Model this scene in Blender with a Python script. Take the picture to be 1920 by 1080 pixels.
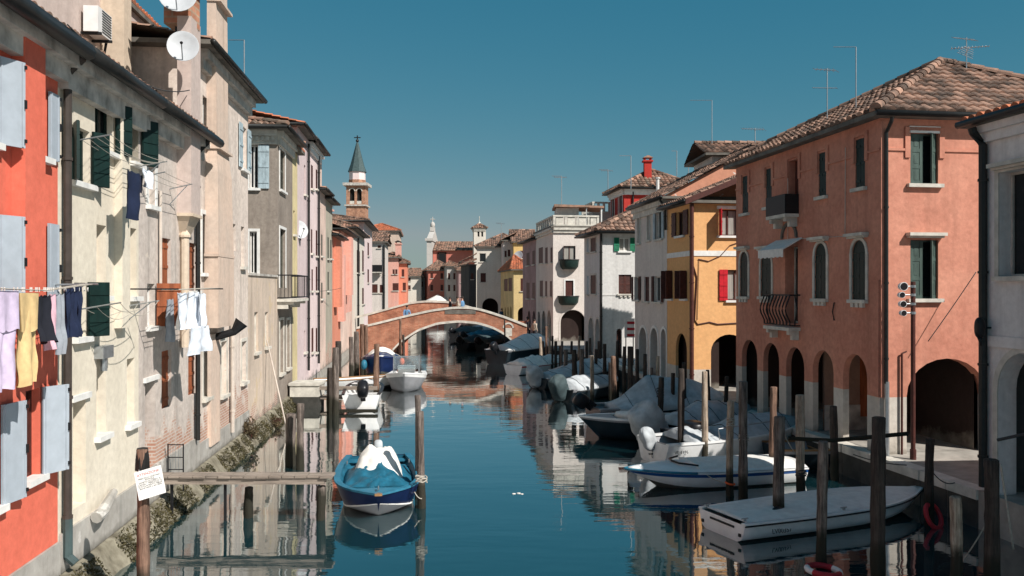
import bpy, bmesh, math, random
from mathutils import Vector, Matrix, noise
random.seed(11)
R = math.radians
F = 1600.0      # focal length in photo pixels (1920 wide)
H = 5.0         # eye height above the water
sc = bpy.context.scene
for o in list(bpy.data.objects): bpy.data.objects.remove(o)

# ------------------------------------------------------------ camera, sky, sun
cam = bpy.data.cameras.new("Camera"); cam.lens = F/1920*36; cam.sensor_width = 36
cam.clip_start = .1; cam.clip_end = 6000
co = bpy.data.objects.new("Camera", cam); sc.collection.objects.link(co)
co.location = (0, 0, H); co.rotation_euler = (R(90), 0, 0); sc.camera = co

SUN_EL, SUN_AZ = R(43), R(131)          # azimuth clockwise from +Y (north)
w = bpy.data.worlds.new("World"); sc.world = w; w.use_nodes = True
nt = w.node_tree; nt.nodes.clear()
sky = nt.nodes.new('ShaderNodeTexSky'); sky.sky_type = 'NISHITA'; sky.sun_disc = False
sky.sun_elevation = SUN_EL; sky.sun_rotation = SUN_AZ
sky.air_density = 1.0; sky.dust_density = .3; sky.ozone_density = 1.5
hs = nt.nodes.new('ShaderNodeMixRGB'); hs.blend_type = 'MULTIPLY'; hs.inputs[0].default_value = 1
hs.inputs[2].default_value = (.52, .83, .90, 1)
bg = nt.nodes.new('ShaderNodeBackground'); bg.inputs[1].default_value = .061
wo = nt.nodes.new('ShaderNodeOutputWorld')
nt.links.new(sky.outputs[0], hs.inputs[1]); 
sp = nt.nodes.new('ShaderNodeSeparateColor'); cb = nt.nodes.new('ShaderNodeCombineColor'); nt.links.new(hs.outputs[0], sp.inputs[0])
for i, (k, p, mx) in enumerate(((.634, 1.543, 3.6), (1.471, .617, 7), (1.943, .478, 8))):      # colour grade of the clear sky: teal overhead, pale grey blue low down
    a = nt.nodes.new('ShaderNodeMath'); a.operation = 'POWER'; a.inputs[1].default_value = p; nt.links.new(sp.outputs[i], a.inputs[0])
    m = nt.nodes.new('ShaderNodeMath'); m.operation = 'MULTIPLY'; m.inputs[1].default_value = k; nt.links.new(a.outputs[0], m.inputs[0])
    c = nt.nodes.new('ShaderNodeMath'); c.operation = 'MINIMUM'; c.inputs[1].default_value = mx; nt.links.new(m.outputs[0], c.inputs[0]); nt.links.new(c.outputs[0], cb.inputs[i])
nt.links.new(cb.outputs[0], bg.inputs[0]); nt.links.new(bg.outputs[0], wo.inputs[0])

sl = bpy.data.lights.new("Sun", 'SUN'); sl.energy = 5.0; sl.angle = R(.5); sl.color = (1, .96, .91)
so = bpy.data.objects.new("Sun", sl); sc.collection.objects.link(so)
sd = Vector((math.sin(SUN_AZ)*math.cos(SUN_EL), math.cos(SUN_AZ)*math.cos(SUN_EL), math.sin(SUN_EL)))
so.rotation_euler = sd.to_track_quat('Z', 'Y').to_euler(); so.location = (40, -40, 60)
sc.view_settings.view_transform = 'Standard'; sc.view_settings.look = 'None'
sc.view_settings.exposure = .35; sc.view_settings.gamma = 1
sc.cycles.max_bounces = 6; sc.cycles.diffuse_bounces = 3; sc.cycles.glossy_bounces = 4
sc.cycles.use_denoising = True

# ------------------------------------------------------------ materials
def node(nt, t, **k):
    n = nt.nodes.new(t)
    for a, v in k.items(): setattr(n, a, v)
    return n
def ramp(nt, p0, p1, c0=(0, 0, 0, 1), c1=(1, 1, 1, 1)):
    r = node(nt, 'ShaderNodeValToRGB'); e = r.color_ramp.elements
    e[0].position = p0; e[1].position = p1; e[0].color = c0; e[1].color = c1
    return r
def c4(c): return (c[0], c[1], c[2], 1)
def mixc(nt, fac, a, b, mode='MIX'):
    m = node(nt, 'ShaderNodeMixRGB', blend_type=mode)
    for i, v in ((0, fac), (1, a), (2, b)):
        if hasattr(v, 'links'): nt.links.new(v, m.inputs[i])
        elif i == 0: m.inputs[0].default_value = v
        else: m.inputs[i].default_value = c4(v)
    return m.outputs[0]
def noisen(nt, vec, scale, detail=4, rough=.55, mp=(1, 1, 1)):
    m = node(nt, 'ShaderNodeMapping'); m.inputs['Scale'].default_value = mp
    nt.links.new(vec, m.inputs[0])
    n = node(nt, 'ShaderNodeTexNoise'); n.inputs['Scale'].default_value = scale
    n.inputs['Detail'].default_value = detail; n.inputs['Roughness'].default_value = rough
    nt.links.new(m.outputs[0], n.inputs[0])
    return n.outputs[0]
def base(name, rough=.8):
    m = bpy.data.materials.new(name); m.use_nodes = True
    nt = m.node_tree; b = nt.nodes['Principled BSDF']
    b.inputs['Roughness'].default_value = rough; b.inputs['Specular IOR Level'].default_value = .3
    return m, nt, b
def bump(nt, b, h, strength=.3, dist=.02):
    bp = node(nt, 'ShaderNodeBump'); bp.inputs['Strength'].default_value = strength; bp.inputs['Distance'].default_value = dist
    nt.links.new(h, bp.inputs['Height']); nt.links.new(bp.outputs[0], b.inputs['Normal'])
def plain(name, c, rough=.6, var=.25, scale=6, metal=0, bmp=.0, mp=(1, 1, 1), c2=None):
    m, nt, b = base(name, rough)
    tc = node(nt, 'ShaderNodeTexCoord'); n = noisen(nt, tc.outputs['Object'], scale, 5, .6, mp)
    r = ramp(nt, .3, .7); nt.links.new(n, r.inputs[0])
    col = mixc(nt, r.outputs[0], tuple(x*(1-var) for x in c), c2 or tuple(min(1, x*(1+var*.6)) for x in c))
    nt.links.new(col, b.inputs['Base Color']); b.inputs['Metallic'].default_value = metal
    if bmp: bump(nt, b, n, bmp, .01)
    return m
def plaster(name, c, c2=None, streak=.35, brick=0., brick_z=2.2, damp=1.0, damp_c=(.20, .18, .15), scale=.7, peel=0., peel_c=(.55, .5, .44), mott=.14):
    m, nt, b = base(name, .9); b.inputs['Specular IOR Level'].default_value = .12
    tc = node(nt, 'ShaderNodeTexCoord'); v = tc.outputs['Object']
    sep = node(nt, 'ShaderNodeSeparateXYZ'); nt.links.new(v, sep.inputs[0])
    n1 = noisen(nt, v, scale, 6, .6); r1 = ramp(nt, .34, .66); nt.links.new(n1, r1.inputs[0])
    c2 = c2 or tuple(x*.74 for x in c)
    col = mixc(nt, r1.outputs[0], c2, c)
    n3 = noisen(nt, v, 7, 6, .65); r3 = ramp(nt, .3, .7, (1-mott, 1-mott*1.08, 1-mott*1.12, 1), (1.05, 1.05, 1.05, 1)); nt.links.new(n3, r3.inputs[0])
    col = mixc(nt, 1.0, col, r3.outputs[0], 'MULTIPLY')
    n2 = noisen(nt, v, 1.6, 5, .6, (1.6, 1.6, .12)); r2 = ramp(nt, .52, .78, (0, 0, 0, 1), (streak, streak, streak, 1)); nt.links.new(n2, r2.inputs[0])
    col = mixc(nt, r2.outputs[0], col, tuple(x*.42 for x in c))
    if peel:
        n5 = noisen(nt, v, 1.1, 7, .62); r5 = ramp(nt, 1-peel, 1-peel+.02); nt.links.new(n5, r5.inputs[0])
        col = mixc(nt, r5.outputs[0], col, peel_c)
    hgt = n3
    if brick:
        add = node(nt, 'ShaderNodeMath', operation='ADD'); nt.links.new(sep.outputs[0], add.inputs[0]); nt.links.new(sep.outputs[1], add.inputs[1])
        cb = node(nt, 'ShaderNodeCombineXYZ'); nt.links.new(add.outputs[0], cb.inputs[0]); nt.links.new(sep.outputs[2], cb.inputs[1])
        br = node(nt, 'ShaderNodeTexBrick'); br.inputs['Scale'].default_value = 1
        br.inputs['Brick Width'].default_value = .25; br.inputs['Row Height'].default_value = .075; br.inputs['Mortar Size'].default_value = .012
        br.inputs['Color1'].default_value = (.38, .19, .13, 1); br.inputs['Color2'].default_value = (.47, .29, .22, 1); br.inputs['Mortar'].default_value = (.5, .44, .38, 1)
        nt.links.new(cb.outputs[0], br.inputs[0])
        mr = node(nt, 'ShaderNodeMapRange'); mr.inputs[1].default_value = brick_z; mr.inputs[2].default_value = 0; mr.inputs[3].default_value = -.25; mr.inputs[4].default_value = .22
        nt.links.new(sep.outputs[2], mr.inputs[0])
        n4 = noisen(nt, v, 1.3, 8, .68); sm = node(nt, 'ShaderNodeMath', operation='ADD'); nt.links.new(n4, sm.inputs[0]); nt.links.new(mr.outputs[0], sm.inputs[1])
        r4 = ramp(nt, 1.0-brick, 1.07-brick); nt.links.new(sm.outputs[0], r4.inputs[0])
        col = mixc(nt, r4.outputs[0], col, br.outputs[0])
    if damp:
        n6 = noisen(nt, v, 1.7, 6, .6)
        md = node(nt, 'ShaderNodeMath', operation='MULTIPLY_ADD'); nt.links.new(n6, md.inputs[0]); md.inputs[1].default_value = damp*1.6; nt.links.new(sep.outputs[2], md.inputs[2])
        r6 = ramp(nt, damp*.75, damp*1.25, (.8, .8, .8, 1), (0, 0, 0, 1)); nt.links.new(md.outputs[0], r6.inputs[0])
        col = mixc(nt, r6.outputs[0], col, damp_c)
    nt.links.new(col, b.inputs['Base Color']); bump(nt, b, n3, .35, .02)
    return m
def tilemat(name, a, bcol, lichen=(.16, .14, .11)):
    m, nt, b = base(name, .9); b.inputs['Specular IOR Level'].default_value = .1
    uv = node(nt, 'ShaderNodeUVMap'); wn = node(nt, 'ShaderNodeTexWhiteNoise', noise_dimensions='2D'); nt.links.new(uv.outputs[0], wn.inputs[0])
    rr = ramp(nt, .15, .85, c4(tuple(x*.45 for x in bcol)), c4(tuple(min(1, x*1.35) for x in a))); el = rr.color_ramp.elements.new(.5); el.color = c4(a); el2 = rr.color_ramp.elements.new(.3); el2.color = c4(bcol)
    nt.links.new(wn.outputs[0], rr.inputs[0]); col = rr.outputs[0]
    tc = node(nt, 'ShaderNodeTexCoord'); n = noisen(nt, tc.outputs['Object'], 1.4, 8, .7); r = ramp(nt, .46, .62, (0, 0, 0, 1), (.8, .8, .8, 1)); nt.links.new(n, r.inputs[0])
    col = mixc(nt, r.outputs[0], col, lichen)
    nt.links.new(col, b.inputs['Base Color']); bump(nt, b, noisen(nt, tc.outputs['Object'], 25, 4), .4, .01)
    return m
def brickmat(name, c1=(.38, .16, .09), c2=(.50, .26, .17), mort=(.50, .42, .34), s=1.0):
    m, nt, b = base(name, .9)
    tc = node(nt, 'ShaderNodeTexCoord'); sep = node(nt, 'ShaderNodeSeparateXYZ'); nt.links.new(tc.outputs['Object'], sep.inputs[0])
    add = node(nt, 'ShaderNodeMath', operation='ADD'); nt.links.new(sep.outputs[0], add.inputs[0]); nt.links.new(sep.outputs[1], add.inputs[1])
    cb = node(nt, 'ShaderNodeCombineXYZ'); nt.links.new(add.outputs[0], cb.inputs[0]); nt.links.new(sep.outputs[2], cb.inputs[1])
    br = node(nt, 'ShaderNodeTexBrick'); br.inputs['Scale'].default_value = 1
    br.inputs['Brick Width'].default_value = .26*s; br.inputs['Row Height'].default_value = .08*s; br.inputs['Mortar Size'].default_value = .012*s
    br.inputs['Color1'].default_value = c4(c1); br.inputs['Color2'].default_value = c4(c2); br.inputs['Mortar'].default_value = c4(mort)
    nt.links.new(cb.outputs[0], br.inputs[0])
    n = noisen(nt, tc.outputs['Object'], 1.2, 7, .65); r = ramp(nt, .35, .7, (.55, .5, .48, 1), (1.25, 1.2, 1.12, 1)); nt.links.new(n, r.inputs[0])
    col = mixc(nt, 1, br.outputs[0], r.outputs[0], 'MULTIPLY')
    nt.links.new(col, b.inputs['Base Color']); bump(nt, b, br.outputs[1], -.4, .02)
    return m
def woodpost(name, c, c2, tide=.75):
    m, nt, b = base(name, .85); b.inputs['Specular IOR Level'].default_value = .2
    tc = node(nt, 'ShaderNodeTexCoord'); v = tc.outputs['Object']
    n = noisen(nt, v, 14, 8, .78, (1, 1, .07)); r = ramp(nt, .40, .62); nt.links.new(n, r.inputs[0])
    col = mixc(nt, r.outputs[0], c2, c)
    n2 = noisen(nt, v, 2.2, 5, .6); r2 = ramp(nt, .5, .75, (0, 0, 0, 1), (.6, .6, .6, 1)); nt.links.new(n2, r2.inputs[0])
    col = mixc(nt, r2.outputs[0], col, tuple(x*.45 for x in c2))
    sep = node(nt, 'ShaderNodeSeparateXYZ'); nt.links.new(v, sep.inputs[0])
    ma = node(nt, 'ShaderNodeMath', operation='MULTIPLY_ADD'); nt.links.new(n2, ma.inputs[0]); ma.inputs[1].default_value = .5; nt.links.new(sep.outputs[2], ma.inputs[2])
    r3 = ramp(nt, tide, tide+.22, (.95, .95, .95, 1), (0, 0, 0, 1)); nt.links.new(ma.outputs[0], r3.inputs[0])
    col = mixc(nt, r3.outputs[0], col, (.022, .021, .014))
    nt.links.new(col, b.inputs['Base Color']); bump(nt, b, n, 1.0, .03)
    return m
def watermat():
    m, nt, b = base('water', .015)
    b.inputs['Base Color'].default_value = (.006, .033, .040, 1); b.inputs['Specular IOR Level'].default_value = 0
    tc = node(nt, 'ShaderNodeTexCoord'); v = tc.outputs['Object']
    a = noisen(nt, v, .9, 2, .5, (.6, 1.6, 1)); c = noisen(nt, v, 3.0, 3, .5, (.5, 1.7, 1)); big = noisen(nt, v, .22, 2, .5)
    r = ramp(nt, .35, .65, (.22, .22, .22, 1), (1, 1, 1, 1)); nt.links.new(big, r.inputs[0])
    s = node(nt, 'ShaderNodeMath', operation='MULTIPLY_ADD'); nt.links.new(c, s.inputs[0]); s.inputs[1].default_value = .27; nt.links.new(a, s.inputs[2])
    q = node(nt, 'ShaderNodeMath', operation='MULTIPLY'); nt.links.new(s.outputs[0], q.inputs[0]); nt.links.new(r.outputs[0], q.inputs[1])
    bump(nt, b, q.outputs[0], .19, .055)
    gl = node(nt, 'ShaderNodeBsdfGlossy'); gl.inputs['Roughness'].default_value = .012; gl.inputs[0].default_value = (.93, .95, .95, 1)
    fr = node(nt, 'ShaderNodeFresnel'); fr.inputs[0].default_value = 1.33
    pw = node(nt, 'ShaderNodeMapRange'); pw.inputs[1].default_value = .10; pw.inputs[2].default_value = .40; pw.inputs[3].default_value = .27; pw.inputs[4].default_value = .95; nt.links.new(fr.outputs[0], pw.inputs[0])
    ms = node(nt, 'ShaderNodeMixShader'); nt.links.new(pw.outputs[0], ms.inputs[0]); nt.links.new(b.outputs[0], ms.inputs[1]); nt.links.new(gl.outputs[0], ms.inputs[2])
    nrm = b.inputs['Normal'].links[0].from_socket; nt.links.new(nrm, gl.inputs['Normal']); nt.links.new(nrm, fr.inputs['Normal'])
    nt.links.new(ms.outputs[0], nt.nodes['Material Output'].inputs[0])
    return m
def glassmat():
    m, nt, b = base('window_glass', .08); b.inputs['Base Color'].default_value = (.012, .014, .016, 1); b.inputs['Specular IOR Level'].default_value = .5
    return m

M = {}
M['water'] = watermat(); M['glass'] = glassmat()
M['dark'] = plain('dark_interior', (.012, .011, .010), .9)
M['stone'] = plain('istrian_stone', (.58, .54, .47), .8, .3, 3, bmp=.3)
M['white'] = plain('white_paint', (.72, .70, .66), .6, .15, 5)
M['stone_dk'] = plain('grey_stone', (.15, .135, .115), .9, .45, 2.5, bmp=.5)
M['wetstone'] = plain('wet_quay_stone', (.055, .052, .045), .7, .5, 2.5, bmp=.5)
M['pave'] = plain('paving', (.34, .31, .27), .9, .3, 2, bmp=.3)
M['green'] = plain('green_shutter_paint', (.004, .019, .016), .55, .35, 9, mp=(1, 1, .3))
M['greenlt'] = plain('worn_green_paint', (.055, .085, .072), .6, .4, 7, mp=(1, 1, .3))
M['olive'] = plain('olive_shutter_paint', (.09, .09, .07), .7, .35, 8)
M['brown'] = plain('brown_shutter_wood', (.30, .085, .032), .7, .5, 8, mp=(1, 1, .15))
M['dkbrown'] = plain('dark_brown_shutter', (.075, .022, .016), .6, .4, 8)
M['red'] = plain('red_shutter_paint', (.50, .012, .022), .5, .25, 6)
M['greysh'] = plain('grey_shutter_paint', (.36, .40, .44), .5, .1, 5)
M['bluesh'] = plain('pale_blue_shutter', (.36, .44, .47), .75, .4, 7, mp=(1, 1, .4))
M['curtain'] = plain('curtain_cloth', (.32, .30, .27), .9, .4, 9, mp=(3, 3, .1))
M['iron'] = plain('black_iron', (.012, .012, .013), .5, .3, 8)
M['gutter'] = plain('dark_gutter_metal', (.018, .018, .017), .45, .4, 6)
M['pipe'] = plain('brown_downpipe', (.055, .043, .036), .5, .3, 4)
M['pipelt'] = plain('pale_plastic_pipe', (.55, .47, .40), .5, .2, 4)
M['dish'] = plain('dish_grey_paint', (.46, .47, .48), .5, .1, 5)
M['metal'] = plain('galvanised_metal', (.40, .42, .43), .35, .2, 8, metal=.7)
M['conc'] = plain('weathered_concrete', (.50, .46, .41), .95, .5, 2.2, bmp=.6)
M['tile'] = tilemat('old_roof_tile', (.30, .18, .13), (.17, .115, .09), (.085, .07, .06))
M['tile2'] = tilemat('red_roof_tile', (.46, .15, .075), (.52, .20, .11), (.30, .13, .08))
M['tile3'] = tilemat('brown_roof_tile', (.30, .17, .12), (.20, .12, .09))
M['brick'] = brickmat('bridge_brick', (.38, .115, .06), (.48, .20, .12), (.33, .24, .18))
M['bricktower'] = brickmat('tower_brick', (.40, .17, .10), (.48, .24, .16), (.4, .3, .22), 2)
M['copper'] = plain('green_copper', (.055, .085, .085), .6, .35, 2)
M['post'] = woodpost('weathered_post', (.25, .20, .17), (.042, .034, .030))
M['postlt'] = woodpost('pale_post', (.58, .47, .36), (.20, .14, .10))
M['postdk'] = woodpost('dark_post', (.085, .066, .055), (.028, .022, .019))
M['postred'] = woodpost('reddish_post', (.30, .18, .125), (.085, .05, .036))
M['plank'] = plain('grey_plank', (.27, .22, .18), .9, .5, 6, mp=(.3, 3, 3), bmp=.4)
M['moss'] = plain('mossy_ledge', (.20, .165, .11), .95, .65, 2.5, bmp=.8, c2=(.30, .27, .20))
M['weed'] = plain('dark_seaweed', (.045, .045, .018), .8, .6, 3, c2=(.095, .078, .032))
M['weed2'] = plain('dry_shrub', (.085, .062, .032), .9, .5, 3)
M['rope'] = plain('rope', (.42, .38, .32), .9, .2, 20)
M['ropedk'] = plain('dark_rope', (.05, .05, .05), .9, .2, 20)
M['bwhite'] = plain('white_gelcoat', (.74, .73, .71), .3, .12, 3)
M['bgrey'] = plain('grey_hull_paint', (.26, .26, .27), .45, .15, 3)
M['navy'] = plain('navy_hull_paint', (.008, .018, .07), .3, .2, 3)
M['blue'] = plain('blue_stripe_paint', (.01, .07, .24), .4, .2, 3)
M['turq'] = plain('turquoise_paint', (.025, .15, .23), .45, .25, 4)
M['bluetarp'] = plain('blue_tarpaulin', (.015, .115, .18), .5, .4, 4, bmp=.3)
M['whitetarp'] = plain('white_tarpaulin', (.74, .71, .66), .6, .15, 5, bmp=.3)
M['greytarp'] = plain('grey_tarpaulin', (.44, .46, .47), .7, .3, 3, bmp=.6)
M['darktarp'] = plain('dark_green_tarpaulin', (.05, .075, .08), .7, .35, 4, bmp=.3)
M['black'] = plain('black_plastic', (.012, .012, .014), .35, .2, 6)
M['hulldk'] = plain('black_hull_paint', (.012, .020, .026), .35, .25, 3)
M['antif'] = plain('antifouling_paint', (.10, .10, .09), .7, .4, 3)
M['redpl'] = plain('red_plastic', (.42, .02, .03), .5, .2, 4)
M['orange'] = plain('orange_plastic', (.75, .12, .03), .5, .2, 4)
M['wood'] = plain('varnished_wood', (.30, .16, .07), .5, .4, 5, mp=(.3, 3, 3))
M['skin'] = plain('skin', (.50, .30, .22), .6, .1, 5)
M['hair'] = plain('dark_hair', (.03, .02, .015), .7, .2, 20)

# ------------------------------------------------------------ mesh helpers
LOC = {}
class MB:
    def __init__(s): s.v = []; s.f = []; s.m = []; s.u = []
    def face(s, pts, m=0, uv=None):
        n = len(s.v); s.v += [tuple(p) for p in pts]; s.f.append(tuple(range(n, n+len(pts)))); s.m.append(m); s.u.append(uv)
    def grid(s, rows, m=0, close=False):
        """rows of equal length share vertices"""
        n = len(s.v); k = len(rows[0])
        for r in rows: s.v += [tuple(p) for p in r]
        for i in range(len(rows)-1):
            for j in range(k if close else k-1):
                a = n+i*k+j; b = n+i*k+(j+1) % k
                s.f.append((a, b, b+k, a+k)); s.m.append(m[i] if isinstance(m, list) else m); s.u.append(None)
    def hexa(s, p, m=0):
        n = len(s.v); s.v += [tuple(q) for q in p]
        for f in ((0, 3, 2, 1), (4, 5, 6, 7), (0, 1, 5, 4), (1, 2, 6, 5), (2, 3, 7, 6), (3, 0, 4, 7)):
            s.f.append(tuple(n+i for i in f)); s.m.append(m); s.u.append(None)
    def box(s, x0, x1, y0, y1, z0, z1, m=0):
        s.hexa([(x0, y0, z0), (x1, y0, z0), (x1, y1, z0), (x0, y1, z0), (x0, y0, z1), (x1, y0, z1), (x1, y1, z1), (x0, y1, z1)], m)
    def obox(s, o, ex, ey, x0, x1, y0, y1, z0, z1, m=0):
        o = Vector(o); ex = Vector(ex); ey = Vector(ey); ez = Vector((0, 0, 1))
        q = lambda x, y, z: o+ex*x+ey*y+ez*z
        s.hexa([q(x0, y0, z0), q(x1, y0, z0), q(x1, y1, z0), q(x0, y1, z0), q(x0, y0, z1), q(x1, y0, z1), q(x1, y1, z1), q(x0, y1, z1)], m)
    def prism(s, poly, z0, z1, m=0):
        n = len(poly); b = len(s.v)
        f0 = z0 if isinstance(z0, (list, tuple)) else [z0]*n; f1 = z1 if isinstance(z1, (list, tuple)) else [z1]*n
        s.v += [(p[0], p[1], f0[i]) for i, p in enumerate(poly)]+[(p[0], p[1], f1[i]) for i, p in enumerate(poly)]
        fs = [tuple(range(b+n-1, b-1, -1)), tuple(range(b+n, b+2*n))]+[(b+i, b+(i+1) % n, b+n+(i+1) % n, b+n+i) for i in range(n)]
        for f in fs: s.f.append(f); s.m.append(m); s.u.append(None)
    def tube(s, pts, r, n=6, m=0, cap=True):
        pts = [Vector(p) for p in pts]; rows = []
        rr = r if isinstance(r, (list, tuple)) else [r]*len(pts)
        for i, p in enumerate(pts):
            d = (pts[min(i+1, len(pts)-1)]-pts[max(i-1, 0)]).normalized()
            a = d.cross(Vector((0, 0, 1)))
            if a.length < .05: a = d.cross(Vector((0, 1, 0)))
            a.normalize(); b = d.cross(a)
            rows.append([p+(a*math.cos(2*math.pi*k/n)+b*math.sin(2*math.pi*k/n))*rr[i] for k in range(n)])
        s.grid(rows, m, True)
        if cap: s.face(rows[0][::-1], m); s.face(rows[-1], m)
    def blob(s, c, sz, e=.6, n=12, k=8, m=0, rot=None, jit=0, seed=0):
        c = Vector(c); rows = []
        sp = lambda x: math.copysign(abs(x)**e, x)
        for i in range(k+1):
            ph = -math.pi/2+math.pi*i/k; row = []
            for j in range(n):
                th = 2*math.pi*j/n
                p = Vector((sz[0]*sp(math.cos(ph))*sp(math.cos(th)), sz[1]*sp(math.cos(ph))*sp(math.sin(th)), sz[2]*sp(math.sin(ph))))
                if jit: p *= 1+jit*noise.noise(p*3.1+Vector((seed, seed*2, 0)))
                if rot: p = rot @ p
                row.append(c+p)
            rows.append(row)
        s.grid(rows, m, True)
    def build(s, name, mats, parent=None, smooth=False, world=True):
        me = bpy.data.meshes.new(name)
        off = LOC.get(parent.name, Vector()) if (parent and world) else Vector()
        me.from_pydata([(v[0]-off[0], v[1]-off[1], v[2]-off[2]) for v in s.v], [], s.f)
        if not isinstance(mats, (list, tuple)): mats = [mats]
        for m in mats: me.materials.append(M[m] if isinstance(m, str) else m)
        me.polygons.foreach_set('material_index', s.m)
        if any(u is not None for u in s.u):
            uv = me.uv_layers.new(name='UVMap')
            for p, u in zip(me.polygons, s.u):
                if u is not None:
                    for li in p.loop_indices: uv.data[li].uv = u
        bm = bmesh.new(); bm.from_mesh(me)
        if smooth: bmesh.ops.remove_doubles(bm, verts=bm.verts, dist=1e-4)
        if smooth is not None and not any(u is not None for u in s.u): bmesh.ops.recalc_face_normals(bm, faces=bm.faces)
        bm.to_mesh(me); bm.free()
        if smooth: me.polygons.foreach_set('use_smooth', [True]*len(me.polygons))
        o = bpy.data.objects.new(name, me); sc.collection.objects.link(o)
        if parent: o.parent = parent; LOC[o.name] = off
        return o
def tag(o, label, cat, group=None, kind=None):
    o['label'] = label; o['category'] = cat
    if group: o['group'] = group
    if kind: o['kind'] = kind
    return o
def thing(name, label, cat, loc=(0, 0, 0), group=None):
    o = bpy.data.objects.new(name, None); sc.collection.objects.link(o); o.location = loc
    o.empty_display_size = .2
    LOC[o.name] = Vector(loc)
    return tag(o, label, cat, group)
def solo(mb, name, mats, label, cat, loc, group=None, smooth=False, kind=None):
    """one top-level mesh whose origin is loc"""
    loc = Vector(loc); mb.v = [(v[0]-loc[0], v[1]-loc[1], v[2]-loc[2]) for v in mb.v]
    o = mb.build(name, mats, None, smooth); o.location = loc
    return tag(o, label, cat, group, kind)
def dup(root, loc, rotz=0, label=None, scale=None):
    r = root.copy(); sc.collection.objects.link(r); r.location = loc; r.rotation_euler = (0, 0, rotz)
    if scale: r.scale = scale
    if label: r['label'] = label
    for ch in root.children:
        c = ch.copy(); sc.collection.objects.link(c); c.parent = r
        for g in ch.children:
            d = g.copy(); sc.collection.objects.link(d); d.parent = c
    return r
K = lambda px: (px-960)/F
def at(px, py, d): return Vector((K(px)*d, d, H-(py-540)*d/F))
def onwater(px, py, z=0.0):
    d = F*(H-z)/(py-540); return Vector((K(px)*d, d, z))
# ------------------------------------------------------------ houses
class Fac:
    def __init__(s, P0, P1, cen):
        s.P0 = Vector(P0); s.P1 = Vector(P1); d = s.P1-s.P0; s.L = d.length; s.d = d/s.L
        n = Vector((s.d.y, -s.d.x))
        if n.dot(s.P0-Vector(cen)) < 0: n = -n
        s.n = n; s.d3 = Vector((s.d.x, s.d.y, 0)); s.n3 = Vector((n.x, n.y, 0))
    def pt(s, u, z, o=0.): return Vector((s.P0.x+s.d.x*u+s.n.x*o, s.P0.y+s.d.y*u+s.n.y*o, z))
    def u(s, px, o=0.):
        k = K(px); x0 = s.P0.x+s.n.x*o; y0 = s.P0.y+s.n.y*o
        return (k*y0-x0)/(s.d.x-k*s.d.y)
    def depth(s, u): return s.P0.y+s.d.y*u
    def z(s, py, u): return H-(py-540)*s.depth(u)/F
    def rect(s, x0, y0, x1, y1, o=0.):
        a = s.u(x0, o); b = s.u(x1, o); m = (a+b)/2
        return (min(a, b), max(a, b), s.z(y1, m), s.z(y0, m))
    def box(s, mb, u0, u1, z0, z1, o0, o1, m=0):
        mb.hexa([s.pt(u0, z0, o0), s.pt(u1, z0, o0), s.pt(u1, z0, o1), s.pt(u0, z0, o1), s.pt(u0, z1, o0), s.pt(u1, z1, o0), s.pt(u1, z1, o1), s.pt(u0, z1, o1)], m)

def arcpts(u0, u1, z1, rise, n=12):
    c = (u0+u1)/2; a = (u1-u0)/2
    return [(c-a*math.cos(math.pi*i/n), z1-rise+rise*math.sin(math.pi*i/n)) for i in range(n+1)]

def wall(mb, f, u0, u1, z0, z1, holes, band=None, bm_=1, m=0):
    us = {u0, u1}; zs = {z0, z1}
    if band and z0 < band < z1: zs.add(band)
    for h in holes:
        us |= {max(u0, h['r'][0]), min(u1, h['r'][1])}; zs |= {max(z0, h['r'][2]), min(z1, h['r'][3])}
        if h['arch']: zs.add(h['r'][3]-h['arch'])
    us = sorted(us); zs = sorted(zs)
    for i in range(len(us)-1):
        for j in range(len(zs)-1):
            if us[i+1]-us[i] < 1e-6 or zs[j+1]-zs[j] < 1e-6: continue
            cu = (us[i]+us[i+1])/2; cz = (zs[j]+zs[j+1])/2
            if any(h['r'][0] < cu < h['r'][1] and h['r'][2] < cz < h['r'][3] for h in holes): continue
            mm = bm_ if band and cz < band else m
            mb.face([f.pt(us[i], zs[j]), f.pt(us[i+1], zs[j]), f.pt(us[i+1], zs[j+1]), f.pt(us[i], zs[j+1])], mm)
    for h in holes:
        a, b, c, d = h['r']; rv = -h['rev']; mm = h.get('m', m)
        zt = d-h['arch'] if h['arch'] else d
        zb = max(c, z0)
        for uu in (a, b):
            if band and zb < band < zt:
                mb.face([f.pt(uu, zb), f.pt(uu, zb, rv), f.pt(uu, band, rv), f.pt(uu, band)], bm_)
                mb.face([f.pt(uu, band), f.pt(uu, band, rv), f.pt(uu, zt, rv), f.pt(uu, zt)], mm)
            else: mb.face([f.pt(uu, zb), f.pt(uu, zb, rv), f.pt(uu, zt, rv), f.pt(uu, zt)], mm)
        if zb > z0+.02: mb.face([f.pt(a, zb), f.pt(b, zb), f.pt(b, zb, rv), f.pt(a, zb, rv)], mm)
        if h['arch']:
            A = arcpts(a, b, d, h['arch'])
            for k in range(len(A)-1):
                p, q = A[k], A[k+1]
                mb.face([f.pt(p[0], p[1]), f.pt(q[0], q[1]), f.pt(q[0], d), f.pt(p[0], d)], mm)
                mb.face([f.pt(p[0], p[1]), f.pt(q[0], q[1]), f.pt(q[0], q[1], rv), f.pt(p[0], p[1], rv)], mm)
        else: mb.face([f.pt(a, d), f.pt(b, d), f.pt(b, d, rv), f.pt(a, d, rv)], mm)

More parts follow.
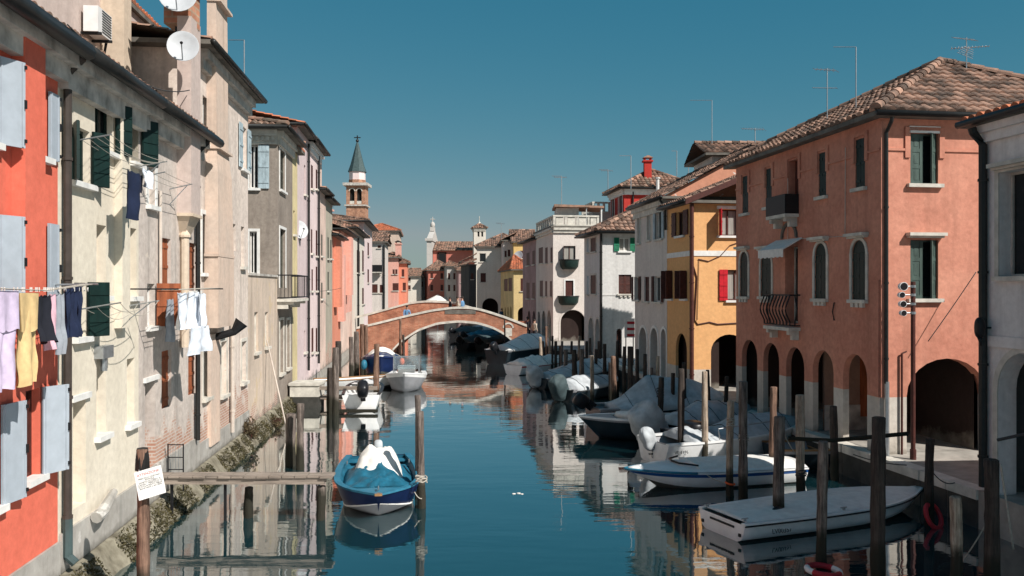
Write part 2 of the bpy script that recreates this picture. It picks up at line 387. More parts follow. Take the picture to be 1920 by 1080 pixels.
def tile_plane(mb, poly, tw=.24, tl=.36, hgt=.075, m=0, lift=.0, seg=5):
    """barrel tiles over a convex 3-D polygon whose first edge is the eave"""
    P = [Vector(p) for p in poly]; ue = (P[1]-P[0]).normalized(); nn = (P[1]-P[0]).cross(P[2]-P[0]).normalized()
    if nn.z < 0: nn = -nn
    ve = nn.cross(ue)
    if ve.z < 0: ve = -ve
    q = [((p-P[0]).dot(ue), (p-P[0]).dot(ve)) for p in P]
    umin = min(a for a, _ in q); umax = max(a for a, _ in q)
    def ext(u):
        lo, hi = 1e9, -1e9
        for i in range(len(q)):
            a, b = q[i], q[(i+1) % len(q)]
            if (a[0]-u)*(b[0]-u) <= 0 and abs(a[0]-b[0]) > 1e-6:
                v = a[1]+(b[1]-a[1])*(u-a[0])/(b[0]-a[0]); lo = min(lo, v); hi = max(hi, v)
        return lo, hi
    n = max(1, int(round((umax-umin)/tw))); tw = (umax-umin)/n
    rnd = random.Random(int(umax*100)+n)
    for c in range(n):
        ua = umin+c*tw; lo, hi = ext(ua+tw/2)
        if hi-lo < .02: continue
        rows = max(1, int(math.ceil((hi-lo)/tl)))
        for r in range(rows):
            v0 = lo+r*tl; v1 = min(hi, v0+tl)
            j = rnd.uniform(-.012, .012); du = rnd.uniform(-.012, .012); uv = (c+.5, r+.5)
            pr = []
            for s in range(seg+1):
                t = s/seg; hh = hgt*(abs(math.sin(math.pi*t))**.7)
                pr.append((ua+tw*t+du, hh))
            for s in range(seg):
                (a, ha), (b, hb) = pr[s], pr[s+1]; k = hgt*.42+j; s0 = 1.0
                mb.face([P[0]+ue*a+ve*v0+nn*(ha+k+lift), P[0]+ue*b+ve*v0+nn*(hb+k+lift), P[0]+ue*b+ve*v1+nn*(hb*.86+lift), P[0]+ue*a+ve*v1+nn*(ha*.86+lift)], m, uv)
            # open lower end
            mb.face([P[0]+ue*p[0]+ve*v0+nn*(p[1]+k+lift) for p in pr]+[P[0]+ue*pr[-1][0]+ve*v0+nn*lift, P[0]+ue*pr[0][0]+ve*v0+nn*lift], m, uv)
def ridge_tiles(mb, a, b, r=.13, tl=.38, m=0, seg=6):
    a = Vector(a); b = Vector(b); d = b-a; L = d.length; d /= L; s = d.cross(Vector((0, 0, 1))).normalized(); up = s.cross(d)
    n = max(1, int(L/tl))
    for i in range(n):
        p0 = a+d*(L*i/n); p1 = a+d*(L*(i+1)/n+.02); uv = (i+.5, 77.5)
        c0 = [p0+s*math.cos(math.pi*k/seg)*r*1.12+up*(math.sin(math.pi*k/seg)*r*1.12+.05) for k in range(seg+1)]
        c1 = [p1+s*math.cos(math.pi*k/seg)*r*.92+up*(math.sin(math.pi*k/seg)*r*.92+.05) for k in range(seg+1)]
        for k in range(seg): mb.face([c0[k], c0[k+1], c1[k+1], c1[k]], m, uv)
        mb.face(c0, m, uv)

def leaf(parent, mat, O, ex, en, w_, h_, style='board', name='shutter', label=None):
    mb = MB(); t = .035
    if style == 'slab': mb.obox(O, ex, en, 0, w_, 0, t, 0, h_)
    elif style == 'board':
        n = max(2, int(w_/.13))
        for i in range(n): mb.obox(O, ex, en, w_*i/n+.004, w_*(i+1)/n-.004, 0, t, 0, h_)
        mb.obox(O, ex, en, .01, w_-.01, .006, t-.006, .01, h_-.01)
        for z in (.14, .5, .86): mb.obox(O, ex, en, .012, w_-.012, t, t+.018, h_*z-.035, h_*z+.035)
    elif style == 'smooth':
        mb.obox(O, ex, en, 0, w_, 0, t, 0, h_)
        for x in (.08, .86): mb.obox(O, ex, en, w_*x, w_*x+.03, t-.002, t+.012, .01, h_-.01)
        for z in (.06, .46, .92): mb.obox(O, ex, en, w_*.93, w_*.93+.035, t-.002, t+.03, h_*z, h_*z+(.12 if z == .46 else .05), 1)
    elif style == 'hboard':
        n = max(4, int(h_/.2))
        mb.obox(O, ex, en, 0, w_, 0, t, 0, h_)
        for i in range(n): mb.obox(O, ex, en, .008, w_-.008, t-.004, t+.014, h_*i/n+.008, h_*(i+1)/n-.008)
    elif style == 'louver':
        for x0, x1, z0, z1 in ((0, .06, 0, h_), (w_-.06, w_, 0, h_), (.06, w_-.06, 0, .07), (.06, w_-.06, h_-.07, h_), (.06, w_-.06, h_*.5-.04, h_*.5+.04)): mb.obox(O, ex, en, x0, x1, 0, t, z0, z1)
        z = .1
        while z < h_-.1:
            o = Vector(O); q = lambda x, y, zz: o+Vector(ex)*x+Vector(en)*y+Vector((0, 0, zz))
            mb.hexa([q(.055, .004, z+.03), q(w_-.055, .004, z+.03), q(w_-.055, .012, z+.036), q(.055, .012, z+.036), q(.055, .026, z), q(w_-.055, .026, z), q(w_-.055, .034, z+.006), q(.055, .034, z+.006)])
            z += .05
        mb.obox(O, ex, en, .05, w_-.05, .001, .004, .05, h_-.05)
    elif style == 'panel':
        mb.obox(O, ex, en, 0, w_, .01, t-.008, 0, h_)
        for x0, x1, z0, z1 in ((0, .075, 0, h_), (w_-.075, w_, 0, h_)): mb.obox(O, ex, en, x0, x1, 0, t+.004, z0, z1)
        for zc in (.04, h_*.34, h_*.67, h_-.04): mb.obox(O, ex, en, .075, w_-.075, .002, t+.002, max(0, zc-.045), min(h_, zc+.045))
        for k in range(3): mb.obox(O, ex, en, .125, w_-.125, .004, t-.001, h_*(k/3)+.1, h_*((k+1)/3)-.1)
    o = mb.build(name, [mat, 'iron'] if style == 'smooth' else mat, parent)
    if label: o['label'] = label
    return o

class House:
    def __init__(s, name, label, quad, z0, z1, cat='house', group=None):
        s.q = [Vector(p) for p in quad]; s.cen = sum(s.q, Vector((0, 0)))/4
        a = s.q[0]
        s.e = thing(name, label, cat, (a.x, a.y, z0), group)
        A, B, C, D = s.q
        s.f = [Fac(A, B, s.cen), Fac(B, C, s.cen), Fac(C, D, s.cen), Fac(A, D, s.cen)]
        s.z0 = z0; s.z1 = z1; s.h = [[], [], [], []]; s.tops = []
    def hole(s, i, r, arch=0, rev=.2, m=0):
        s.h[i].append(dict(r=r, arch=arch, rev=rev, m=m))
    def win(s, i, px, style='shut', mat='green', leafst='slab', rev=.16, sill='stone', lintel=None, surround=None, arch=False, name='window', raw=False, frame='dkbrown', pane='glass', hole=True, leafw=None, mull=True, ang=80, sillb=0):
        f = s.f[i]; r = px if raw else f.rect(*px)
        u0, u1, z0, z1 = r; w_ = u1-u0; h_ = z1-z0
        ar = w_/2 if arch else 0
        if hole: s.hole(i, r, ar, rev)
        else: rev = -.02
        mb = MB(); t = .05; e = .003
        zt = z1-ar
        f.box(mb, u0+e, u0+t, z0+e, zt-e, -rev+.004, -rev+.05); f.box(mb, u1-t, u1-e, z0+e, zt-e, -rev+.004, -rev+.05)
        f.box(mb, u0+t, u1-t, z0+e, z0+t, -rev+.006, -rev+.048)
        if not arch: f.box(mb, u0+t, u1-t, z1-t, z1-e, -rev+.006, -rev+.048)
        if mull: f.box(mb, (u0+u1)/2-.03, (u0+u1)/2+.03, z0+t, (z1-.03 if arch else z1-t), -rev+.008, -rev+.046)
        W = mb.build(name, frame, s.e)
        mb = MB()
        f.box(mb, u0-.02, u1+.02, z0-.02, z1+.02, -rev-.03, -rev+.0 if hole else -rev+.006)
        mb.build('pane', pane, W)
        if style == 'shut':
            st = leafst
            for a in (u0+.006, (u0+u1)/2+.004):
                leaf(W, mat, f.pt(a, z0+.006, -rev+.055), f.d3, f.n3, w_/2-.01, (h_ if not arch else zt-z0)-.012, st)
            if arch:
                mb = MB(); A = arcpts(u0+.006, u1-.006, z1-.006, ar-.006)
                mb.face([f.pt(p[0], p[1], -rev+.09) for p in A]); mb.face([f.pt(p[0], p[1], -rev+.06) for p in A])
                for k in range(len(A)-1): mb.face([f.pt(A[k][0], A[k][1], -rev+.09), f.pt(A[k+1][0], A[k+1][1], -rev+.09), f.pt(A[k+1][0], A[k+1][1], -rev+.06), f.pt(A[k][0], A[k][1], -rev+.06)])
                mb.build('shutter_top', mat, W)
        lw = leafw or w_/2
        if style == 'half':
            leaf(W, mat, f.pt(u0+.01, z0+.006, -rev+.055), f.d3, f.n3, w_*.46, h_-.012, leafst)
            ca, sa = math.cos(R(38)), math.sin(R(38)); leaf(W, mat, f.pt(u1-.01, z0+.006, -rev+.02), f.n3*sa*1-f.d3*ca, f.n3*ca+f.d3*sa, w_*.44, h_-.012, leafst)
        for side in ('l', 'r'):
            if style in ('open', 'perp', 'ajar') or style in ('open'+side, 'perp'+side, 'ajar'+side):
                a = {'o': 0, 'p': ang, 'a': 30}[style[0]]
                sg = -1 if side == 'l' else 1; hu = u0 if side == 'l' else u1
                ca, sa = math.cos(R(a)), math.sin(R(a))
                ex = f.d3*(sg*ca)+f.n3*sa; en = f.n3*ca-f.d3*(sg*sa)
                leaf(W, mat, f.pt(hu+sg*.01, z0-.01, .03), ex, en, lw, h_+.02, leafst)
        if sill:
            mb = MB(); f.box(mb, u0-.1, u1+.1, z0-.09, z0+.0015, -rev*.6, .11)
            for k in range(sillb):
                uu = u0+(u1-u0)*(k+.5)/sillb; f.box(mb, uu-.07, uu+.07, z0-.2, z0-.09, 0.001, .085)
            mb.build('sill', sill, W)
        if lintel:
            mb = MB(); f.box(mb, u0-.13, u1+.13, z1+.1, z1+.18, 0.002, .2); f.box(mb, u0-.1, u1+.1, z1+.05, z1+.1, .002, .12); mb.build('hood', lintel, W)
        if surround:
            mb = MB(); b = .11; o = .03
            f.box(mb, u0-b, u0, z0, zt, .002, o); f.box(mb, u1, u1+b, z0, zt, .002, o)
            if not arch: f.box(mb, u0-b, u1+b, z1, z1+b, .002, o+.003)
            else: s.archband(mb, f, u0, u1, z1, ar, .09, .002, o)
            mb.build('surround', surround, W)
        return W
    def archband(s, mb, f, u0, u1, z1, rise, b, o0, o1):
        A = arcpts(u0, u1, z1, rise, 14); B = arcpts(u0-b, u1+b, z1+b, rise+b, 14)
        for k in range(len(A)-1):
            mb.hexa([f.pt(*A[k], o0), f.pt(*A[k+1], o0), f.pt(*A[k+1], o1), f.pt(*A[k], o1), f.pt(*B[k], o0), f.pt(*B[k+1], o0), f.pt(*B[k+1], o1), f.pt(*B[k], o1)])
    def door(s, i, px, mat='brown', arch=0, rev=.25, lintel=None, raw=False, panel=True):
        f = s.f[i]; r = px if raw else f.rect(*px)
        u0, u1, z0, z1 = r; s.hole(i, r, arch, rev)
        mb = MB(); f.box(mb, u0-.02, u1+.02, z0, z1+.02, -rev-.05, -rev)
        if panel:
            for a, b in ((u0+.08, (u0+u1)/2-.04), ((u0+u1)/2+.04, u1-.08)):
                for c, d in ((.06, .45), (.5, .92)): f.box(mb, a, b, z0+(z1-z0)*c, z0+(z1-z0)*d, -rev, -rev+.025)
        d_ = mb.build('door', mat, s.e)
        mb = MB(); f.box(mb, u0+.1, u0+.13, z0+.95, z0+1.1, -rev+.025, -rev+.07); mb.build('handle', 'iron', d_)
        if lintel:
            mb = MB(); f.box(mb, u0-.12, u1+.12, z1+.02, z1+.12, .002, .06); mb.build('lintel', lintel, d_)
    def arcade(s, i, rects, depth=2.6, mat=None, rev=.4, ceil=None, trim=None, doors=0, raw=False, m=0, archk=1.0, near=True):
        """arched openings with one covered walk behind them"""
        f = s.f[i]; rs = [r if raw else f.rect(*r) for r in rects]
        rs = [(r[0], r[1], s.z0, r[3]) for r in rs]
        for r in rs: s.hole(i, r, min((r[1]-r[0])/2*archk, r[3]-r[2]-.3), rev, m)
        a = min(r[0] for r in rs)-.5; b = max(r[1] for r in rs)+.5; zc = ceil or max(r[3] for r in rs)+.25; z0 = s.z0+.006
        a = max(a, .25); b = min(b, f.L-.1)
        mb = MB(); o0 = -rev-.001; o1 = -rev-depth
        mb.face([f.pt(a, z0, o1), f.pt(b, z0, o1), f.pt(b, zc, o1), f.pt(a, zc, o1)])
        mb.face([f.pt(a, zc, o0), f.pt(b, zc, o0), f.pt(b, zc, o1), f.pt(a, zc, o1)])
        for uu in ((a, b) if near else (b,)): mb.face([f.pt(uu, z0, o0), f.pt(uu, z0, o1), f.pt(uu, zc, o1), f.pt(uu, zc, o0)])
        mb.face([f.pt(a, z0, o0), f.pt(b, z0, o0), f.pt(b, z0, o1), f.pt(a, z0, o1)], 1)
        ac = mb.build('arcade', [mat, 'pave'], s.e, smooth=None)
        rd = random.Random(len(rs)*7+int(a*10))
        for k in range(doors):
            uu = a+(b-a)*(k+.5)/doors+rd.uniform(-.2, .2)
            mb = MB(); f.box(mb, uu-.5, uu+.5, z0, z0+2.05, o1+.001, o1+.05); f.box(mb, uu-.42, uu-.03, z0+.15, z0+1.9, o1+.05, o1+.07); f.box(mb, uu+.03, uu+.42, z0+.15, z0+1.9, o1+.05, o1+.07)
            mb.build('door', rd.choice(['dkbrown', 'green', 'iron', 'brown']), ac)
        if trim:
            for r in rs:
                mb = MB(); rise = min((r[1]-r[0])/2*archk, r[3]-r[2]-.3)
                s.archband(mb, f, r[0], r[1], r[3], rise, .13, .002, .03)
                for uu0, uu1 in ((r[0]-.13, r[0]), (r[1], r[1]+.13)): f.box(mb, uu0, uu1, s.z0, r[3]-rise, .002, .03)
                mb.build('arch_trim', trim, ac)
    def finish(s, mat, band=None, bandm='stone', gable=None, only=None):
        mb = MB()
        for i, f in enumerate(s.f):
            wall(mb, f, 0, f.L, s.z0, s.z1, s.h[i], band, 1)
        for t in s.tops: mb.face(t)
        s.wall = mb.build('wall', [mat, bandm], s.e, smooth=None)
        return s
    def offset(s, d):
        out = []
        n = len(s.q); fs = [s.f[0], s.f[1], s.f[2], s.f[3]]
        prev = [s.f[3], s.f[0], s.f[1], s.f[2]]; nxt = [s.f[0], s.f[1], s.f[2], s.f[3]]
        for p, a, b in zip(s.q, prev, nxt):
            det = a.n.x*b.n.y-a.n.y*b.n.x
            k = (d, d) if not isinstance(d, tuple) else d
            ca = a.n.dot(p)+k[0]; cb = b.n.dot(p)+k[0]
            out.append(Vector(((ca*b.n.y-cb*a.n.y)/det, (a.n.x*cb-b.n.x*ca)/det)))
        return out
    def roof(s, kind='hip', rise=1.8, over=.35, tile='tile', tw=.24, gutter=True, th=.12, soffit='stone_dk', back=None, tl=.36, drop=0.0, gut_faces=(0, 3)):
        E = s.offset(over); z = s.z1+th+.01
        V = lambda p, zz: Vector((p.x, p.y, zz))
        mb = MB(); mb.prism(E, s.z1+.004, s.z1+th); mb.build('eaves', soffit, s.e)
        eA, eB, eC, eD = [V(p, z) for p in E]; M1 = (eA+eD)/2; M2 = (eB+eC)/2; N1 = (eA+eB)/2; N2 = (eC+eD)/2; up = Vector((0, 0, rise))
        mb = MB(); ax = (M2-M1); L = ax.length; ax /= L; hw = (eA-eD).length/2
        if kind == 'hip':
            k = min(hw, L/2*.98); R1 = M1+ax*k+up; R2 = M2-ax*k+up
            pl = [[eA, eB, R2, R1], [eB, eC, R2], [eC, eD, R1, R2], [eD, eA, R1]]; rd = [(eA, R1), (eD, R1), (eB, R2), (eC, R2), (R1, R2)]
        elif kind == 'hipx':
            bx = N2-N1; Lx = bx.length; bx /= Lx; k = min((eA-eB).length/2, Lx/2*.98); R1 = N1+bx*k+up; R2 = N2-bx*k+up
            pl = [[eA, eB, R1], [eD, eA, R1, R2], [eC, eD, R2], [eB, eC, R2, R1]]; rd = [(eA, R1), (eD, R2), (R1, R2)]
        elif kind == 'gable':
            R1 = M1+up; R2 = M2+up; pl = [[eA, eB, R2, R1], [eC, eD, R1, R2]]; rd = [(R1, R2)]
            for f, a, b in ((s.f[3], s.q[0], s.q[3]), (s.f[1], s.q[1], s.q[2])): s.tops.append([V(a, s.z1), V(b, s.z1), V((a+b)/2, s.z1+th+rise*.97)])
        elif kind == 'cross':
            R1 = N1+up; R2 = N2+up; pl = [[eD, eA, R1, R2], [eB, eC, R2, R1]]; rd = [(R1, R2)]
            for a, b in ((s.q[0], s.q[1]), (s.q[2], s.q[3])): s.tops.append([V(a, s.z1), V(b, s.z1), V((a+b)/2, s.z1+th+rise*.97)])
        elif kind == 'shed':
            R1 = eD+up; R2 = eC+up; pl = [[eA, eB, R2, R1]]; rd = [(R1, R2)]
            A, B, C, D = s.q
            for a, b in ((A, D), (B, C)): s.tops.append([V(a, s.z1), V(b, s.z1), V(b, s.z1+th+rise*.97)])
            s.tops.append([V(C, s.z1), V(D, s.z1), V(D, s.z1+rise), V(C, s.z1+rise)])
        for p in pl:
            mb.face([v-Vector((0, 0, .004)) for v in p], 0, (.5, 999.5)); tile_plane(mb, p, tw, tl, tw*.3)
        for a, b in rd: ridge_tiles(mb, a, b, tw*.5)
        s.roofo = mb.build('roof', tile, s.e)
        if gutter:
            for a, b, i in ((eA, eB, 0), (eA, eD, 3)):
                if i not in gut_faces: continue
                n3 = s.f[i].n3; mb = MB(); mb.tube([a+n3*.06-Vector((0, 0, .06)), b+n3*.06-Vector((0, 0, .06))], .075, 8); mb.build('gutter', 'gutter', s.e, True)
        return s
    def cornice(s, faces=(0, 3), h=.28, o=.14, mat='stone', z=None, name='cornice'):
        z1 = z or s.z1
        for i in faces:
            f = s.f[i]; mb = MB()
            f.box(mb, -o*.0, f.L, z1-h*.45, z1-.002, .002, o); f.box(mb, 0, f.L, z1-h, z1-h*.45, .002, o*.55)
            mb.build(name, mat, s.e)
    def belt(s, i, z, h=.08, o=.05, mat='stone', u0=0, u1=None):
        f = s.f[i]; mb = MB(); f.box(mb, u0, u1 or f.L, z, z+h, .002, o); mb.build('belt_course', mat, s.e)
    def pipe(s, i, px, z0, z1, r=.06, mat='pipe', o=.1, raw=False, kink=True, lower=None):
        f = s.f[i]; u = px if raw else f.u(px, o); mb = MB()
        pts = [f.pt(u, z0, o), f.pt(u, z1-.35, o)]+([f.pt(u, z1-.1, o+.22), f.pt(u, z1, o+.25)] if kink else [f.pt(u, z1, o)])
        mb.tube(pts, r, 8)
        k = z0+.6
        while k < z1-.5: mb.tube([f.pt(u, k, o), f.pt(u, k+.05, o)], r*1.25, 8); k += 1.9
        p = mb.build('downpipe', mat, s.e, False)
        if lower:
            mb = MB(); mb.tube([f.pt(u, z0-.01, o), f.pt(u, z0+lower, o)], r*1.18, 8); mb.tube([f.pt(u, z0, o), f.pt(u, z0-.12, o+.12)], r*1.1, 8); mb.build('shoe', 'copper', p)
        return p
    def block(s, i, u0, u1, z0, z1, o0, o1, mat, name='pilaster'):
        mb = MB(); s.f[i].box(mb, u0, u1, z0, z1, o0, o1); return mb.build(name, mat, s.e)
    def chimney(s, x, y, z0, z1, w_=.5, mat='stone', cap='tile', flare=.12, capm=None):
        mb = MB(); h = w_/2
        mb.box(x-h, x+h, y-h, y+h, z0, z1-.45); mb.box(x-h-flare, x+h+flare, y-h-flare, y+h+flare, z1-.45, z1-.33)
        for a in (-1, 1):
            for b in (-1, 1): mb.box(x+a*(h-.06)-.06, x+a*(h-.06)+.06, y+b*(h-.06)-.06, y+b*(h-.06)+.06, z1-.33, z1-.12)
        c = mb.build('chimney', mat, s.e)
        mb = MB(); mb.hexa([(x-h-flare, y-h-flare, z1-.12), (x+h+flare, y-h-flare, z1-.12), (x+h+flare, y+h+flare, z1-.12), (x-h-flare, y+h+flare, z1-.12), (x-.05, y-h-flare, z1+.06), (x+.05, y-h-flare, z1+.06), (x+.05, y+h+flare, z1+.06), (x-.05, y+h+flare, z1+.06)])
        mb.build('cap', cap, c)
    def balcony(s, i, px, proj=.6, mat='iron', slab='stone', bulge=0., solid=None, bars=None, bowl=False, corbels=2, ztop=None, raw=False):
        f = s.f[i]; r = px if raw else f.rect(*px); u0, u1, z0, z1 = r
        mb = MB()
        f.box(mb, u0, u1, z0-.1, z0, .002, proj)
        for k in range(corbels):
            uu = u0+(u1-u0)*(k+.5)/corbels if corbels > 2 else (u0+.18 if k == 0 else u1-.18)
            f.box(mb, uu-.08, uu+.08, z0-.38, z0-.1, .002, proj*.55); f.box(mb, uu-.08, uu+.08, z0-.22, z0-.1, proj*.55, proj*.85)
        B = mb.build('balcony', slab, s.e)
        mb = MB()
        if solid:
            t = .05; f.box(mb, u0, u1, z0, z1, proj-t, proj); f.box(mb, u0, u0+t, z0, z1, .002, proj-t); f.box(mb, u1-t, u1, z0, z1, .002, proj-t)
            mb.build('parapet', solid, B); return B
        rr = .012; n = bars or max(5, int((u1-u0)/.12))
        path = [(u0, .02), (u0, proj-.04), (u1, proj-.04), (u1, .02)]
        def rail(z, e=0., r_=.02):
            mb.tube([f.pt(u0-e, z, .02), f.pt(u0-e, z, proj-.04+e), f.pt(u1+e, z, proj-.04+e), f.pt(u1+e, z, .02)], r_, 5)
        rail(z1, 0, .025); rail(z0+.06)
        def bar(uu, oo, du, do):
            if bulge:
                pts = []
                for k in range(9):
                    t = k/8; b = bulge*math.sin(math.pi*min(1, (1-t)*1.15))**1.3*(1.2-t*.6); pts.append(f.pt(uu+du*b, z0+.06+(z1-z0-.06)*t, oo+do*b))
                mb.tube(pts, .024, 5)
            else: mb.tube([f.pt(uu, z0+.06, oo), f.pt(uu, z1, oo)], rr, 4)
        for k in range(n+1): bar(u0+(u1-u0)*k/n, proj-.04, 0, 1)
        m_ = max(2, int(proj/.13))
        for k in range(1, m_):
            for uu, du in ((u0, -1), (u1, 1)): bar(uu, .02+(proj-.06)*k/m_, du, 0)
        mb.build('railing', mat, B)
        return B
def LX(d): return -5.82-.10*d
def RX(d): return 9.27-.14*(d-21.5) if d < 30.5 else 8.01-.13*(d-30.5)
def Lquad(d0, d1, w_=8., off=0., w1=None):
    A = Vector((LX(d0)+off, d0)); B = Vector((LX(d1)+off, d1)); n = Vector((-1, -.1)).normalized()
    return [A, B, B+n*(w1 or w_), A+n*w_]
def Rquad(d0, d1, w_=8., off=0.):
    A = Vector((RX(d0)+off, d0)); B = Vector((RX(d1)+off, d1)); t = (B-A).normalized(); n = Vector((t.y, -t.x))
    return [A, B, B+n*w_, A+n*w_]
def Ld(px): return 9312/(800-px)
# ------------------------------------------------------------ plasters
M['pl_red'] = plaster('red_plaster', (.72, .17, .11), (.67, .15, .095), .12, damp=.0, scale=.5)
M['pl_cream'] = plaster('cream_plaster', (.72, .65, .53), (.66, .59, .475), .12, damp=0)
M['pl_beige'] = plaster('beige_plaster', (.64, .56, .495), (.50, .44, .395), .85, mott=.26, brick=.53, brick_z=2.4, peel=.36, peel_c=(.58, .5, .42))
M['pl_rose'] = plaster('rose_beige_plaster', (.76, .65, .565), (.63, .54, .47), .9, mott=.26, brick=.56, brick_z=2.6, peel=.38, peel_c=(.64, .56, .47))
M['pl_peach'] = plaster('peach_plaster', (.66, .50, .395), (.56, .45, .37), .5, damp=0, peel=.34, peel_c=(.62, .52, .42))
M['pl_rear'] = plaster('old_pink_plaster', (.57, .46, .41), (.50, .41, .365), .3, damp=0)
M['pl_stack'] = plaster('ochre_beige_plaster', (.62, .50, .38), (.55, .45, .35), .3, damp=0)
M['pl_brown'] = plaster('grey_brown_plaster', (.33, .28, .235), (.25, .21, .175), .6, mott=.25, damp=0, peel=.3, peel_c=(.38, .33, .28))
M['pl_garden'] = plaster('stained_wall_plaster', (.62, .50, .40), (.50, .41, .33), .8, brick=.38, brick_z=1.5, peel=.4, peel_c=(.55, .43, .30))
M['pl_yellow'] = plaster('pale_yellow_plaster', (.72, .60, .34), None, .3)
M['pl_mauve'] = plaster('mauve_plaster', (.66, .54, .53), (.60, .48, .47), .25)
M['pl_pinkw'] = plaster('pale_pink_plaster', (.77, .63, .61), (.72, .58, .55), .2)
M['pl_green'] = plaster('greenish_grey_plaster', (.46, .42, .33), (.36, .33, .27), .5, brick=.42, brick_z=4)
M['pl_pinkc'] = plaster('cream_pink_plaster', (.74, .56, .47), None, .3)
M['pl_salmon'] = plaster('salmon_plaster', (.68, .27, .18), (.62, .24, .155), .3)
M['pl_coral'] = plaster('coral_plaster', (.72, .34, .26), (.70, .40, .33), .3)
M['pl_white'] = plaster('off_white_plaster', (.74, .68, .59), (.68, .61, .52), .3)
M['pl_plinth'] = plaster('grey_plinth_render', (.44, .415, .375), (.30, .28, .25), .7, damp=.3, damp_c=(.13, .12, .10), scale=1.4, peel=.36, peel_c=(.52, .49, .45))
M['pl_terra'] = plaster('terracotta_plaster', (.64, .295, .205), (.52, .215, .148), .45, mott=.22, damp=0, scale=.6)
M['pl_stone'] = plaster('stained_stone_dado', (.62, .57, .50), (.48, .43, .37), .5, damp=.5)
M['pl_wright'] = plaster('right_white_plaster', (.80, .76, .73), (.70, .66, .63), .4)  # plain white wall colour of the right-edge house
M['pl_orange'] = plaster('orange_yellow_plaster', (.75, .415, .185), (.72, .39, .17), .08, damp=.0)
M['pl_wgrey'] = plaster('grey_white_plaster', (.56, .52, .48), (.48, .45, .41), .45)
M['pl_w2'] = plaster('warm_white_plaster', (.68, .61, .55), (.62, .55, .5), .35)
M['pl_w3'] = plaster('cool_white_plaster', (.66, .64, .61), (.6, .58, .55), .4)
M['pl_orp'] = plaster('peeling_orange_gable', (.58, .27, .17), (.52, .25, .17), .2, damp=0, peel=.42, peel_c=(.68, .62, .56))
M['pl_redd'] = plaster('deep_red_plaster', (.50, .05, .04), (.44, .045, .035), .3, damp=0)
M['pl_ochre'] = plaster('ochre_yellow_plaster', (.72, .49, .20), (.66, .45, .18), .3)
M['pl_ochre2'] = plaster('light_yellow_plaster', (.74, .55, .27), None, .3)
M['pl_violet'] = plaster('dull_pink_plaster', (.42, .28, .27), None, .4)
M['pl_brickred'] = plaster('brick_red_plaster', (.62, .215, .16), (.56, .19, .14), .2)
M['pl_arc'] = plaster('arcade_shade_plaster', (.042, .028, .024), (.03, .02, .018), .5, damp=.9)  # near-black: the arcade's shade is put into the plaster colour
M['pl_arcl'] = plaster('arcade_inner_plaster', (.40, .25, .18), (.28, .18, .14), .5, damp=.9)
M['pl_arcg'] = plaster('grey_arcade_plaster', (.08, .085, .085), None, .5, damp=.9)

# ------------------------------------------------------------ ground, water, quays
mb = MB(); mb.face([(-400, -200, 0), (400, -200, 0), (400, 600, 0), (-400, 600, 0)])
wat = mb.build('water', 'water'); tag(wat, 'dark teal canal water with gentle ripples mirroring the houses', 'canal', kind='structure')
ZL, ZR = .48, .8
rq = [(16.5, -220), (11.2, 6), (RX(17.7)-.12, 17.7)]+[(RX(d)-.22, d) for d in (21, 24, 27, 30.5, 35, 40, 46, 52, 58)]+[(1.35, 63.2), (.7, 70), (RX(80)-1.6, 80), (RX(110)-1.2, 110), (RX(148)-1.2, 148)]
lq = [(LX(-220)-20, -220), (LX(0)-.0, 0)]+[(LX(d)-.02, d) for d in (9, 20, 30, 40, 50, 64, 80, 100, 125, 148)]
far = [(-3000, 148), (-3000, 4000), (3000, 4000), (3000, -220)]
poly = rq+[lq[-1]]+[(-3000, 148)]+[(-3000, 4000), (3000, 4000), (3000, -220)]
mb = MB(); mb.prism(poly, -1.5, ZR)
g1 = mb.build('ground', 'pave'); tag(g1, 'paved quay side and land on both banks', 'quay', kind='structure')
mb = MB(); mb.prism(lq+[(-3000, 147.98), (-3000, -220)], -1.5, ZL-.03)
tag(mb.build('land', 'pave'), 'low paved bank under the left row of houses', 'bank', kind='structure')
# stone kerb along the right quay, separate blocks with joints
mb = MB(); rnd = random.Random(4)
pts = [Vector(p) for p in rq[2:13]]
for a, b in zip(pts[:-1], pts[1:]):
    L = (b-a).length; d = (b-a)/L; n = Vector((-d.y, d.x)); t = 0
    if n.x > 0: n = -n
    while t < L-.05:
        l = min(rnd.uniform(.8, 1.5), L-t); p = a+d*(t+.012); q = a+d*(t+l-.012); z = ZR+.012+rnd.uniform(-.006, .01); o = .05+rnd.uniform(-.02, .02)
        P4 = [p+n*o, q+n*o, q-n*.32, p-n*.32]; mb.prism(P4, ZR-.2, z, 0)
        mb.prism([p+n*.012, q+n*.012, q-n*.3, p-n*.3], -.6, ZR-.203, 1); t += l
tag(mb.build('quay_kerb', ['stone', 'wetstone']), 'worn pale kerb stones along the right quay edge', 'kerb', kind='structure')
